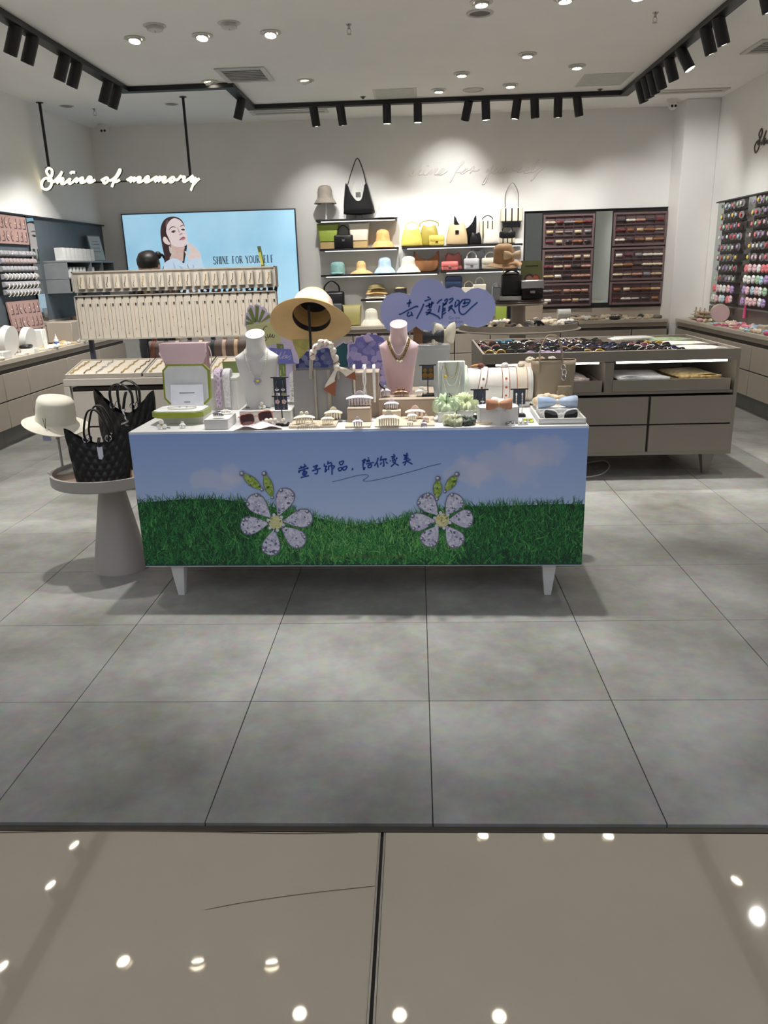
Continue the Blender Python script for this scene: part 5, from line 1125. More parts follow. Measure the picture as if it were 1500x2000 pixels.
def tail(L, w0, w1, nm='tail'):
    Q = spline([kn]+[Vector((q.x-Wl.x, -0.066, q.z-Wl.z)) for q in [py(x,y,YT) for x,y in L]], 5); k = len(Q)
    g = G(); sweep(g, Q[:int(k*0.72)], [w0+(w1-w0)*i/k for i in range(int(k*0.72))], 0.004, (0.85,0,0.5)); g.build(nm, M_sc, sc_)
    g = G(); q = Q[int(k*0.72)-1:]; sweep(g, q, [w1*(1-0.95*i/(len(q)-1)) for i in range(len(q))], 0.004, (0.85,0,0.5)); g.build(nm+'_tip', M_scr, sc_)
tail([(650,735),(645,750),(655,772)], 0.02, 0.075); tail([(672,722),(684,730),(696,741)], 0.02, 0.05)
# ---------------------------------------------------------------- beige headband box
rD, zD, YD_ = box_riser('display_riser', 'tall beige block with white headbands hung on its front', 'riser', 688, 742, 815, 727, 0.12, M_greige)
headband('headband', 'thin ivory headband hung on the beige block', py(691,722,YD_-0.010), 0, 0.010, 0.006, M_cream, drop=0.12, dep=0.05)
headband('headband', 'twisted white headband hung on the beige block', py(711,722,YD_-0.012), 0, 0.016, 0.010, M_whsh, 'twist', drop=0.14, dep=0.05)
headband('headband', 'padded white headband hung on the beige block', py(730,722,YD_-0.012), 0, 0.013, 0.009, M_whsh, drop=0.14, dep=0.05)
g = G(); sweep(g, spline([py(736,735,YD_+0.03), py(742,752,YD_+0.02), py(752,760,YD_+0.03)]), 0.012, 0.006, (0,1,0.3)); tag(g.build('dark_headband', M_black), 'black padded headband curled beside the beige block', 'headband')
# low beige tray with taupe clips
rE, zE, YE_ = box_riser('display_riser', 'low beige plinth with cream claw clips on it', 'riser', 564, 656, 840, 832, 0.13, M_beige, Y=0.875)
claw('cream claw clip with two petal tabs on the low beige plinth', 595, 828, zE, 0.088, 0.052, 7, M_cream, 'tabs', 0.1)
claw('big cream claw clip with an oval tab at the back of the low plinth', 652, 819, zE, 0.078, 0.055, 6, M_cream, 'loop', 0.0)
claw('cream claw clip with a teardrop tab on the low beige plinth', 640, 829, zE, 0.055, 0.045, 6, M_cream, 'loop', 0.15)
claw('tiny square cream claw clip on the low beige plinth', 602, 830, zE, 0.024, 0.022, 2, M_cream, 'bar')
t = thing('hair_comb', 'curved cream comb clip leaning on the low plinth front', 'hair comb', P0(600,841)); t.location = Vector((t.location.x, 0.862, TZ)); A_ = 0.058
g = G(); g.tube([(A_*math.sin(1.0*(i/12*2-1)),0,0.024*math.cos(1.0*(i/12*2-1))-0.004) for i in range(13)], 0.0028, 6); g.build('spine', M_cream, t)
for i in range(14): x = A_*math.sin(0.9*(i/13*2-1)); zt = 0.024*math.cos(0.9*(i/13*2-1))-0.004; g = G(); g.cyl((x,0,0),(x,0,zt),0.0009,0.0016,n=5); g.build('tooth', M_taupesh, t)
# stepped beige riser and plate
rF, zF, YF_ = box_riser('display_riser', 'small beige block with an iridescent claw clip on top', 'riser', 679, 724, 827, 797, 0.10, M_greige)
g = G(); g.box((0,0,0.004), (0.105,0.085,0.008), 0.001); a = P0(698,838); tag(g.build('display_plate', M_beige, None, (a.x, 0.90, TZ)), 'thin beige plate under a small iridescent claw clip', 'display plate')
claw('large iridescent claw clip on the small beige block', 703, 792, zF, 0.115, 0.062, 8, M_irid, 'loop')
claw('small iridescent claw clip on the thin beige plate', 699, 834, TZ+0.008, 0.044, 0.042, 4, M_irid, 'loop', 0.1)
# long beige riser and plate
rG, zG, YG_ = box_riser('display_riser', 'long beige block under the pink bust', 'riser', 740, 850, 815, 779, 0.36, M_greige)
a, b = P0(731,838), P0(850,838); g = G(); g.box((0,0,0.003), (b.x-a.x,0.20,0.006), 0.001); tag(g.build('display_plate', M_beige, None, ((a.x+b.x)/2, 0.965, TZ)), 'wide thin beige plate carrying small blush claw clips', 'display plate')
claw('rounded iridescent claw clip on the long beige block', 753, 775, zG, 0.044, 0.05, 5, M_irid, 'loop', 0.2)
claw('tortoiseshell brown comb claw clip on the long beige block', 784, 774, zG, 0.076, 0.036, 12, M_tort, 'tabs')
claw('white rectangular claw clip on the long beige block', 823, 774, zG, 0.054, 0.042, 6, M_whsh, 'bar')
rI, zI, YI_ = box_riser('display_riser', 'tiny beige block with an iridescent claw clip', 'riser', 747, 783, 818, 803, 0.06, M_beige, zb=TZ+0.006)
claw('iridescent claw clip on the tiny beige block', 765, 799, zI, 0.064, 0.045, 7, M_irid, 'loop')
zp = TZ+0.006
claw('wide cream claw clip with a domed tab on the wide plate', 760, 833, zp, 0.10, 0.066, 9, M_cream, 'loop')
claw('blush claw clip with a wide oval tab on the wide plate', 811, 817, zp, 0.085, 0.055, 4, M_pinksh, 'loop')
claw('pearly claw clip in front of the blush claw clip', 805, 822, zp, 0.042, 0.042, 4, M_whsh, 'loop', 0.1)
claw('small ivory claw clip at the front of the wide plate', 801, 834, zp, 0.030, 0.034, 4, M_cream, 'loop')
claw('small lilac claw clip at the front of the wide plate', 828, 835, zp, 0.030, 0.032, 4, irid('lilac_shell', ((196,182,190),(232,222,226))), 'loop', -0.1)
claw('small blush claw clip behind the lilac one', 832, 824, zp, 0.028, 0.034, 3, M_pinksh, 'loop', -0.2)
# pink bust
M_pkb = mat('pink_suede', (216,186,190), 0.75, var=0.03, sheen=0.4); p = py(781,764,1.26); BW2, BH2 = 0.180, 0.305
b2 = bust('pink suede necklace bust wearing a gold chain', (p.x, 1.27, zG), 0, BW2, BH2, M_pkb)
n2 = thing('chain_necklace', 'chunky gold and dark chain necklace on the pink bust', 'necklace', b2.location); g = G(); beaded(g, bust_path(BW2,BH2,0.80,0.50,0.275), 0.0058, 0.009, 6); g.build('chain', mat('antique_gold', (190,158,86), 0.35, metal=0.6, rgb2=(104,84,48), scale=160), n2)
n3 = thing('white_necklace', 'fine white cord necklace with pearls on the pink bust', 'necklace', b2.location); g = G(); g.tube([q+Vector((0,-0.002,0)) for q in bust_path(BW2,BH2,0.82,0.575,0.235)], 0.0022, 6); g.build('cord', M_pearl, n3)
for i, x in enumerate((-0.006,0.004,0.012)): z = BH2*0.49-0.003*(i == 1); g = G(); g.ell((x,bust_front(x,z,BW2,BH2)-0.011,z), 0.0055, 8, 6); g.build('pearl', M_pearl, n3)
earring_stand('black earring stand with gold disc earrings beside the pink bust', 836, 775, 713, zG, 'disc', Y=1.14)
# ---------------------------------------------------------------- cloud sign
c = crop(640,540,4.286)
bd, A = board('cloud_sign', 'periwinkle cloud-shaped sign with blue Chinese handwriting on a clear stand', [(440,260),(455,210),(490,165),(540,140),(600,133),(650,143),(690,157),(700,110),(730,60),(780,25),(840,12),(900,20),(950,50),(985,97),(1000,102),(1060,85),(1110,95),(1150,133),(1155,135),(1200,105),(1260,95),(1330,115),(1385,170),(1407,240),(1400,310),(1370,370),(1320,410),(1260,428),(1200,420),(1140,393),(1100,418),(1050,433),(990,425),(950,398),(900,440),(840,468),(790,455),(740,418),(700,450),(650,474),(590,482),(540,470),(490,440),(460,390),(440,320)], c, 1.575, mat('cloud_print', (160,170,220), 0.45, var=0.02))
cc = crop(770,570,8.82); CL = ([(215,202),(295,180)],[(270,130),(262,190),(250,260)],[(80,385),(120,380),(250,310),(380,250),(410,265)],[(252,345),(225,395),(245,420),(300,395)],[(285,345),(305,380),(315,420)],[(570,85),(610,102)],[(520,160),(580,140),(635,118)],[(510,205),(470,300),(385,465)],[(540,250),(610,225),(685,185)],[(605,190),(600,270)],[(650,165),(640,252)],[(600,272),(645,257)],[(570,320),(620,300),(630,320),(590,370),(550,400)],[(540,355),(620,365),(700,395),(760,430),(790,470)],
 [(735,205),(780,155),(825,130)],[(785,235),(760,355)],[(845,185),(835,300),(820,460)],[(865,165),(890,130),(920,130),(900,180),(850,230)],[(850,232),(905,197)],[(835,300),(885,280)],[(835,340),(885,305)],[(840,388),(888,350)],[(945,135),(1000,110),(1005,140),(945,200)],[(940,270),(990,235),(995,250),(930,335)],[(930,275),(990,290),(1030,330),(1050,375)],
 [(1060,165),(1045,245),(1065,250),(1115,200),(1110,150),(1070,150)],[(1165,170),(1180,140),(1290,135),(1300,170),(1250,230),(1165,260)],[(1165,150),(1120,230),(1120,330),(1160,385),(1220,375),(1330,270),(1435,180)],[(1215,150),(1210,220)],[(1180,202),(1280,180)])
for k0, k1 in ((0,5),(5,14),(14,25),(25,30)):
    g = G()
    for L in CL[k0:k1]: A.stroke(g, L, 0.0074, cc, 0.0008, 5 if len(L) > 2 else 0)
    flat('character', mat('cloud_ink', (34,70,140), 0.45), bd, g)
for i, s_ in enumerate(('Go on', 'vacation')):
    me = text_mesh('caption', s_, 0.021, mat('cloud_ink2', (84,98,150), 0.5)); q = A.at((876, 624+i*7.6), 0.0008); inst('caption', me, bd, q, (PI/2,0,0))
g = G(); q = A.at((800,650)); g.cyl((q.x,0.010,0.0),(q.x,0.010,q.z+0.05),0.004,n=8); g.cyl((q.x,0.012,0.0),(q.x,0.012,0.006),0.05,n=20); g.build('clear_stand', mat('clear_acrylic', (230,234,236), 0.06, trans=0.9, var=0.0), bd)
# acrylic panel and clip with bow
M_acr = mat('frosted_acrylic', (214,220,224), 0.18, trans=0.55, var=0.02, alpha=0.8)
t, z_, Y_ = box_riser('acrylic_block', 'tall translucent acrylic block behind the pink bust', 'display block', 808, 879, 806, 674, 0.09, M_acr, Y=1.44)
clip = thing('clip_holder', 'clear acrylic clip standing on the translucent block', 'clip holder', (py(850,672,1.485).x, 1.485, z_)); M_clr = mat('clear_plastic', (236,240,242), 0.05, trans=0.85, var=0.0)
g = G(); g.box((0,0,0.003),(0.07,0.03,0.006),0.001); g.cyl((0,0,0.006),(0,0,0.05),0.006,n=10); g.build('stem', M_clr, clip)
for s in (-1,1): g = G(); g.box((0.002*s,0.006*s-0.0,0.075),(0.026,0.003,0.05),0.001); g.build('jaw', M_clr, clip)
bow('large cream satin bow behind the black one on the clear clip', (py(868,655,1.475).x, 1.462, z_+0.05), 0.5, 0.11, 0.10, fabric('cream_satin', (232,224,204)), tilt=0.2)
bow('black satin bow held by the clear acrylic clip', (py(846,660,1.44).x, 1.425, z_+0.04), 0.0, 0.10, 0.062, fabric('black_satin', (26,28,36), rough=0.4))
g = G(); q = py(825,655,1.62); g.box((q.x,1.64,q.z+0.0),(0.09,0.04,0.12),0.004); tag(g.build('rattan_box', mat('rattan', (136,98,66), 0.7, bump=0.8, bscale=160)), 'brown woven rattan box peeping out under the cloud sign', 'box')
# necklace ramp board with bead necklaces
YR = 1.14; a, b = py(856,806,YR), py(908,806,YR); rw = b.x-a.x; rh = py(882,706,YR).z-TZ
nr_ = thing('necklace_easel', 'white ridged necklace easel carrying three bead necklaces', 'necklace easel', ((a.x+b.x)/2, YR, TZ))
g = G(); g.box((0,0.016,rh/2),(rw,0.03,rh),0.003)
for k in range(3): 
    for s in (-1,1): g.box((s*(rw/2-0.006-0.006*k),-0.001,rh/2),(0.003,0.006,rh-0.004),0.001)
g.build('easel_board', mat('mint_white', (214,220,216), 0.5), nr_)
for i, (half, low, mm, lb) in enumerate(((0.24,0.70,mat('mixed_beads', (196,150,120), 0.3, rgb2=(150,170,120), scale=200),'short multicolour bead necklace on the white easel'),(0.32,0.55,M_whsh,'white bead necklace with a yellow bead on the white easel'),(0.40,0.36,M_pearl,'long clear bead necklace with yellow beads on the white easel'))):
    n_ = thing('bead_necklace', lb, 'necklace', nr_.location); g = G(); P_ = [Vector((half*rw*(-1+2*k/30), -0.006-0.002*i, rh*(low+(1.0-low)*abs(-1+2*k/30)**3.0))) for k in range(31)]; beaded(g, P_, 0.0028, 0.0056, 6); g.build('beads', mm, n_)
    if i: g = G(); q = P_[15] if i == 2 else P_[4]; g.ell(q+Vector((0,-0.002,0)),0.0062,8,6); g.build('yellow_bead', mat('yellow_bead', (240,190,50), 0.2), n_)
# roll with scarf headbands
YRL = 1.34; cA, cB = py(912,752,YRL), py(1032,752,YRL); rr = 0.079; zc = cA.z-0.002
ro = thing('headband_roll', 'white padded display roll wearing three scarf headbands', 'display roll', ((cA.x+cB.x)/2, YRL, TZ)); rl = cB.x-cA.x; zr = zc-TZ
g = G(); g.cyl((-rl/2,0,zr),(rl/2,0,zr),rr,n=36); g.cyl((rl/2,0,zr),(rl/2+0.012,0,zr),rr*1.03,rr*0.98,n=36); g.build('roll', mat('linen_white', (226,222,214), 0.7, bump=0.3, bscale=500), ro)
for x in (-rl*0.2, rl*0.3): g = G(); g.box((x,0,(zr-rr)/2),(0.03,0.03,zr-rr+0.01)); g.build('support', M_velvet, ro)
g = G(); g.box((0,0,0.012),(rl,0.13,0.024),0.002); g.build('base', M_velvet, ro)
for s, px_, mm, m2, lb in ((0,938,fabric('dot_scarf',(240,234,226)),fabric('dot_brown',(112,60,44)),'cream scarf headband with brown spots and an orange knot'),(1,985,fabric('mix_scarf',(240,234,226)),fabric('dot_rust',(176,92,60)),'cream scarf headband with rust spots and trim'),(2,1016,fabric('cream_twill',(232,218,196)),fabric('tan_edge',(190,120,76)),'knotted cream twill headband with tan edges')):
    x = py(px_,752,YRL).x-ro.location.x; hb = thing('scarf_headband', lb, 'headband', ro.location); w_ = 0.030 if s < 2 else 0.046; g = G()
    P_ = [Vector((x+(0.018 if s == 0 else 0)*math.cos(2*PI*k/40), (rr+0.003)*math.sin(2*PI*k/40), zr+(rr+0.003)*math.cos(2*PI*k/40))) for k in range(40)]; sweep(g, P_, w_, 0.004, (1,0,0), closed=True); g.build('band', mm, hb)
    for e in (-1,1): g = G(); g.tube([q+Vector((e*w_/2,0,0)) for q in P_], 0.0018, 5, closed=True); g.build('edge_piping', m2, hb)
    if s < 2:
        for k in (24,27,30,33): q = P_[k]; d = Vector((0,q.y,q.z-zr)).normalized(); g = G(); g.cyl(q+d*0.001, q+d*0.003, 0.0055, n=10); g.build('spot', m2, hb)
    g = G(); q = Vector((x, -0.01, zr+rr+0.012)); g.ell(q,(0.017,0.015,0.012),10,7); g.build('knot', mm if s else m2, hb)
    if s == 0: g = G(); g.tube([q, q+Vector((-0.025,-0.004,0.002)), q+Vector((-0.05,-0.006,0.0))],[0.009,0.006,0.001],6); g.build('knot_tail', fabric('orange_satin',(206,140,84)), hb)
g = G(); g.surf(lambda u, v: (py(910,750,YRL).x-ro.location.x-0.003+0.008*math.cos(2*PI*v)*(1+0.3*math.sin(40*u)), (rr+0.006+0.008*math.sin(2*PI*v)*(1+0.3*math.sin(40*u+1)))*math.sin(2*PI*u), zr+(rr+0.006+0.008*math.sin(2*PI*v)*(1+0.3*math.sin(40*u+1)))*math.cos(2*PI*u)), 80, 8, True, True); o = g.build('ruffled_headband', fabric('mint_ruffle',(206,222,200)), None, ro.location); tag(o, 'mint ruffled headband at the end of the white roll', 'headband')
g = G(); g.box((0,0,0.02),(0.26,0.03,0.04)); tag(g.build('olive_box', mat('olive_card',(150,146,60),0.6), None, (ro.location.x-0.03, YRL+0.13, TZ)), 'olive green box lying behind the display roll', 'box')
# earring stands with cards in front of the roll
earring_stand('black earring stand with dangling silver earrings beside the green scrunchies', 936, 816, 761, TZ, 'drop', Y=1.02)
earring_stand('black earring stand with pearl drop earrings beside the taupe tote', 1013, 815, 760, TZ, 'pearl', Y=1.04)
# hexagon riser and bow
p = P0(975, 831); HX = thing('hexagon_riser', 'white hexagonal riser under the rust bow', 'riser', (p.x, p.y+0.075, TZ), math.radians(4)); g = G(); rx = 0.092; g.slab([(rx*math.cos(PI/2+i*PI/3)*1.0, 0.075*math.sin(PI/2+i*PI/3)) for i in range(6)], 0, 0.062); g.build('body', M_velvet, HX); g = G(); g.slab([(rx*1.01*math.cos(PI/2+i*PI/3), 0.0757*math.sin(PI/2+i*PI/3)) for i in range(6)], 0.0622, 0.068); g.build('top_panel', M_velvet, HX)
q = pz(975, 800, TZ+0.068); bow('rust satin bow on the white hexagonal riser', (q.x, q.y+0.01, TZ+0.088), 0.05, 0.105, 0.045, fabric('rust_satin', (196,132,96), (222,164,130), rough=0.4), mat('gold_knot', (222,180,120), 0.4))
inst_me = scrunchie_mesh(0.026, 0.015, 7, fabric('spot_cream', (240,236,230), (250,248,244)), 3, 0.9); tag(inst('scrunchie', inst_me, None, (q.x+0.005, q.y+0.055, TZ+0.069), (0.35,0,0.4)), 'cream spotted scrunchie behind the rust bow', 'scrunchie')
# green scrunchies
for i, (x, y, R, r, k, rgb, rgb2, lb) in enumerate(((872,822,0.034,0.022,16,(186,208,168),(220,232,204),'pale green organza scrunchie beside the bead easel'),(908,819,0.036,0.021,19,(206,220,170),(236,240,210),'pale lime ruffled scrunchie beside the hexagonal riser'),(888,838,0.030,0.016,11,(120,130,76),(240,240,214),'olive striped satin scrunchie in front of the pale green ones'),(913,838,0.024,0.013,10,(46,58,48),(70,84,66),'dark green scrunchie next to the olive striped one'))):
    q = P0(x, y); q.y = max(q.y, 0.89); hgt = 0.05 if i < 2 else 0.0
    if i < 2: t, zz, _ = box_riser('display_riser', ['small clear-white cube under the organza scrunchie','small clear-white cube under the lime scrunchie'][i], 'riser', x-16, x+16, y+3, y-17, 0.06, M_velvet)
    else: zz = TZ
    if i == 0: GSC = Vector((q.x, q.y+0.03, zz))
    tag(inst('scrunchie', scrunchie_mesh(R, r, k, fabric('scr_%d' % i, rgb, rgb2, 20, 0.5), i, 1.1), None, (q.x, (q.y+0.03 if i < 2 else q.y), zz), (0.45 if i < 2 else 0.25, 0, 0.3*i)), lb, 'scrunchie')
claw('tiny black and blue jaw clip on top of the green scrunchies', Vector((GSC.x+0.012, GSC.y+0.012, GSC.z+0.046)), 0, 0, 0.03, 0.02, 4, mat('teal_black',(40,56,66),0.3), 'tabs')
# earring cards, bracelet at the edge
t = thing('bracelet', 'fine gold beaded bracelet in front of the hexagonal riser', 'bracelet', P0(944,835)); t.location.y = 0.875; g = G(); beaded(g, [(0.042*math.cos(2*PI*i/30),0.018*math.sin(2*PI*i/30),0.005+0.008*(1+math.cos(2*PI*i/30+1.5))*0.4) for i in range(31)], 0.0024, 0.0048, 5); g.build('beads', M_goldm, t)
for i, (x, y, mm, lb, sz) in enumerate(((997,831,M_silver,'grey card with silver stud earrings at the edge of the front table',0.038),(1031,824,mat('lime_enamel',(196,196,60),0.25),'grey card with lime drop earrings beside the white tray',0.046),(1023,832,M_pearl,'grey card with pearl stud earrings below the lime ones',0.040))):
    t = thing('earring_card', lb, 'earrings', P0(x,y), 0.05, 'earring cards on the front table', rot=(math.radians(20),0,0)); t.location.z += 0.006; t.location.y = max(t.location.y, 0.865); g = G(); g.box((0,0,0.001),(sz,0.03,0.0015)); g.build('card', mat('grey_card',(150,150,150),0.6), t)
    for s in (-1,1):
        g = G(); g.ell((s*sz*0.24,0,0.005),(0.0055 if i != 1 else 0.009,0.006,0.004),8,6)
        if i == 1: g.ell((s*sz*0.30,-0.013,0.004),(0.010,0.008,0.003),8,6)
        g.build('earring', mm, t)
# white tray with scrunchie, blue bow and sunglasses
a, b = py(1054,834,0.85), py(1146,832,0.85); tw_ = b.x-a.x; TR = thing('display_tray', 'white tray at the table corner with a blue bow and white sunglasses', 'tray', ((a.x+b.x)/2, 0.845+0.16, TZ), math.radians(-1.35))
g = G(); g.box((0,0,0.003),(tw_,0.31,0.006))
for s in (-1,1): g.box((s*(tw_/2-0.004),0,0.0125),(0.008,0.31,0.025),0.001); g.box((0,s*0.151,0.0125),(tw_-0.016,0.008,0.025),0.001)
g.build('tray_shell', M_velvet, TR)
glasses('white framed sunglasses with black lenses standing in the white tray', (TR.location.x-0.004, 0.885, TZ+0.030), (math.radians(-14),0,math.radians(-1)), 'cat', M_whsh, M_lensk, fr=0.0030, scale=1.05)
g = G(); g.box((0,0,0.018),(tw_-0.03,0.09,0.036),0.002); tag(g.build('tray_block', M_velvet, None, (TR.location.x, 0.845+0.17, TZ+0.006)), 'white block inside the tray under the blue bow', 'riser')
bow('pale blue satin bow in the white tray', (TR.location.x, 1.00, TZ+0.067), 0.0, 0.165, 0.05, fabric('blue_satin', (158,186,226), (214,228,246), 14, 0.35), mat('silver_beads', (226,226,222), 0.3))
tag(inst('scrunchie', scrunchie_mesh(0.045, 0.019, 8, fabric('beige_satin', (226,200,160), (244,226,196), 14, 0.4), 9, 1.0), None, (TR.location.x-0.012, 1.115, TZ+0.030), (0.5,0,0.2), (1.25,0.8,1)), 'beige satin scrunchie behind the blue bow', 'scrunchie')
# taupe tote with keychain
YTT = 1.27; a, b = py(1053,796,YTT), py(1110,793,YTT); bw2 = (b.x-a.x); hgt = py(1075,706,YTT).z-TZ; M_tt = mat('taupe_pebble', (168,152,128), 0.5, var=0.04, bump=0.25, bscale=350)
tb = thing('tote_bag', 'taupe bucket tote with a tall handle and a pouch charm', 'bag', ((a.x+b.x)/2, YTT+0.05, TZ)); top = (py(1118,706,YTT).x-py(1032,706,YTT).x)
def fn(u, v):
    a_ = 2*PI*u; c_, s_ = math.cos(a_), math.sin(a_); wv = bw2+0.03+(top-bw2-0.03)*v; return (math.copysign(abs(c_)**0.6,c_)*wv/2, math.copysign(abs(s_)**0.6,s_)*(0.055-0.012*v), v*hgt)
g = G(); g.surf(fn, 40, 10, True); g.add([fn(i/40,0) for i in range(40)], [tuple(range(39,-1,-1))]); o = g.build('tote_body', M_tt, tb, smooth=60); o.modifiers.new('thickness','SOLIDIFY').thickness = -0.003
g = G(); g.tube([fn(i/40,1) for i in range(40)], 0.0028, 6, closed=True); g.build('rim', M_tt, tb)
for dy in (-0.046, 0.044):
    L = [Vector((q.x-tb.location.x, dy, q.z-TZ)) for q in (py(1053,730,YTT),py(1054,706,YTT),py(1057,680,YTT),py(1068,658,YTT),py(1080,654,YTT),py(1092,661,YTT),py(1098,682,YTT),py(1099,706,YTT),py(1099,730,YTT))]
    if dy > 0: L = [q+Vector((0.012,0,-0.012)) for q in L]
    g = G(); sweep(g, spline(L), 0.010, 0.005, (0,1,0)); g.build('handle', M_tt, tb)
kc = thing('key_charm', 'silver ring charm with a small taupe pouch hanging on the tote', 'bag charm', (tb.location.x, YTT-0.018, TZ))
def lk(x, y, dy=0): q = py(x,y,YTT); return Vector((q.x-tb.location.x, dy, q.z-TZ))
for i, (x, y) in enumerate(((1099,716),(1101,726),(1100,736))): g = G(); c_ = lk(x,y); g.tube([c_+Vector((0.009*math.cos(2*PI*k/14), 0.004*math.sin(2*PI*k/14)*(i % 2), 0.013*math.sin(2*PI*k/14))) for k in range(14)], 0.0022, 5, closed=True); g.build('ring', M_silver, kc)
c_ = lk(1099,766); g = G(); g.lathe([(0.004,-0.052),(0.024,-0.045),(0.032,-0.02),(0.030,0.008),(0.018,0.022),(0.022,0.034)], 20, c=c_, sy=0.5, capb=True); g.build('pouch', M_tt, kc); g = G(); g.surf(lambda u, v: c_+Vector(((u-0.5)*0.062*(1-0.15*v), -0.017-0.003*math.sin(PI*u), 0.034-0.045*v*(0.75+0.25*math.cos(4*PI*u)))), 14, 5); o = g.build('pouch_flap', M_tt, kc); o.modifiers.new('thickness','SOLIDIFY').thickness = 0.003
# round beige roll behind the tote
rb = py(1028,712,1.42); t = thing('display_roll', 'beige padded roll behind the taupe tote with hair ties on top', 'display roll', (0.565, 1.505, TZ)); zr2 = py(1060,735,1.505).z-TZ
g = G(); g.cyl((-0.10,0,zr2),(0.10,0,zr2),0.075,n=32); g.build('roll', M_beige, t); g = G(); g.box((0,0,(zr2-0.06)/2),(0.12,0.06,zr2-0.06)); g.build('support', M_velvet, t)
for i, x in enumerate((-0.05,0.0,0.055)): tag(inst('hair_tie', scrunchie_mesh(0.014, 0.008, 5, [M_cream, fabric('tan_tie',(214,184,140)), M_pearl][i], i), None, (0.565+x, 1.50, TZ+zr2+0.074), (0.3,0,0.5*i)), ['cream hair tie on the beige roll behind the tote','tan hair tie on the beige roll behind the tote','pearly hair tie on the beige roll behind the tote'][i], 'hair tie')
# ================================================================ ROUND SIDE TABLE: HAT AND QUILTED BAGS
RZ_ = RTZ-0.0235
p = pz(110, 921, RZ_+0.006); hs = thing('hat_stand', 'white hat stand with a round foot on the grey side table', 'hat stand', (p.x+0.02, p.y+0.03, RZ_))
g = G(); g.cyl((0,0,0),(0,0,0.006),0.072,n=36); g.build('base', M_whsh, hs)
q = py(117, 816, hs.location.y); hz = q.z-RZ_
g = G(); g.cyl((0,0,0.006),(0,0,hz*0.62),0.006,n=12); g.cyl((0,0,hz*0.6),(0,0,hz+0.05),0.0042,n=10); g.build('pole', M_stone, hs); g = G(); g.cyl((0,0,hz*0.62),(0,0,hz*0.62+0.012),0.009,n=12); g.cyl((0,-0.006,hz*0.63),(0,-0.02,hz*0.63),0.004,n=8); g.build('clamp', M_stone, hs)
M_ch = fabric('cream_linen', (240,234,214), (250,246,232), 14, 0.8)
hh = hat('cream gathered cloth sun hat on the white hat stand', (hs.location.x, hs.location.y, RZ_+hz-0.012), (math.radians(6),math.radians(11),0), 0.092, 0.118, 0.150, M_ch, None, wav=0.006, wk=2, droop=0.020, crown_sq=0.80, fold=0.032)
tg_ = thing('price_tag', 'lilac paper price tag hanging from the cream hat', 'tag', py(89, 838, hs.location.y-0.11)); g = G(); g.box((0,0,-0.028),(0.038,0.0015,0.056)); g.build('tag', M_blu if False else mat('lilac_tag',(176,176,214),0.6), tg_); g = G(); g.tube([(0,0,0),(-0.006,0,0.05),(0.006,0,0.05),(0,0,0)],0.0012,4); g.build('string', M_black, tg_)
# quilted bags
M_quilt = mat('black_quilted', (17,17,20), 0.38, var=0.1, coat=0.15); M_blk = mat('black_leather', (20,20,23), 0.32, var=0.1, coat=0.2)
def quilt_panel(w, hL, d, nx, nz, bow_=0.0):
    """tote side: width w, height function hL(u), pillowed on a diamond grid"""
    g = G(); NX, NZ = nx*6, nz*6
    for s in (-1,1):
        def fn(u, v, s=s):
            x = (u-0.5)*w*(1+0.22*v); z = v*hL(u); dv = d*(0.5-0.38*v)*math.sin(PI*min(1,max(0,u*0.98+0.01)))**0.35
            a, b = math.sin(PI*nx*(u+v*nz/nx*0.5)), math.sin(PI*nx*(u-v*nz/nx*0.5)); return (x, s*(dv+0.007*(abs(a*b))**0.5), z)
        g.surf(fn, NX, NZ)
    for s in (0,1): g.surf(lambda u, v, s=s: ((s-0.5)*w*(1+0.22*v), (u-0.5)*2*d*(0.5-0.38*v)*0.27, v*hL(s)), 4, 8)
    return g
def qbag(label, loc, rz, w, h, d, up):
    t = thing('quilted_bag', label, 'bag', loc, rz); hL = lambda u: h*(1-0.30*math.sin(PI*u)**1.2)
    quilt_panel(w, hL, d, 7, 6).build('body', M_quilt, t, smooth=50)
    g = G(); g.box((0,0,0.003),(w*0.98,d*0.9,0.006)); g.build('bottom', M_quilt, t)
    for s in (-1,1):
        L = [(-w*0.20,s*d*0.2,h*0.72),(-w*0.22,s*d*0.26,h*0.95),(-w*0.10,s*d*0.32,h*up),(w*0.08,s*d*0.32,h*up),(w*0.22,s*d*0.26,h*0.96),(w*0.20,s*d*0.2,h*0.72)]
        if s > 0: L = [(x+w*0.04, y, z*1.02 if z > h*0.8 else z) for x, y, z in L]
        g = G(); sweep(g, spline(L), 0.016, 0.008, (0,1,0)); g.build('handle', M_blk, t)
        for e in (-1,1): g = G(); g.tube([(e*w*0.205+0.014*math.cos(2*PI*k/14), s*d*0.24, h*0.80+0.014*math.sin(2*PI*k/14)) for k in range(14)], 0.0025, 5, closed=True); g.build('ring', M_silver, t)
    return t
p = pz(196, 927, RZ_); b_ = qbag('black quilted tote with a white tag at the front of the side table', (p.x+0.060, 1.145, RZ_), math.radians(8), 0.240, 0.250, 0.10, 1.30)
tgw = thing('bag_tag', 'white pointed tag hanging on the black quilted tote', 'tag', py(194, 873, 1.078)); g = G(); g.prism([(-0.012,0),(0.012,0),(0.012,-0.045),(0.004,-0.058),(-0.010,-0.055)], 0, 0.003); g.build('tag', mat('tag_white',(226,230,246),0.4), tgw); g = G(); sweep(g, [(0,0,0),(0,-0.002,0.02),(0,0.012,0.04)],0.014,0.005); g.build('loop', M_blk, tgw)
b2_ = qbag('larger black quilted tote with a chain charm behind the other one', (-1.430, 1.385, RZ_), math.radians(-18), 0.285, 0.385, 0.085, 1.06)
ch = thing('chain_charm', 'crumpled silver chain charm on the larger quilted tote', 'bag charm', py(243, 815, 1.33)); g = G(); rn = random.Random(2)
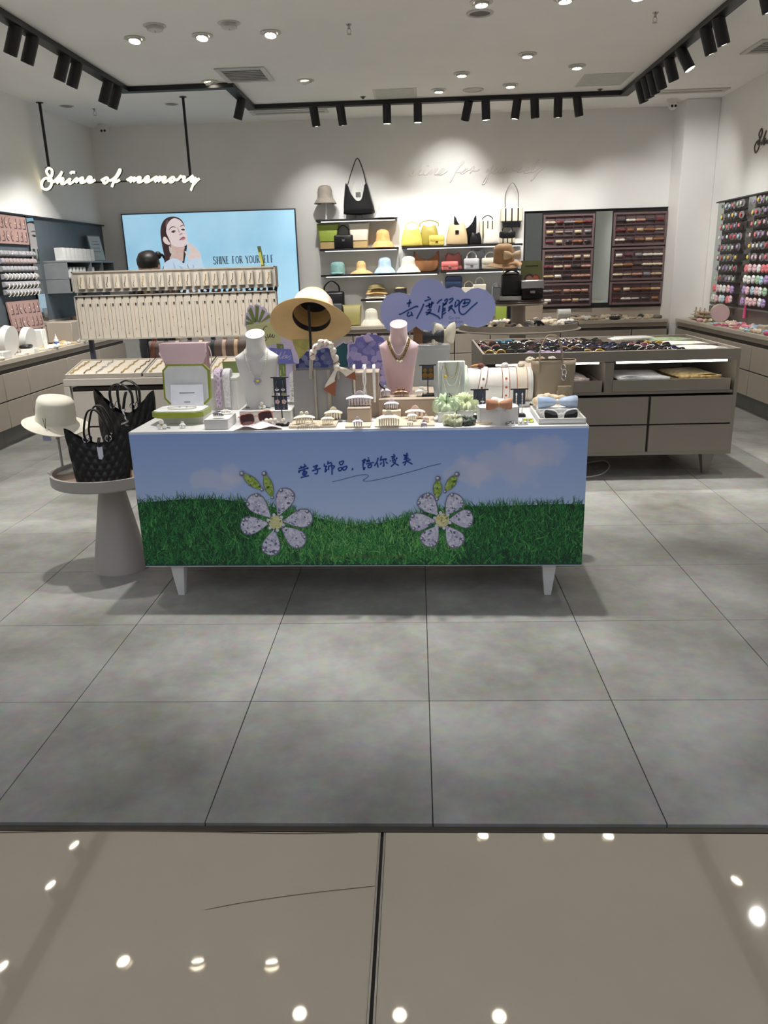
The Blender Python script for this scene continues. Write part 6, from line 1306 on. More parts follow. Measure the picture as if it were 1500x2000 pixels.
g.tube(spline([(rn.uniform(-.018,.018), rn.uniform(-.008,.008), -0.045+0.012*k) for k in range(8)],5),0.004,5); g.build('chain', M_silver, ch); g = G(); sweep(g, [(0.0,0.0,0.04),(0.012,0,0.09),(0.02,0.01,0.12)],0.014,0.006); g.build('strap', M_blk, ch)
# ================================================================ JEWELLERY TABLE: TRAYS AND NECKLACE RACK
M_suede = mat('beige_suede', (216,207,192), 0.85, var=0.03, sheen=0.3); M_rack = mat('rack_greige', (190,183,172), 0.5, var=0.02)
def brace_mesh(L, seed, m):
    rn = random.Random(seed); g = G(); pts = [Vector((0.006*math.sin(k*1.3+seed), L*(k/16-0.5), 0.004+0.003*math.sin(k*2.1))) for k in range(17)]
    beaded(g, pts, rn.uniform(0.0035,0.005), 0.013, 5); return g.mesh('bracelet', m, 60)
M_goldp = mat('pale_gold', (206,176,116), 0.25, metal=0.8); M_mix = mat('gold_dark', (150,124,84), 0.3, metal=0.7)
x = LX0+0.012; ti = 0
for (x0, x1) in ((LX0+0.012, -1.772), (-1.762, -1.362), (-1.352, LX1-0.01)):
    t = thing('bracelet_tray', ['sloped beige bracelet tray at the left end of the jewellery table','sloped beige bracelet tray behind the black quilted bags','sloped beige bracelet tray behind the white bust'][ti], 'tray', ((x0+x1)/2, LY0+0.165, LZ+0.0510), rot=(math.radians(12.04),0,0)); wd = x1-x0
    g = G(); g.box((0,0,-0.008),(wd,0.30,0.016),0.001); g.build('pad', M_suede, t)
    g = G()
    for s in (-1,1): g.box((s*(wd/2-0.004),0,-0.004),(0.008,0.30,0.024)); g.box((0,s*0.148,-0.004),(wd,0.006,0.024))
    g.build('rim', M_rack, t)
    n = max(3, int(wd/0.082)); T_ = Matrix.Translation(t.location) @ Matrix.Rotation(math.radians(12.04),4,'X')
    for k in range(n):
        me = cached(('brac', k % 4), lambda: brace_mesh(0.25, k, [M_goldp, M_mix, M_silver, M_goldp][k % 4])); q = T_ @ Vector((-wd/2+(k+0.5)*wd/n, 0.0, 0.002))
        tag(inst('bracelet', me, None, q, (math.radians(12.04),0,math.radians(-8))), ['pale gold charm bracelet laid straight on a sloped tray','dark gold link bracelet laid straight on a sloped tray','silver link bracelet laid straight on a sloped tray','pale gold charm bracelet laid straight on a sloped tray'][k % 4], 'bracelet', 'bracelets on the sloped trays')
    ti += 1
g = G()
for s in (-1,1): g.box((0,LY0+0.165+s*0.1,0),(0,0,0)) if False else None
t = thing('tray_wedge', 'pale wedge riser that tilts the bracelet trays', 'riser', ((LX0+LX1)/2, LY0+0.165, LZ)); g = G(); wd = lw-0.03
g.add([(-wd/2,-0.15,0),(wd/2,-0.15,0),(wd/2,0.15,0),(-wd/2,0.15,0),(-wd/2,0.15,0.064),(wd/2,0.15,0.064)], [(0,1,2,3),(0,1,5,4),(2,3,4,5),(0,3,4),(1,2,5)]); g.build('wedge', M_lt, t, smooth=0)
# rack
RKX0, RKX1, RKY = -2.302, -0.944, 3.02
RK = thing('necklace_rack', 'two-sided greige rack with a bracelet row over hanging necklaces', 'display rack', ((RKX0+RKX1)/2, RKY, LZ)); rw_ = RKX1-RKX0
for s in (-1,1): g = G(); g.box((s*(rw_/2-0.05),0.05,0.30),(0.028,0.028,0.60)); g.build('post', mat('navy_post',(54,58,72),0.4), RK)
zl0, zl1 = 0.968-LZ, 1.257-LZ
g = G(); g.box((0,0.012,(zl0+zl1)/2),(rw_,0.02,zl1-zl0),0.001); g.box((0,-0.006,zl0+0.004),(rw_,0.03,0.008)); g.box((0,-0.004,zl1-0.003),(rw_,0.03,0.006))
for s in (-1,1): g.box((s*(rw_/2-0.003),-0.004,(zl0+zl1)/2),(0.006,0.03,zl1-zl0))
g.build('necklace_board', M_rack, RK); NN = 26; sw_ = (rw_-0.016)/NN
stripm = G(); stripm.box((0,0,0),(sw_-0.0035,0.012,zl1-zl0-0.02),0.001); sme = stripm.mesh('strip', M_suede)
notch = G(); notch.box((0,0,0),(0.010,0.006,0.016)); nme = notch.mesh('notch', mat('notch_dark',(70,64,60),0.7))
for k in range(NN):
    xx = -rw_/2+0.008+(k+0.5)*sw_; inst('strip', sme, RK, (xx,-0.003,(zl0+zl1)/2-0.002))
    inst('notch', nme, RK, (xx-sw_/2+0.006,-0.0075,zl1-0.018)); inst('notch', nme, RK, (xx+sw_/2-0.010,-0.0095,zl1-0.062))
def neck_mesh(seed):
    rn = random.Random(seed); g = G(); L = rn.uniform(0.15,0.21); step = rn.choice((0.006,0.010,0.018)); beaded(g, [(0.0,0,0),(0.001,0,-L/2),(0,0,-L)], rn.uniform(0.0008,0.0014), step, 5)
    g.ell((0,-0.001,-L*rn.choice((1,1,0.6))), (0.0034,0.0025,0.004), 7, 5); return g.mesh('necklace', [M_goldp, M_silver, M_mix, mat('rose_bead',(196,130,100),0.3)][seed % 4], 60)
for k in range(NN):
    xx = RK.location.x-rw_/2+0.008+(k+0.5)*sw_; me = cached(('neck', k % 9), lambda: neck_mesh(k % 9))
    tag(inst('necklace', me, None, (xx, RKY-0.0125, LZ+zl1-0.052)), ['pale gold chain','silver chain','dark gold chain','rose bead'][(k % 9) % 4]+' necklace on the rack, %s from the fan sign end' % ORD[25-k], 'necklace', 'necklaces on the rack strips')
zu0, zu1 = 1.277-LZ, 1.411-LZ
g = G(); g.box((0,0.045,(zu0+zu1)/2),(rw_,0.09,zu1-zu0),0.002); g.build('bracelet_box', M_rack, RK); g = G()
g.box((0,-0.004,zu1-0.004),(rw_,0.012,0.008)); g.box((0,-0.004,zu0+0.004),(rw_,0.012,0.008))
for s in (-1,1): g.box((s*(rw_/2-0.004),-0.004,(zu0+zu1)/2),(0.008,0.012,zu1-zu0))
g.build('box_rim', M_rack, RK)
pil = G(); pil.surf(lambda u, v: (0.021*math.copysign(abs(math.cos(2*PI*u))**0.6,math.cos(2*PI*u)), 0.016*math.copysign(abs(math.sin(2*PI*u))**0.8,math.sin(2*PI*u)), (v-0.5)*0.088), 16, 3, True); pil.add([(0.021*math.cos(2*PI*i/16),0.016*math.sin(2*PI*i/16),0.044) for i in range(16)],[tuple(range(16))]); pme = pil.mesh('pillow', M_suede, 60)
def wb_mesh(seed):
    g = G(); rn = random.Random(seed); beaded(g, [(0.008,-0.0175,0.030),(0.004,-0.0185,0.0),(-0.004,-0.0185,-0.02),(0,-0.0175,-0.036)], rn.uniform(0.002,0.0036), rn.choice((0.006,0.009,0.013)), 5); return g.mesh('bracelet', [M_goldp,M_mix,M_silver,mat('dark_bead',(56,44,44),0.3)][seed % 4], 60)
for k in range(22):
    xx = -rw_/2+0.035+(k+0.5)*(rw_-0.05)/22; q = Vector((RK.location.x+xx, RKY-0.017, LZ+(zu0+zu1)/2))
    t = thing('bracelet_pillow', 'beige bracelet pillow on the rack top row, %s from the green card end' % ORD[21-k], 'pillow', q, 0, 'bracelet pillows along the rack top'); inst('pillow', pme, t)
    tag(inst('bracelet', cached(('wb', k % 7), lambda: wb_mesh(k % 7)), None, q), ['pale gold','dark gold','silver','dark beaded'][(k % 7) % 4]+' bracelet on the %s rack pillow from the green card end' % ORD[21-k], 'bracelet', 'bracelets on the rack pillows')
g = G(); q = py(507,480,3.05); g.box((0,0,0.062),(0.006,0.045,0.130),0.001); cdx = thing('price_card', 'green edged card standing on top of the necklace rack', 'card', (py(514,522,3.06).x, 3.06, LZ+zu1), rot=(0,math.radians(-9),math.radians(35))); g.build('card', mat('green_card',(92,104,40),0.5), cdx); g = G(); g.box((-0.004,0,0.05),(0.003,0.035,0.08)); g.build('print', mat('yellow_print',(206,206,96),0.5), cdx)
t = thing('clothes_hanger_rail', 'bent silver wire rail between the rack boards', 'rail', (-2.2, 3.06, LZ)); g = G(); g.tube(spline([(-0.10,0,zl1),(-0.09,-0.01,zl1+0.012),(-0.02,-0.02,zl1+0.02),(0.04,-0.02,zl1+0.018),(0.07,-0.01,zl1+0.004),(0.07,0,zl1)]),0.004,6); g.build('wire', M_silver, t)
# hair accessories hanging behind between the two rows
rn = random.Random(21)
for k in range(13):
    xx = -1.93+0.078*k; me = cached(('hang', k % 4), lambda: scrunchie_mesh(0.020, 0.010, 5, fabric('hang_%d' % (k % 4), ((60,52,50),(190,160,130),(40,42,50),(120,80,66))[k % 4]), k))
    tag(inst('hair_tie', me, None, (xx, RKY+0.16, LZ+zu0-0.012), (1.4,0,rn.uniform(-.3,.3))), ['brown black hair tie hanging behind the rack rail','tan hair tie hanging behind the rack rail','navy black hair tie hanging behind the rack rail','rust brown hair tie hanging behind the rack rail'][k % 4], 'hair tie', 'hair ties hanging behind the rack')
g = G(); g.cyl((-1.98,RKY+0.16,LZ+zu0+0.02),(-0.96,RKY+0.16,LZ+zu0+0.02),0.006,n=8); g.cyl((-1.9,RKY+0.16,LZ),(-1.9,RKY+0.16,LZ+zu0+0.02),0.006,n=8); g.cyl((-1.0,RKY+0.16,LZ),(-1.0,RKY+0.16,LZ+zu0+0.02),0.006,n=8); tag(g.build('hanging_rail', M_black), 'black rail behind the rack carrying hair ties', 'rail')
# velvet roll with headbands under the rack
VR = thing('headband_roll', 'long grey brown velvet roll of headbands beneath the necklace rack', 'display roll', (-1.46, 3.28, LZ)); g = G(); g.cyl((-0.46,0,0.10),(0.46,0,0.10),0.07,n=28); g.build('roll', mat('taupe_velvet',(120,104,98),0.85,sheen=0.5), VR)
for s in (-1,1): g = G(); g.box((s*0.42,0,0.02),(0.03,0.10,0.04)); g.build('foot', M_lt, VR)
HBC = [((128,70,50),'rust'),((40,40,44),'black'),((206,190,170),'cream'),((60,54,56),'charcoal'),((226,208,186),'ivory'),((44,48,60),'navy'),((222,196,176),'peach'),((230,200,160),'sand'),((38,40,42),'jet'),((206,176,130),'honey'),((196,196,130),'pale green')]
for k, (rgb, nm) in enumerate(HBC):
    xx = -0.42+0.084*k; hb = thing('headband', '%s headband worn by the velvet roll under the rack' % nm, 'headband', VR.location, 0, 'headbands on the velvet roll'); g = G(); sweep(g, [(xx,0.074*math.sin(2*PI*i/28),0.10+0.074*math.cos(2*PI*i/28)) for i in range(28)], 0.026, 0.006, (1,0,0), closed=True); mm = fabric('hb_%d' % k, rgb, tuple(min(255,c_+24) for c_ in rgb)); g.build('band', mm, hb); g = G(); g.ell((xx,-0.01,0.184),(0.018,0.014,0.012),8,6); g.build('knot', mm, hb)
# ================================================================ PERSON BEHIND THE RACK
PE = thing('person', 'person with dark tied-up hair in dark clothes looking down behind the necklace rack', 'person', (-2.165, 4.25, 0))
M_skin = mat('skin', (206,164,140), 0.5, sss=0.1); M_cloth = fabric('black_clothes', (36,36,42)); M_hair = mat('dark_hair', (24,20,20), 0.45, var=0.2, mscale=(60,60,4))
def limb(g, pts, rs, n=14, sx=1.0):
    g.tube(spline(pts, 4), [r for r in interp(rs, (len(pts)-1)*4+1)], n)
def interp(rs, n): return [rs[min(len(rs)-1,int(i/(n-1)*(len(rs)-1)))]+(rs[min(len(rs)-1,int(i/(n-1)*(len(rs)-1))+1)]-rs[min(len(rs)-1,int(i/(n-1)*(len(rs)-1)))])*((i/(n-1)*(len(rs)-1)) % 1) for i in range(n)]
g = G()   # torso, legs and arms as lofted volumes fused by a remesh into one figure
g.lathe([(0.05,0.74),(0.165,0.78),(0.172,0.88),(0.150,1.00),(0.165,1.12),(0.175,1.22),(0.135,1.285),(0.055,1.315),(0.047,1.36)], 22, sy=0.62, capb=True, capt=True)
for s in (-1,1):
    limb(g, [(s*0.085,0,0.82),(s*0.095,-0.01,0.46),(s*0.095,0.02,0.10),(s*0.095,0.0,0.05)], [0.088,0.058,0.040,0.045]); limb(g, [(s*0.095,0.03,0.04),(s*0.10,-0.08,0.03),(s*0.105,-0.16,0.025)], [0.038,0.040,0.028])
    limb(g, [(s*0.155,0,1.255),(s*0.215,0.01,1.05),(s*0.205,-0.03,0.98)], [0.052,0.044,0.040]); limb(g, [(s*0.208,-0.02,0.99),(s*0.15,-0.16,0.93),(s*0.10,-0.25,0.94)], [0.040,0.032,0.026])
o = g.build('body', M_cloth, PE); rm = o.modifiers.new('fuse','REMESH'); rm.mode = 'VOXEL'; rm.voxel_size = 0.012; rm.use_smooth_shade = True; o.modifiers.new('smooth','SMOOTH').iterations = 4
hd_ = bpy.data.objects.new('head', None); COL.objects.link(hd_); hd_.parent = PE; hd_.location = (0,-0.02,1.345); hd_.rotation_euler = (math.radians(24),0,0)
g = G(); g.lathe([(0.02,0.0),(0.055,0.008),(0.072,0.06),(0.078,0.11),(0.074,0.155),(0.05,0.190),(0.004,0.205)], 24, sy=1.12, capb=True); g.ell((0,-0.088,0.085),(0.011,0.014,0.022),8,6)
for s in (-1,1): g.ell((s*0.078,0.005,0.095),(0.010,0.018,0.028),8,6)
g.build('face', M_skin, hd_, smooth=60)
for s in (-1,1): g = G(); g.ell((s*0.030,-0.076,0.112),(0.013,0.006,0.006),8,6); g.build('eye', M_black, hd_)
g = G(); g.ell((0,-0.078,0.048),(0.020,0.006,0.007),8,6); g.build('mouth', mat('lips',(176,96,96),0.4), hd_)
g = G(); g.lathe([(0.080,0.10),(0.088,0.135),(0.086,0.170),(0.064,0.205),(0.03,0.218),(0.002,0.220)], 24, c=(0,0.012,0), sy=1.14, capb=True); g.ell((0,0.05,0.10),(0.080,0.066,0.085),14,8); g.ell((0.075,0.06,0.17),(0.030,0.03,0.030),10,7); g.tube(spline([(0.08,0.06,0.17),(0.11,0.07,0.165),(0.115,0.075,0.12)]),[0.012]*6+[0.009]*4+[0.004]*3,6); g.build('hair', M_hair, hd_, smooth=70)
for s in (-1,1):   # hands with five fingers resting on the rack
    hn = G(); bx, by, bz = s*0.10, -0.25, 0.94; hn.ell((bx,by-0.035,bz),(0.036,0.042,0.014),12,7)
    for i in range(4): fx = bx+(-0.026+0.0175*i); L = (0.062,0.072,0.068,0.054)[i if s > 0 else 3-i]; hn.tube(spline([(fx,by-0.065,bz),(fx*1.0,by-0.065-L*0.5,bz+0.006),(fx,by-0.065-L,bz-0.014)],4), [0.0085,0.0085,0.0082,0.008,0.008,0.0078,0.0075,0.007,0.006], 7)
    hn.tube(spline([(bx-s*0.030,by-0.02,bz),(bx-s*0.052,by-0.045,bz-0.004),(bx-s*0.050,by-0.075,bz-0.012)],4), [0.010]*4+[0.009]*3+[0.007]*2, 7); hn.build('hand', M_skin, PE, smooth=60)
# ================================================================ SUNGLASSES TABLE
rn = random.Random(31); bz_ = 0.780
GL = [('cat',(20,20,22),(14,14,16),'black cat-eye sunglasses'),('square',(24,22,22),(20,18,22),'black square sunglasses'),('round',(60,40,34),(52,34,34),'brown round sunglasses'),('square',(150,120,90),(70,50,44),'tan framed sunglasses'),('round',(190,160,196),(170,150,196),'clear lilac glasses'),('cat',(230,226,220),(30,30,34),'white framed sunglasses'),('square',(70,160,200),(40,70,96),'bright blue framed sunglasses'),('round',(210,170,60),(80,60,30),'amber yellow framed sunglasses'),('cat',(200,130,130),(70,40,50),'pink framed sunglasses'),('round',(40,44,70),(20,24,50),'navy round sunglasses')]
GM = [(k, mat('frame_%d' % i, f, 0.2, coat=0.6), mat('lens_%d' % i, l, 0.05, coat=1.0), lb) for i, (k, f, l, lb) in enumerate(GL)]
wts = [0]*6+[1]*5+[2]*3+[9]*3+[3,8,6,7,5]
rows = 8
for r in range(rows):
    n = 10
    for k in range(n):
        if r >= 5 and k >= 7: continue
        x = SX0+0.095+k*0.125+rn.uniform(-0.012,0.012); y = SY0+0.055+r*0.112+rn.uniform(-0.01,0.01)
        i = rn.choice(wts); i = 4 if (r == 0 and k in (2,3)) else 7 if (r == 0 and k in (5,)) else i; kd, mf, ml, lb = GM[i]
        glasses('%s in the %s row of the tray from the drawer side' % (lb, ORD[r]), (x, y, bz_+0.040), (math.radians(-26+rn.uniform(-9,9)),0,rn.uniform(-0.12,0.12)), kd, mf, ml, fr=0.0026, group='sunglasses in the table tray', scale=1.0, temple=0.10)
# acrylic stack, scarves in the right end
t = thing('paper_stack', 'small stack of white paper sheets on the sunglasses', 'paper', (SX0+1.16, SY1-0.17, bz_)); 
for k in range(3): g = G(); g.box((0.01*k,-0.01*k,0.048+0.006*k),(0.30-0.03*k,0.16,0.004),0,0.1*k); g.build('sheet', M_whsh, t)
g = G(); g.box((0,0,0.022),(0.1,0.1,0.044)); g.build('support', M_clr, t)
def scarf(label, loc, w_, d_, h_, cols, rz=0.0, cat='scarf', group=None):
    t = thing('folded_scarf', label, cat, loc, rz, group); n = len(cols); sd = sum(map(ord, label))
    for k, c_ in enumerate(cols):
        g = G(); g.surf(lambda u, v, k=k: ((u-0.5)*w_*(1-0.03*k), (v-0.5)*d_*(1-0.04*k), h_*(k+1)/n+0.006*math.sin(7*u+k+sd)*math.sin(5*v+k)-0.012*(abs(u-0.5)*2)**6), 14, 8); g.surf(lambda u, v, k=k: ((u-0.5)*w_*(1-0.03*k), (-0.5)*d_*(1-0.04*k), h_*k/n+v*(h_/n)), 14, 2); o = g.build('fold', c_, t, smooth=60); o.modifiers.new('thickness','SOLIDIFY').thickness = -0.004
    return t
F = lambda nm, a, b, s=25: fabric('scarf_'+nm, a, b, s)
for i, (y, lb, cs) in enumerate(((0.20,'white and taupe checked scarf in the near corner of the sunglasses table',[F('wt',(230,226,220),(150,140,130))]*2),(0.50,'pale pink and green scarf in the middle of the table end',[F('pg',(226,206,206),(176,190,150))]*2),(0.80,'dark green patterned scarf at the far table corner',[F('dg',(74,96,70),(150,160,120))]*2))):
    scarf(lb, (SX1-0.195, SY0+y, bz_), 0.34, 0.24, 0.045, cs)
for y in (0.36, 0.66): g = G(); g.box((SX1-0.2,SY0+y,bz_+0.025),(0.36,0.010,0.05)); tag(g.build('tray_divider', M_td), ['taupe divider beside the white checked scarf','taupe divider beside the dark green scarf'][y > 0.5], 'divider')
zt_ = 0.580; xc = (SX0+SX1)/2
scarf('grey and white patterned scarf in the wide open slot', (xc+0.235, SY0+0.26, zt_), 0.36, 0.40, 0.075, [F('gw2',(120,120,126),(70,70,76)), F('gw',(150,154,162),(236,238,240),9), F('gw',(150,154,162),(236,238,240),9)])
scarf('yellow scarf with brown line drawings in the wide open slot', (xc+0.585, SY0+0.27, zt_), 0.30, 0.42, 0.08, [F('yl',(214,184,110),(180,140,70)), F('yw',(236,214,148),(150,118,70),40), F('yw',(236,214,148),(150,118,70),40)], 0.06)
scarf('white scarf with dark red flowers in the narrow open slot', (xc-0.30, SY0+0.26, zt_), 0.40, 0.40, 0.075, [F('wr',(222,222,220),(150,90,86),34)]*3)
scarf('plain grey scarf at the hidden end of the narrow open slot', (xc-0.60, SY0+0.27, zt_), 0.18, 0.38, 0.06, [F('pl',(170,166,160),(196,192,186))]*2)
# ================================================================ BAGS AND HATS ON THE SHELVES
def puff(g, pts, d):
    n = len(pts); cx = sum(p[0] for p in pts)/n; cz = sum(p[1] for p in pts)/n; rings = []
    for (yy, k) in ((-0.5,0.86),(-0.36,0.965),(0,1.0),(0.36,0.965),(0.5,0.86)): rings.append([(cx+(p[0]-cx)*k, yy*d, cz+(p[1]-cz)*k) for p in pts])
    vs = [v for r in rings for v in r]; fs = [(k*n+i, k*n+(i+1) % n, (k+1)*n+(i+1) % n, (k+1)*n+i) for k in range(4) for i in range(n)]+[tuple(range(n-1,-1,-1)), tuple(4*n+i for i in range(n))]
    return g.add(vs, fs)
def outline(shape, w, h):
    if shape == 'hobo': P = [(-w*.5,h*.98),(-w*.38,h*.80),(0,h*.55),(w*.38,h*.80),(w*.5,h*.98),(w*.5,h*.40),(w*.40,h*.08),(w*.2,0),(-w*.2,0),(-w*.40,h*.08),(-w*.5,h*.40)]; return [(p.x,p.z) for p in spline([Vector((a,0,b)) for a, b in P],3,True)]
    if shape == 'vee': P = [(-.40,1),(-.30,.72),(-.12,.46),(0,.40),(.12,.48),(.20,.75),(.27,.98),(.40,.5),(.5,.14),(.42,0),(-.42,0),(-.5,.14),(-.47,.55)]; return [(p.x,p.z) for p in spline([Vector((a*w,0,b*h)) for a, b in P],3,True)]
    if shape == 'tote': return [(-w*.5,h),(w*.5,h),(w*.40,0.01*h),(w*.36,0),(-w*.36,0),(-w*.40,0.01*h)]
    if shape == 'sag': P = [(-w*.32,h),(-w*.1,h*.93),(w*.1,h*.93),(w*.32,h),(w*.46,h*.45),(w*.48,h*.1),(w*.40,0),(-w*.40,0),(-w*.48,h*.1),(-w*.46,h*.45)]; return [(p.x,p.z) for p in spline([Vector((a,0,b)) for a, b in P],3,True)]
    return rrect(w, h, min(w,h)*(0.18 if shape == 'flap' else 0.08), 3, 0, h/2)
def bag(shape, label, x0, x1, yt, z, Y, m, d=0.07, handle=None, hy=None, hm=None, flapm=None, clasp=None, base=None, quilt=False, stripe=None, name='handbag'):
    a, b = py(x0,(yt+500)/2,Y), py(x1,(yt+500)/2,Y); w = b.x-a.x; h = py((x0+x1)/2, yt, Y).z-z
    t = thing(name, label, 'bag', ((a.x+b.x)/2, Y, z)); hm = hm or m
    if not base: g = G(); puff(g, outline(shape,w,h), d); g.build('body', m, t, smooth=50)
    else:
        O = outline('tote' if shape == 'tote' else 'box', w, h); g = G(); puff(g, [(x*(0.8+0.2*(0.3)) if zz < 1e-3 else x, max(zz, h*0.28)) for x, zz in O], d); g.build('body', m, t, smooth=50); g = G(); puff(g, [(-w*.42,h*.28),(w*.42,h*.28),(w*.40,0),(-w*.40,0)], d*1.02); g.build('base', base, t)
    if flapm: g = G(); puff(g, rrect(w*1.02,h*.62,min(w,h)*.16,3,0,h*.72), d*1.10); g.build('flap', flapm, t, smooth=50)
    if clasp: g = G(); g.box((0,-d*.58,h*(.40 if flapm else .6)),(w*.16,0.008,h*.16),0.002); g.build('clasp', clasp, t)
    if stripe:
        for e in (-.28,.0,.28): g = G(); g.box((w*e,-d*.505,h*.5),(w*.06,0.006,h*.9)); g.build('stripe', stripe, t)
    if quilt:
        g = G()
        for k in range(-3,4):
            for s in (-1,1): g.tube([(max(-w*.45,min(w*.45,w*.2*k-s*h*.4)),-d*.5,h*.12),(max(-w*.45,min(w*.45,w*.2*k+s*h*.4)),-d*.5,h*.88)],0.0016,4)
        o = g.build('quilting', flapm or m, t); o['kind'] = 'stuff'
    if handle:
        hh_ = (py((x0+x1)/2, hy, Y).z-z) if hy else h*1.4
        for s in ((-1,1) if handle == 'two' else (0,)):
            sp_ = {'wide':.46,'peak':.34}.get(handle,.30); zb_ = h*.93; L = [(-w*sp_,s*d*.3,zb_),(-w*sp_*(.92 if handle != 'peak' else .5),s*d*.3,zb_+(hh_-zb_)*.6),(0,s*d*.3,hh_),(w*sp_*(.92 if handle != 'peak' else .45),s*d*.3,zb_+(hh_-zb_)*.6),(w*sp_*(1 if handle != 'peak' else .75),s*d*.3,zb_)]
            g = G(); g.tube(spline(L,5), 0.006 if handle != 'chain' else 0.005, 6); g.build('handle', hm, t)
    return t
L_ = lambda nm, c_, r=0.42, c2=None: mat('leather_'+nm, c_, r, var=0.04, rgb2=c2, bump=0.08, bscale=200)
kb = L_('black',(22,22,25),0.3); za, zb2, zc2, zd2, ze2, zf2, zg2 = (SH[k]+0.0005 for k in 'abcdefg')
def shat(label, x0, x1, yt, z, Y, m, kind='bucket', **kw):
    a, b = py(x0,(yt+500)/2,Y), py(x1,(yt+500)/2,Y); w = b.x-a.x; h = py((x0+x1)/2,yt,Y).z-z; pr = {'bucket':(.58,.62,.04),'cloche':(.66,.62,.05),'cone':(.40,.9,.0)}[kind]; R = w/2*pr[0]; dr = h*(0.38 if kind == 'bucket' else 0.3)
    return hat(label, ((a.x+b.x)/2, Y, z+dr+0.004), (0,0,0), R, h-dr, w/2, m, droop=dr, crown_sq=0.85 if kind != 'cone' else .5, lin_=True, name='bucket_hat' if kind == 'bucket' else 'sun_hat', **kw)
# shelf a
p = py(637,424,7.49); t = thing('hat_stand', 'thin wall shelf hat stand under the grey cloche', 'hat stand', (p.x,7.49,za)); g = G(); g.cyl((0,0,0),(0,0,0.006),0.05,n=20); g.cyl((0,0,0),(0,0,0.26),0.007,n=8); g.build('pole', M_whsh, t)
shat('grey felt cloche hat on the top wall shelf stand', 615, 659, 362, py(637,398,7.49).z, 7.49, fabric('grey_felt',(150,142,132)), 'cloche')
bag('vee','large shiny black shoulder bag on the top wall shelf',672,732,356,za+0.05,7.50,kb,0.10,'peak',309,kb,None,M_silver); g = G(); q = py(702,425,7.5); g.box((q.x,7.50,za+0.03),(0.07,0.05,0.06)); tag(g.build('bag_prop', M_shelf), 'small dark prop under the large black shoulder bag', 'prop')
shat('white lace bucket hat on the top wall shelf', 731, 779, 394, za, 7.48, fabric('white_bucket',(232,228,216),(246,244,236)))
# shelf b
bag('tote','green two-tone tote with a tan base',620,664,437,zb2,7.50,L_('lime',(150,168,70)),0.09,base=L_('tanb',(196,168,120))); bag('tote','cream two-tone tote with a tan base',681,723,435,zb2,7.50,L_('ecru',(220,212,196)),0.09,base=L_('tanb',(196,168,120)))
bag('box','small structured black handbag with silver studs',653,690,459,zb2,7.44,kb,0.06,'one',440,kb,None,M_silver); shat('orange quilted bucket hat', 725, 771, 448, zb2, 7.48, fabric('orange_hat',(222,160,90),(236,184,120)))
# shelf c
yl = L_('butter',(226,206,104)); bag('sag','pale yellow satin shoulder bag',783,826,446,zc2,7.46,yl,0.08,'one',433,yl); ol = L_('olive',(160,146,60)); bag('sag','olive gold shoulder bag',819,858,440,zc2,7.52,ol,0.07,'wide',430,ol)
bag('flap','small butter yellow quilted flap bag',838,868,460,zc2,7.43,yl,0.05,None,None,None,yl,M_goldm,quilt=True); be = L_('biscuit',(206,182,142)); bag('sag','biscuit coloured chain shoulder bag',871,914,436,zc2,7.46,be,0.08,'chain',452,M_silver,None,kb); bag('hobo','black slouchy shoulder bag behind the biscuit one',887,930,420,zc2,7.53,kb,0.06)
st_ = L_('canvas',(232,222,196)); bag('box','cream canvas tote with black stripes',936,968,429,zc2,7.54,st_,0.06,'one',421,kb,stripe=kb); bag('sag','small black drawstring bucket bag',917,941,454,zc2,7.44,kb,0.06); bag('sag','cream floral drawstring bag',943,975,446,zc2,7.45,L_('floral',(230,222,212),0.6,(246,240,232)),0.07); bag('box','small striped canvas box bag with black trim',975,1006,452,zc2,7.44,st_,0.06,'one',440,kb,kb,stripe=kb)
q = py(998,448,7.53); g = G(); g.cyl((q.x,7.535,zc2),(q.x,7.535,q.z+0.02),0.012,n=10); g.cyl((q.x,7.535,zc2),(q.x,7.535,zc2+0.006),0.045,n=16); tag(g.build('bag_post', M_whsh), 'white post holding up the tall striped bag', 'display stand')
bag('box','tall striped canvas shopper with long straps',977,1020,405,q.z+0.02,7.53,st_,0.07,'one',357,M_silver,stripe=kb,base=kb)
# shelf d
t = hat('faded teal baseball cap', (py(660,534,7.46).x,7.47,zd2+0.022), (0,0,0), 0.088, 0.125, 0.092, fabric('teal_cap',(120,170,168),(150,190,186)), droop=0.018, name='baseball_cap'); g = G(); g.surf(lambda u, v: ((u-0.5)*0.17*(1-0.25*v*abs(u-0.5)*2), -0.08-0.075*v*math.sin(PI*u)**0.5, -0.002-0.018*v+0.012*math.cos(PI*(u-0.5))), 14, 4); o = g.build('visor', fabric('teal_cap',(0,0,0)), t); o.modifiers.new('thickness','SOLIDIFY').thickness = 0.003
shat('natural straw cone sun hat', 681, 729, 510, zd2, 7.46, M_straw, 'cone'); shat('pale blue bucket hat', 729, 773, 502, zd2, 7.46, fabric('blue_hat',(160,192,220),(190,214,236))); shat('cream ruched bucket hat', 773, 822, 500, zd2, 7.47, fabric('cream_hat',(230,220,196),(244,238,222)), fold=0.03); bag('hobo','tan brown leather hobo bag',808,857,489,zd2,7.50,L_('tan',(150,104,70)),0.08)
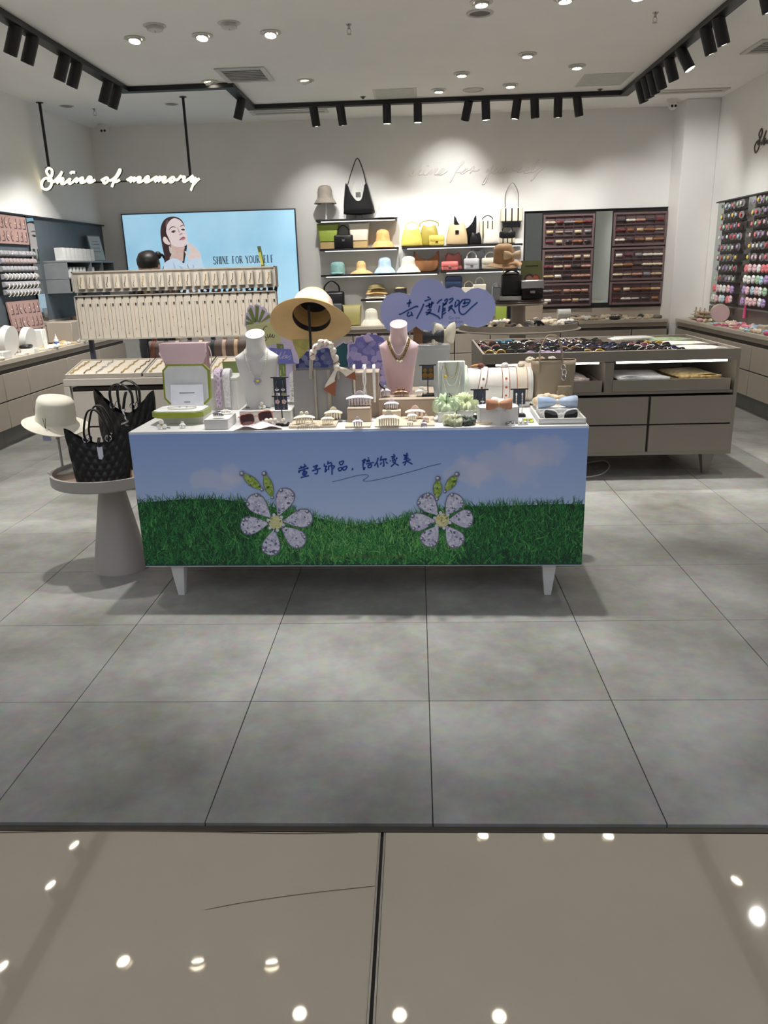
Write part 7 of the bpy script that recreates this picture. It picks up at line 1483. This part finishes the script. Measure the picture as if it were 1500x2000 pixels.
# shelf e
ro_ = L_('rose',(188,120,116)); bag('sag','dusty rose quilted shoulder bag',867,904,494,ze2,7.53,ro_,0.06,quilt=True); co = L_('coral',(226,126,120)); bag('flap','coral pink flap bag with a silver clasp',862,895,511,ze2,7.44,co,0.06,None,None,None,co,M_silver); sv = L_('silver',(206,206,210),0.3); bag('sag','pale grey quilted shoulder bag',914,949,486,ze2,7.54,L_('pgrey',(176,178,186)),0.05,quilt=True); bag('flap','silver quilted chain bag with a round handle',906,936,505,ze2,7.44,sv,0.06,'one',491,M_whsh,sv,M_silver,quilt=True)
wl_ = L_('white',(232,226,210)); bag('flap','cream quilted flap bag with a round handle',941,975,504,ze2,7.45,wl_,0.07,'one',492,M_whsh,wl_,M_goldm); gb = L_('dove',(170,174,190)); bag('flap','dove grey quilted flap bag behind the brown hat',986,1013,508,ze2,7.46,gb,0.07,None,None,None,gb,M_silver,quilt=True)
# shelf f, g
for i, (x0, x1, yt, yb, rgb, lb) in enumerate(((714,757,572,583,(240,236,224),'white visor cap at the bottom of the visor stack'),(714,756,560,574,(226,186,124),'tan visor cap in the middle of the visor stack'),(717,753,548,562,(130,118,76),'olive visor cap on top of the visor stack'))):
    a, b = py(x0,yb,7.47), py(x1,yb,7.47); w_ = b.x-a.x; t = thing('sun_visor', lb, 'cap', ((a.x+b.x)/2, 7.47, zf2+0.052*i), 0.1*i); m_ = fabric('visor_%d' % i, rgb); g = G(); g.lathe([(w_*.46,0.0),(w_*.47,0.02),(w_*.40,0.05),(w_*.2,0.07)], 24, sy=.75); g.build('crown', m_, t); g = G(); g.surf(lambda u, v: ((u-0.5)*w_*(1.05-0.1*v), -w_*.30-0.06*v*math.sin(PI*u)**.6, 0.012+0.02*math.sin(PI*u)-0.010*v), 12, 4); o = g.build('visor', m_, t); o.modifiers.new('thickness','SOLIDIFY').thickness = 0.004
t = hat('black topped straw visor hat', (py(782,572,7.46).x,7.47,zf2+0.04), (0,0,0), 0.075, 0.09, 0.12, M_straw, fabric('black_band',(26,26,30)), 0.075, droop=0.035, name='sun_hat')
nv = L_('navy',(54,70,104)); bag('flap','navy blue flap bag on the lower wall shelf',869,903,540,zg2,7.47,nv,0.08,None,None,None,nv,M_silver)
for (x0, x1, yt, hy, lb) in ((901,930,561,549,'white round top-handle case'),(924,950,555,541,'cream oval top-handle case')): bag('box',lb,x0,x1,yt,zg2,7.46,wl_,0.11,'one',hy,wl_)
# back worktop
WZ = 0.7255
bag('box','tall black leather tote on the back worktop',622,671,569,WZ,7.42,kb,0.12,'two',549,kb); bag('flap','small black clutch with a silver flap',641,667,594,WZ,7.30,kb,0.06,None,None,None,L_('gun',(90,92,96),0.2),None); bag('tote','olive green bucket tote with a side strap',667,705,595,WZ,7.30,L_('khaki',(168,158,96)),0.14,None); shat('cream frayed bucket hat on the back worktop', 701, 745, 603, WZ, 7.26, fabric('fray_hat',(234,228,204),(248,244,230)))
bag('tote','lime green tote behind the tiered stand post',966,992,590,WZ,7.35,L_('lime',(150,168,70)),0.10); bag('tote','black tote behind the tiered stand post',990,1012,585,WZ,7.42,kb,0.10); g = G(); q = py(1030,610,7.35); g.box((0,0,0.09),(0.26,0.10,0.18),0.004); tag(g.build('beige_box', M_greige, None, (q.x+0.05,7.40,WZ)), 'plain beige display box behind the tiered stand', 'box')
# ================================================================ TIERED STAND
M_felt = fabric('camel_felt',(176,134,92),(190,150,108)); q = py(984,512,5.0); t = thing('hat_stand', 'thin gold hat stand on the tiered stand', 'hat stand', (q.x+0.0,5.0,TSZ)); g = G(); g.cyl((0,0,0),(0,0,q.z-TSZ+0.04),0.005,n=8); g.cyl((0,0,0),(0,0,0.005),0.05,n=20); g.build('pole', M_goldm, t)
ht = hat('camel felt sun hat with a satin bow on the tiered stand', (q.x, 5.0, q.z+0.004), (math.radians(8),math.radians(-3),0), 0.092, 0.15, 0.158, M_felt, None, wav=0.012, wk=2, droop=0.028)
bw = bow('champagne satin bow on the camel hat', (q.x+0.062, 4.905, q.z+0.055), 0.25, 0.155, 0.075, fabric('champagne_satin',(220,186,144),(240,212,176),14,0.35), tilt=0.1)
q = py(998,575,4.98); t = bag('box','black woven cube handbag on the tiered stand',979,1020,534,TSZ+0.035,4.98,mat('woven_black',(20,20,22),0.35,bump=1.0,bscale=220,coat=0.3),0.11,'two',528,kb); g = G(); g.box((0,0,0.0175),(0.22,0.14,0.035),0.002); tag(g.build('acrylic_plinth', M_acr, None, (t.location.x,4.98,TSZ)), 'clear plinth under the black woven handbag', 'riser')
q0, q1 = py(1018,545,5.05), py(1061,508,5.05); t = thing('advert_card', 'olive advert card with a drawing of people in sunglasses', 'card', ((q0.x+q1.x)/2,5.06,TSZ), rot=(math.radians(-6),0,0)); w_ = q1.x-q0.x; h_ = q1.z-TSZ; g = G(); g.box((0,0,h_/2),(w_,0.004,h_)); g.build('card', mat('olive_advert',(118,122,78),0.5), t)
for (x, z, rx, rz_, cc) in ((-.02,.50,.05,.055,(98,60,70)),(.035,.50,.045,.05,(150,76,56)),(-.02,.52,.03,.03,(190,140,120)),(.035,.52,.028,.03,(196,120,90))): g = G(); n_ = 16; g.add([(x+rx*math.cos(2*PI*i/n_),-0.0026-0.0004*(rx < .04),h_*z+rz_*math.sin(2*PI*i/n_)) for i in range(n_)],[tuple(range(n_))]); flat('drawing', mat('adv_%d_%d' % (cc[0], cc[1]),cc,0.5), t, g)
g = G(); g.box((0,-0.0024,h_*.86),(w_*.6,0.001,0.012)); g.build('printed_title', mat('adv_dark',(60,62,40),0.5), t)
t = bag('box','black box bag with a silver sequin top',1018,1062,547,TSZ,4.94,kb,0.10); bb = t; w_ = py(1062,560,4.94).x-py(1018,560,4.94).x; hh_ = py(1040,547,4.94).z-TSZ; g = G(); g.box((0,0,hh_*.78),(w_*1.02,0.106,hh_*.46),0.01); g.build('sequin_top', mat('sequins',(190,192,196),0.18,metal=1.0,bump=1.0,bscale=260), t)
g = G(); g.box((0,-0.056,hh_*.40),(w_*.22,0.008,hh_*.14),0.002); g.build('clasp', M_silver, t)
t = bag('box','small silver chain box purse on the tiered stand',961,978,560,TSZ,4.97,M_silver,0.06,'one',553,M_silver)
# ================================================================ SMALL GOODS PILED ON SURFACES
PAL = {'mono':[(24,24,28),(236,232,224),(206,190,160),(40,42,50),(222,206,180),(120,110,100)],'pink':[(236,150,160),(240,190,190),(150,190,226),(226,222,190),(214,90,130),(190,220,230),(240,220,200)],'ivory':[(240,234,214),(226,206,160),(206,196,186),(250,246,236),(196,170,120)]}
KN = {'mono':['black','white','beige','navy','tan','taupe'],'pink':['coral pink','pale pink','sky blue','ivory','fuchsia','aqua','peach'],'ivory':['ivory','honey','greige','white','golden']}
def small(kind, m, seed):
    if kind == 'scrunchie': return scrunchie_mesh(0.026,0.013,6,m,seed,1.0)
    rn = random.Random(seed); g = G()
    if kind == 'bow':
        for s in (-1,1): g.ell((s*0.026,0,0.014),(0.028,0.012,0.015),10,6)
        g.ell((0,0,0.014),(0.009,0.012,0.010),8,6)
    elif kind == 'jaw clip':
        for s in (-1,1): g.surf(lambda u, v, s=s: ((u-0.5)*0.06, s*0.014*math.sin(v*1.4), 0.006+0.026*math.cos(v*1.3)*math.cos((u-0.5)*2)), 8, 4)
        for k in range(5): g.cyl((-0.022+0.011*k,-0.013,0.016),(-0.022+0.011*k,-0.009,0.0),0.003,0.0015,n=5); g.cyl((-0.022+0.011*k,0.013,0.016),(-0.022+0.011*k,0.009,0.0),0.003,0.0015,n=5)
    elif kind == 'barrette':
        g.box((0,0,0.006),(0.07,0.014,0.008),0.003)
        for k in range(5): g.ell((-0.026+0.013*k,0,0.013),(0.007,0.007,0.006),8,5)
    else:
        pts = [(0.03*math.cos(2*PI*k/18),0.022*math.sin(2*PI*k/18),0.008+0.003*math.sin(6*PI*k/18)) for k in range(18)]; g.tube(pts,0.006,6,closed=True)
    return g.mesh(kind.replace(' ','_'), m, 60)
def strew(n, fn, pal, where, group, seed, kinds=('scrunchie','bow','jaw clip','barrette','hair tie'), sc_=1.0):
    rn = random.Random(seed)
    for i in range(n):
        ok = False
        for tr in range(60):
            q, nz = fn(rn); rq = 0.029*sc_
            if all((q.xy-o_.xy).length > rq+r_ for o_, r_ in PUT): ok = True; break
        if not ok: continue
        PUT.append((q, rq)); ci = rn.randrange(len(PAL[pal])); kd = kinds[rn.randrange(len(kinds))]; m = fabric('sm_%s_%d' % (pal, ci), PAL[pal][ci], None, 30, 0.5)
        me = cached(('small', kd, pal, ci), lambda: small(kd, m, ci)); tag(inst(kd.replace(' ','_'), me, None, q, (0,0,rn.uniform(0,3)), sc_*rn.uniform(0.85,1.1)), '%s %s %s' % (KN[pal][ci], kd, where), 'hair accessory', group)
# rolls, bottles and boxes on the worktops
def roll(label, loc, rz, L, r, m, m2, n=0, rs=None):
    t = thing('display_roll', label, 'display roll', loc, rz); g = G(); g.cyl((-L/2,0,r+0.02),(L/2,0,r+0.02),r,n=28); g.build('roll', m, t); g = G(); g.box((0,0,0.012),(L*.7,r*1.2,0.024)); g.build('foot', m2, t)
    for k in range(n): g = G(); x = -L/2+(k+.5)*L/n; sweep(g, [(x,(r+.004)*math.sin(2*PI*i/24),r+.02+(r+.004)*math.cos(2*PI*i/24)) for i in range(24)],L/n*.6,0.006,(1,0,0),closed=True); g.build('band', [M_beige,M_goldp,M_cream][k % 3], t)
roll('small cream necklace roll on the back worktop', (1.72,7.30,WZ), 0, 0.15, 0.055, M_velvet, M_velvet); roll('cream roll wound with straw headbands on the right worktop', (3.14,6.22,WZ), PI/2-0.3, 0.20, 0.085, M_pkb, M_velvet, 3)
for i, (y, lb) in enumerate(((4.62,'big round white earring drum on the left worktop'),(4.98,'smaller round white earring drum on the left worktop'))): t = thing('display_drum', lb, 'display drum', (-3.66,y,WZ)); r_ = 0.13-0.02*i; g = G(); g.T = Matrix.Rotation(math.radians(8),4,'Y'); g.cyl((-0.03,0,r_),(0.03,0,r_),r_,n=36); g.lathe([(r_*.9,0.0)],8); g.build('drum', M_velvet, t)
t = thing('necklace_block', 'white ridged necklace block on the left worktop', 'display block', (-3.66,5.24,WZ), 0.2); g = G(); g.box((0,0,0.09),(0.10,0.16,0.18),0.006); g.build('block', M_velvet, t)
for k in range(4): g = G(); g.box((0.052,-0.055+0.036*k,0.09),(0.004,0.016,0.17)); g.build('ridge', M_whsh, t)
t = thing('dropper_bottle', 'white dropper bottle with a blue label on the left worktop', 'bottle', (-3.60,5.46,WZ)); g = G(); g.lathe([(0.024,0),(0.025,0.004),(0.025,0.06),(0.014,0.07)], 18, capb=True); g.build('bottle', M_whsh, t); g = G(); g.lathe([(0.014,0.07),(0.013,0.085),(0.005,0.10),(0.003,0.118)],14,capt=True); g.build('nozzle', M_white, t); g = G(); g.lathe([(0.0256,0.02),(0.0256,0.045)],18); g.build('label_band', mat('blue_label',(70,110,190),0.5), t)
t = thing('open_box', 'black and white open gift box on the left worktop', 'box', (-3.58,4.86,WZ), 0.2); g = G(); g.box((0,0,0.02),(0.12,0.16,0.04),0.002); g.build('box_base', M_whsh, t); g = G(); g.box((-0.03,0,0.055),(0.09,0.14,0.03),0.01); g.build('cushion', M_black, t)
for i, (y, lb) in enumerate(((4.35,'low white riser near the front of the left worktop'),(4.52,'beige riser on the right worktop near the pink hair ties'),(5.05,'tall beige riser on the right worktop'))): g = G(); g.box((0,0,0.03),(0.14,0.16,0.06),0.003); tag(g.build('display_riser', M_velvet if i == 0 else M_beige, None, (-3.6 if i == 0 else 3.15, y, WZ)), lb, 'riser')
t = thing('gold_stand', 'tiered gold jewellery stand at the pillar end of the right worktop', 'jewellery stand', (3.14,6.72,WZ))
for k in range(3): g = G(); g.box((0,0,0.02+0.035*k),(0.16-0.03*k,0.44-0.06*k,0.010)); g.box((0,0,0.008+0.035*k),(0.1-0.03*k,0.4-0.06*k,0.018)); g.build('tier', M_beige, t)
for k in range(9): g = G(); g.tube([(-0.055+0.02*(k % 3),-0.18+0.045*k+0.018*math.cos(2*PI*i/12),0.055+0.018*math.sin(2*PI*i/12)+0.034*(k % 3)*0.9) for i in range(12)],0.003,5,closed=True); g.build('bangle', M_goldm, t)
# ================================================================ BACK PANEL WITH HAIR CLIP TRAYS
M_back = mat('panel_black',(30,30,32),0.4); M_mir = mat('mirror',(206,214,212),0.03,metal=1.0,var=0.0); M_tray = mat('plum_tray',(112,92,94),0.6,var=0.04); M_trayd = mat('plum_tray_dark',(84,68,72),0.7)
BP = thing('wall_panel', 'black framed back wall panel with mirror strips behind the clip trays', 'wall panel', (2.10,YB,0)); g = G(); g.box((0,-0.008,1.40),(1.67,0.014,1.12),0.001); g.build('backing', M_back, BP); g = G(); g.box((0.0,-0.008,0.79),(1.67,0.014,0.115)); g.build('base_strip', M_taupe, BP)
for (x0, x1) in ((1.28,1.475),(2.10,2.295)): g = G(); g.box(((x0+x1)/2-2.10,-0.0165,1.42),(x1-x0,0.003,1.04)); g.build('mirror_strip', M_mir, BP)
g = G(); g.box((0,-0.015,1.962),(1.67,0.03,0.008)); g.build('top_trim', M_back, BP)
CLK = ['bow','jaw clip','barrette','scrunchie']; CC_ = [((196,150,130),'rose'),((222,206,176),'champagne'),((60,56,60),'charcoal'),((236,230,220),'white'),((150,100,66),'amber'),((120,44,52),'wine'),((206,180,140),'gold'),((140,140,146),'grey')]
rn = random.Random(77)
for ci, (x0, x1) in enumerate(((1.488,2.086),(2.308,2.926))):
    for ri, (z0, z1, nr) in enumerate(((1.545,1.918,3),(1.152,1.530,3),(0.872,1.140,2))):
        t = thing('clip_tray', '%s plum tray of hair clips on the %s side of the back panel' % (['top','middle','bottom'][ri], ['shelf','pillar'][ci]), 'tray', ((x0+x1)/2,YB-0.019,z0)); w_, h_ = x1-x0, z1-z0
        g = G(); g.box((0,-0.003,h_/2),(w_,0.006,h_)); g.build('tray_back', M_tray, t); g = G()
        for s in (-1,1): g.box((s*(w_/2-0.012),-0.018,h_/2),(0.024,0.026,h_),0.002); g.box((0,-0.018,h_/2+s*(h_/2-0.012)),(w_-0.048,0.026,0.024),0.002)
        g.build('frame', M_tray, t); iw, ih = w_-0.048, h_-0.048
        for k in range(1,5): g = G(); g.box((-iw/2+iw*k/5,-0.015,h_/2),(0.007,0.020,ih)); g.build('divider', M_trayd, t)
        for k in range(1,nr): g = G(); g.box((0,-0.016,0.024+ih*k/nr),(iw,0.022,0.010)); g.build('divider', M_trayd, t)
        for r in range(nr):
            for k in range(5):
                kd = CLK[rn.choice((0,0,1,1,2,2,0,1))]; cj = rn.randrange(8); rgb, cn = CC_[cj]; me = cached(('clip',kd,cj), lambda: small(kd, mat('clip_%d' % cj, rgb, 0.3, coat=0.4, var=0.15, scale=120), cj))
                tag(inst(kd.replace(' ','_'), me, None, ((x0+x1)/2-iw/2+iw*(k+.5)/5, YB-0.026, z0+0.024+ih*(r+.42)/nr), (PI/2,0,rn.uniform(-.2,.2)), 1.25), '%s %s in the %s plum tray on the %s side' % (cn, kd, ['top','middle','bottom'][ri], ['shelf','pillar'][ci]), 'hair clip', 'hair clips in the plum trays')
# ================================================================ RIGHT WALL RACKS
RW = thing('wall_panel', 'dark framed right wall panel with mirror strips and hook rows', 'wall panel', (XR,0,0)); g = G(); g.box((-0.008,5.55,1.42),(0.014,2.80,1.06)); g.build('backing', mat('panel_brown',(74,68,66),0.5), RW); g = G(); g.box((-0.02,5.55,1.955),(0.04,2.82,0.014)); g.build('top_trim', M_back, RW); g = G(); g.box((-0.008,5.55,0.80),(0.014,2.80,0.14)); g.build('base_strip', mat('base_taupe',(116,106,100),0.5), RW)
for (y0, y1) in ((6.76,6.94),(5.95,6.12),(5.15,5.32)): g = G(); g.box((-0.018,(y0+y1)/2,1.43),(0.004,y1-y0,1.03)); g.build('mirror_strip', mat('satin_mirror',(196,206,200),0.25,metal=1.0,var=0.0), RW)
ORN = [((236,120,130),'coral'),((244,200,210),'pale pink'),((246,214,90),'yellow'),((190,220,240),'sky blue'),((240,240,240),'white'),((180,150,210),'lilac'),((90,90,96),'charcoal'),((220,80,90),'red'),((180,220,180),'mint')]
disc = G(); disc.T = Matrix.Rotation(PI/2,4,'Y'); disc.lathe([(0.001,-0.001),(0.036,-0.001),(0.037,0.001),(0.001,0.001)],18); dme = disc.mesh('card', mat('clear_card',(150,146,150),0.25,alpha=0.85,coat=0.6)); rn = random.Random(5)
def orn_mesh(i, big):
    g = G(); r_ = 0.030 if big else 0.014
    for k in range(5): a = 2*PI*k/5; g.ell((-0.008-r_*.3,r_*.6*math.cos(a),r_*.6*math.sin(a)),(r_*.45,r_*.62,r_*.62),7,5)
    return g.mesh('ornament', fabric('orn_%d' % i, ORN[i][0], tuple(min(255,c_+20) for c_ in ORN[i][0]), 60, 0.5), 70)
for (y0, y1) in ((6.14,6.74),(5.34,5.93)):
    for r in range(10):
        zz = 1.895-0.1035*r; g = G(); g.box((-0.020,(y0+y1)/2,zz-0.050),(0.020,y1-y0,0.008)); g.build('hook_rail', M_back, RW)
        for k in range(6):
            big = r >= (8 if y0 > 6 else 6); i = rn.choice((1,1,0,4,8,3,1,5,4)) if big else rn.randrange(9); q = (XR-0.05-0.01*rn.random(), y0+0.05+(y1-y0-0.1)*k/5, zz+rn.uniform(-.004,.004))
            t = thing('hair_accessory_card' if not big else 'fluffy_scrunchie', ('%s ornament on clear card, %s rail down, %s right wall rack' if not big else '%s fluffy scrunchie, %s rail down, %s right wall rack') % (ORN[i][1], ORD[r], 'pillar side' if y0 > 6 else 'shop front side'), 'hair accessory', q, 0, 'hair accessories on the right wall racks')
            if not big: inst('card', dme, t, (0,0,0), (0,0,rn.uniform(-.5,.5)))
            else: g = cached('hookm', lambda: (lambda g: (g.cyl((0.045,0,0),(-0.01,0,0),0.0022,n=5), g)[1])(G()).mesh('hook', M_silver)); inst('hook', g, t)
            inst('ornament', cached(('orn',i,big), lambda: orn_mesh(i, big)), t, scale=1.15 if big else 1.15)
t = thing('tassel', 'hot pink tassel hanging under the right wall rack', 'tassel', (XR-0.05,5.86,0.93)); g = G(); g.lathe([(0.004,0.0),(0.012,-0.015),(0.012,-0.03),(0.018,-0.13)],12,capt=True); g.build('fringe', fabric('hot_pink',(236,90,150)), t)
# ================================================================ LEFT WALL PANEL
LW = thing('wall_panel', 'dark slate left wall panel behind the earring boards and boxes', 'wall panel', (XL,0,0)); g = G(); g.box((0.008,5.75,1.455),(0.014,3.6,0.99)); g.build('backing', mat('slate_panel',(74,82,88),0.5), LW); g = G(); g.box((0.02,5.75,1.955),(0.04,3.64,0.014)); g.build('top_trim', M_back, LW); g = G(); g.box((0.008,5.75,0.845),(0.014,3.6,0.23)); g.build('base_strip', M_taupe, LW); g = G(); g.box((0.018,5.69,1.43),(0.004,0.17,1.03)); g.build('mirror_strip', M_mir, LW); g = G(); g.box((0.02,5.60,1.40),(0.02,0.014,1.10)); g.build('upright', M_back, LW)
M_plumb = mat('mauve_board',(150,122,116),0.65,var=0.04)
for bi, (z0, z1) in enumerate(((1.685,1.935),(0.905,1.175))):
    t = thing('earring_board', ['upper mauve earring board with cut-out shelves on the left wall','lower tilted mauve earring board on the left wall'][bi], 'earring board', (XL+0.03+0.03*bi,5.26,z0), rot=(0,math.radians(-6*bi),0)); h_ = z1-z0; g = G(); g.box((0,0,h_/2),(0.02,0.62,h_),0.002); g.build('board', M_plumb, t)
    for r in range(2):
        for k in range(7):
            y_ = -0.26+0.085*k; zc_ = h_*(0.28+0.46*r); g = G()
            if k in (2,3): g.tube([(0.012,y_+0.028*math.cos(a),zc_+0.042*math.sin(a)) for a in [PI*0.35+PI*1.0*i/10+0.6 for i in range(11)]],0.004,5); nm_ = 'crescent_slot'
            else: g.box((0.011,y_+0.022,zc_),(0.006,0.006,0.085)); g.box((0.011,y_,zc_-0.042),(0.006,0.05,0.006)); nm_ = 'ledge_slot'
            g.build(nm_, M_trayd, t); g = G(); g.ell((0.014,y_-0.002,zc_),(0.004,0.005,0.007),6,5); g.build('earring', M_goldm if k % 2 else M_pearl, t)
for r in range(6):
    zz = 1.60-0.068*r; t = thing('bracelet_bar', ['grey velvet bar of fine silver bracelets','grey velvet bar of pink bead bracelets','grey velvet bar of silver bracelets','grey velvet bar of clear bead bracelets','grey velvet bar of pearl bracelets','grey velvet bar of hanging pearl strands'][r]+' on the left wall', 'bracelet bar', (XL+0.06,5.24,zz)); g = G(); g.cyl((0,-0.34,0),(0,0.34,0),0.024,n=16); g.build('bar', mat('grey_velvet',(132,130,136),0.8,sheen=0.4), t); g = G(); g.box((-0.025,0,0),(0.03,0.70,0.05)); g.build('bracket', M_back, t)
    for k in range(9): g = G(); y_ = -0.28+0.07*k; pr_ = 0.0025 if r < 3 else 0.005; beaded(g, [(0.026*math.cos(a)+0.002,y_+0.006*math.sin(k),0.027*math.sin(a)-(0.012 if r > 3 else 0)) for a in [PI*.5-PI*i/8 for i in range(9)]], pr_, pr_*2, 5); g.build('bracelet', [M_silver,mat('rose_bead',(196,130,100),0.3),M_silver,M_pearl,M_pearl,M_pearl][r], t)
# grey box shelf with white gift boxes
GS = thing('storage_shelf', 'grey open storage shelf with compartments on the left wall', 'shelf', (XL+0.016,6.50,1.22)); M_gsh = mat('grey_shelf',(120,124,128),0.5); dd = 0.24
g = G(); g.box((dd/2,0,0.31),(dd,1.30,0.016)); g.box((dd/2,-0.02,0.145),(dd,1.26,0.012)); g.box((dd/2,-0.02,0.006),(dd,1.26,0.012)); g.build('boards', M_gsh, GS)
for y_ in (-0.64,-0.02,0.30,0.64): g = G(); g.box((dd/2,y_,0.157),(dd,0.014,0.30)); g.build('divider', M_gsh, GS)
g = G(); g.box((dd+0.004,-0.30,0.075),(0.008,0.60,0.13)); g.build('drawer_front', M_plinth, GS)
for k in range(6): g = G(); g.box((dd+0.009,-0.46+0.06*k,0.04),(0.002,0.018,0.02)); g.build('label_slot', M_black, GS)
for k in range(8): g = G(); g.box((0,0,0.062),(0.09,0.062,0.124),0.002); tag(g.build('gift_box', mat('grey_white_box',(206,206,204),0.5), None, (XL+0.016+0.16,5.92+0.105*k,1.5385)), 'pale grey gift box standing in the row on the grey shelf', 'box', 'gift boxes on top of the grey shelf')
for k in range(7): g = G(); g.box((0,0,0.052),(0.08,0.055,0.104),0.002); tag(g.build('gift_box', MATS['grey_white_box'], None, (XL+0.016+0.16,5.94+0.088*k,1.371) if k < 6 else (XL+0.176,6.62,1.371)), 'pale grey gift box inside the grey shelf compartment', 'box', 'gift boxes inside the grey shelf')
t = thing('certificate', 'framed pale certificate leaning against the slate panel', 'picture frame', (XL+0.13,7.05,1.538), rot=(0,math.radians(-10),math.radians(-14))); g = G(); g.box((0,0,0.145),(0.012,0.24,0.29),0.002); g.build('frame', M_gsh, t); g = G(); g.box((0.0065,0,0.145),(0.003,0.215,0.265)); g.build('sheet', mat('cert_paper',(190,194,196),0.5), t)
for zz, ww in ((0.22,0.10),(0.19,0.14),(0.15,0.12),(0.11,0.14)): g = G(); g.box((0.0085,0,zz),(0.001,ww,0.006)); g.build('printed_line', M_gsh, t)
t = thing('clear_tub', 'clear plastic tub of jewellery in a brown tray by the left wall', 'tub', (XL+0.20,6.25,0.9405)); 
lg = thing('ledge_shelf', 'pale ledge along the foot of the slate panel', 'ledge', (XL+0.15,6.4,0.74)); g = G(); g.box((0,0,0.1),(0.26,1.4,0.2),0.004); g.build('ledge', M_taupe, lg)
g = G(); g.lathe([(0.13,0.0),(0.14,0.035),(0.135,0.035)],24,sy=1.3,capb=True); g.build('tray', mat('tray_brown',(140,118,104),0.4), t); g = G(); g.lathe([(0.07,0.012),(0.085,0.12)],20,sy=1.2,capb=True); g.build('tub', M_acr, t); g = G(); g.ell((0,0,0.06),(0.065,0.08,0.06),12,8); g.build('contents', mat('jewel_heap',(190,186,176),0.2,rgb2=(90,88,84),scale=160,bump=1.0,bscale=120), t)
# ================================================================ STREWN SMALL GOODS
PUT = [(Vector((x, y, 0)), r_) for x, y, r_ in ((-3.66,4.62,.09),(-3.66,4.98,.08),(-3.66,5.24,.10),(-3.60,5.46,.03),(-3.58,4.86,.09),(-3.6,4.35,.09),(3.15,4.52,.10),(3.15,5.05,.10),(3.14,6.22,.13),(1.72,7.30,.09),(3.14,6.72,.22),(1.22,7.40,.15))]
strew(44, lambda r: (Vector((r.uniform(1.22,2.82), r.uniform(7.15,7.42), WZ)), 0), 'mono', 'strewn on the back worktop', 'hair accessories on the back worktop', 1, sc_=1.5)
strew(10, lambda r: (Vector((r.uniform(-0.05,0.30), r.uniform(7.15,7.40), WZ)), 0), 'mono', 'on the worktop under the wall shelves', 'hair accessories under the wall shelves', 8, sc_=1.4)
def ring_(r): a = r.uniform(0,2*PI); rr_ = r.uniform(0.16,0.49); return (Vector((TX+rr_*math.cos(a), TY+rr_*math.sin(a), 0.8255)), 0)
strew(46, ring_, 'mono', 'in the lower tray of the tiered stand', 'hair accessories in the tiered stand tray', 2, sc_=1.7)
strew(62, lambda r: (Vector((r.uniform(3.02,3.22), r.uniform(4.0,6.55), WZ)), 0), 'pink', 'strewn on the right worktop', 'hair accessories on the right worktop', 3, sc_=1.4)
strew(24, lambda r: (Vector((r.uniform(3.02,3.22), r.uniform(4.0,5.4), WZ)), 0), 'ivory', 'among the colours on the right worktop', 'pale hair accessories on the right worktop', 13, sc_=1.1)
strew(44, lambda r: (Vector((r.uniform(-3.70,-3.52), r.uniform(3.95,6.2), WZ)), 0), 'ivory', 'strewn on the left worktop', 'hair accessories on the left worktop', 4, sc_=1.15)
strew(16, lambda r: (Vector((r.uniform(-3.70,-3.52), r.uniform(5.0,6.3), WZ)), 0), 'mono', 'among the pale ones on the left worktop', 'dark hair accessories on the left worktop', 5, sc_=1.3)
print('tris', sum(len(p.vertices)-2 for me in bpy.data.meshes for p in me.polygons), 'objects', len(bpy.data.objects))
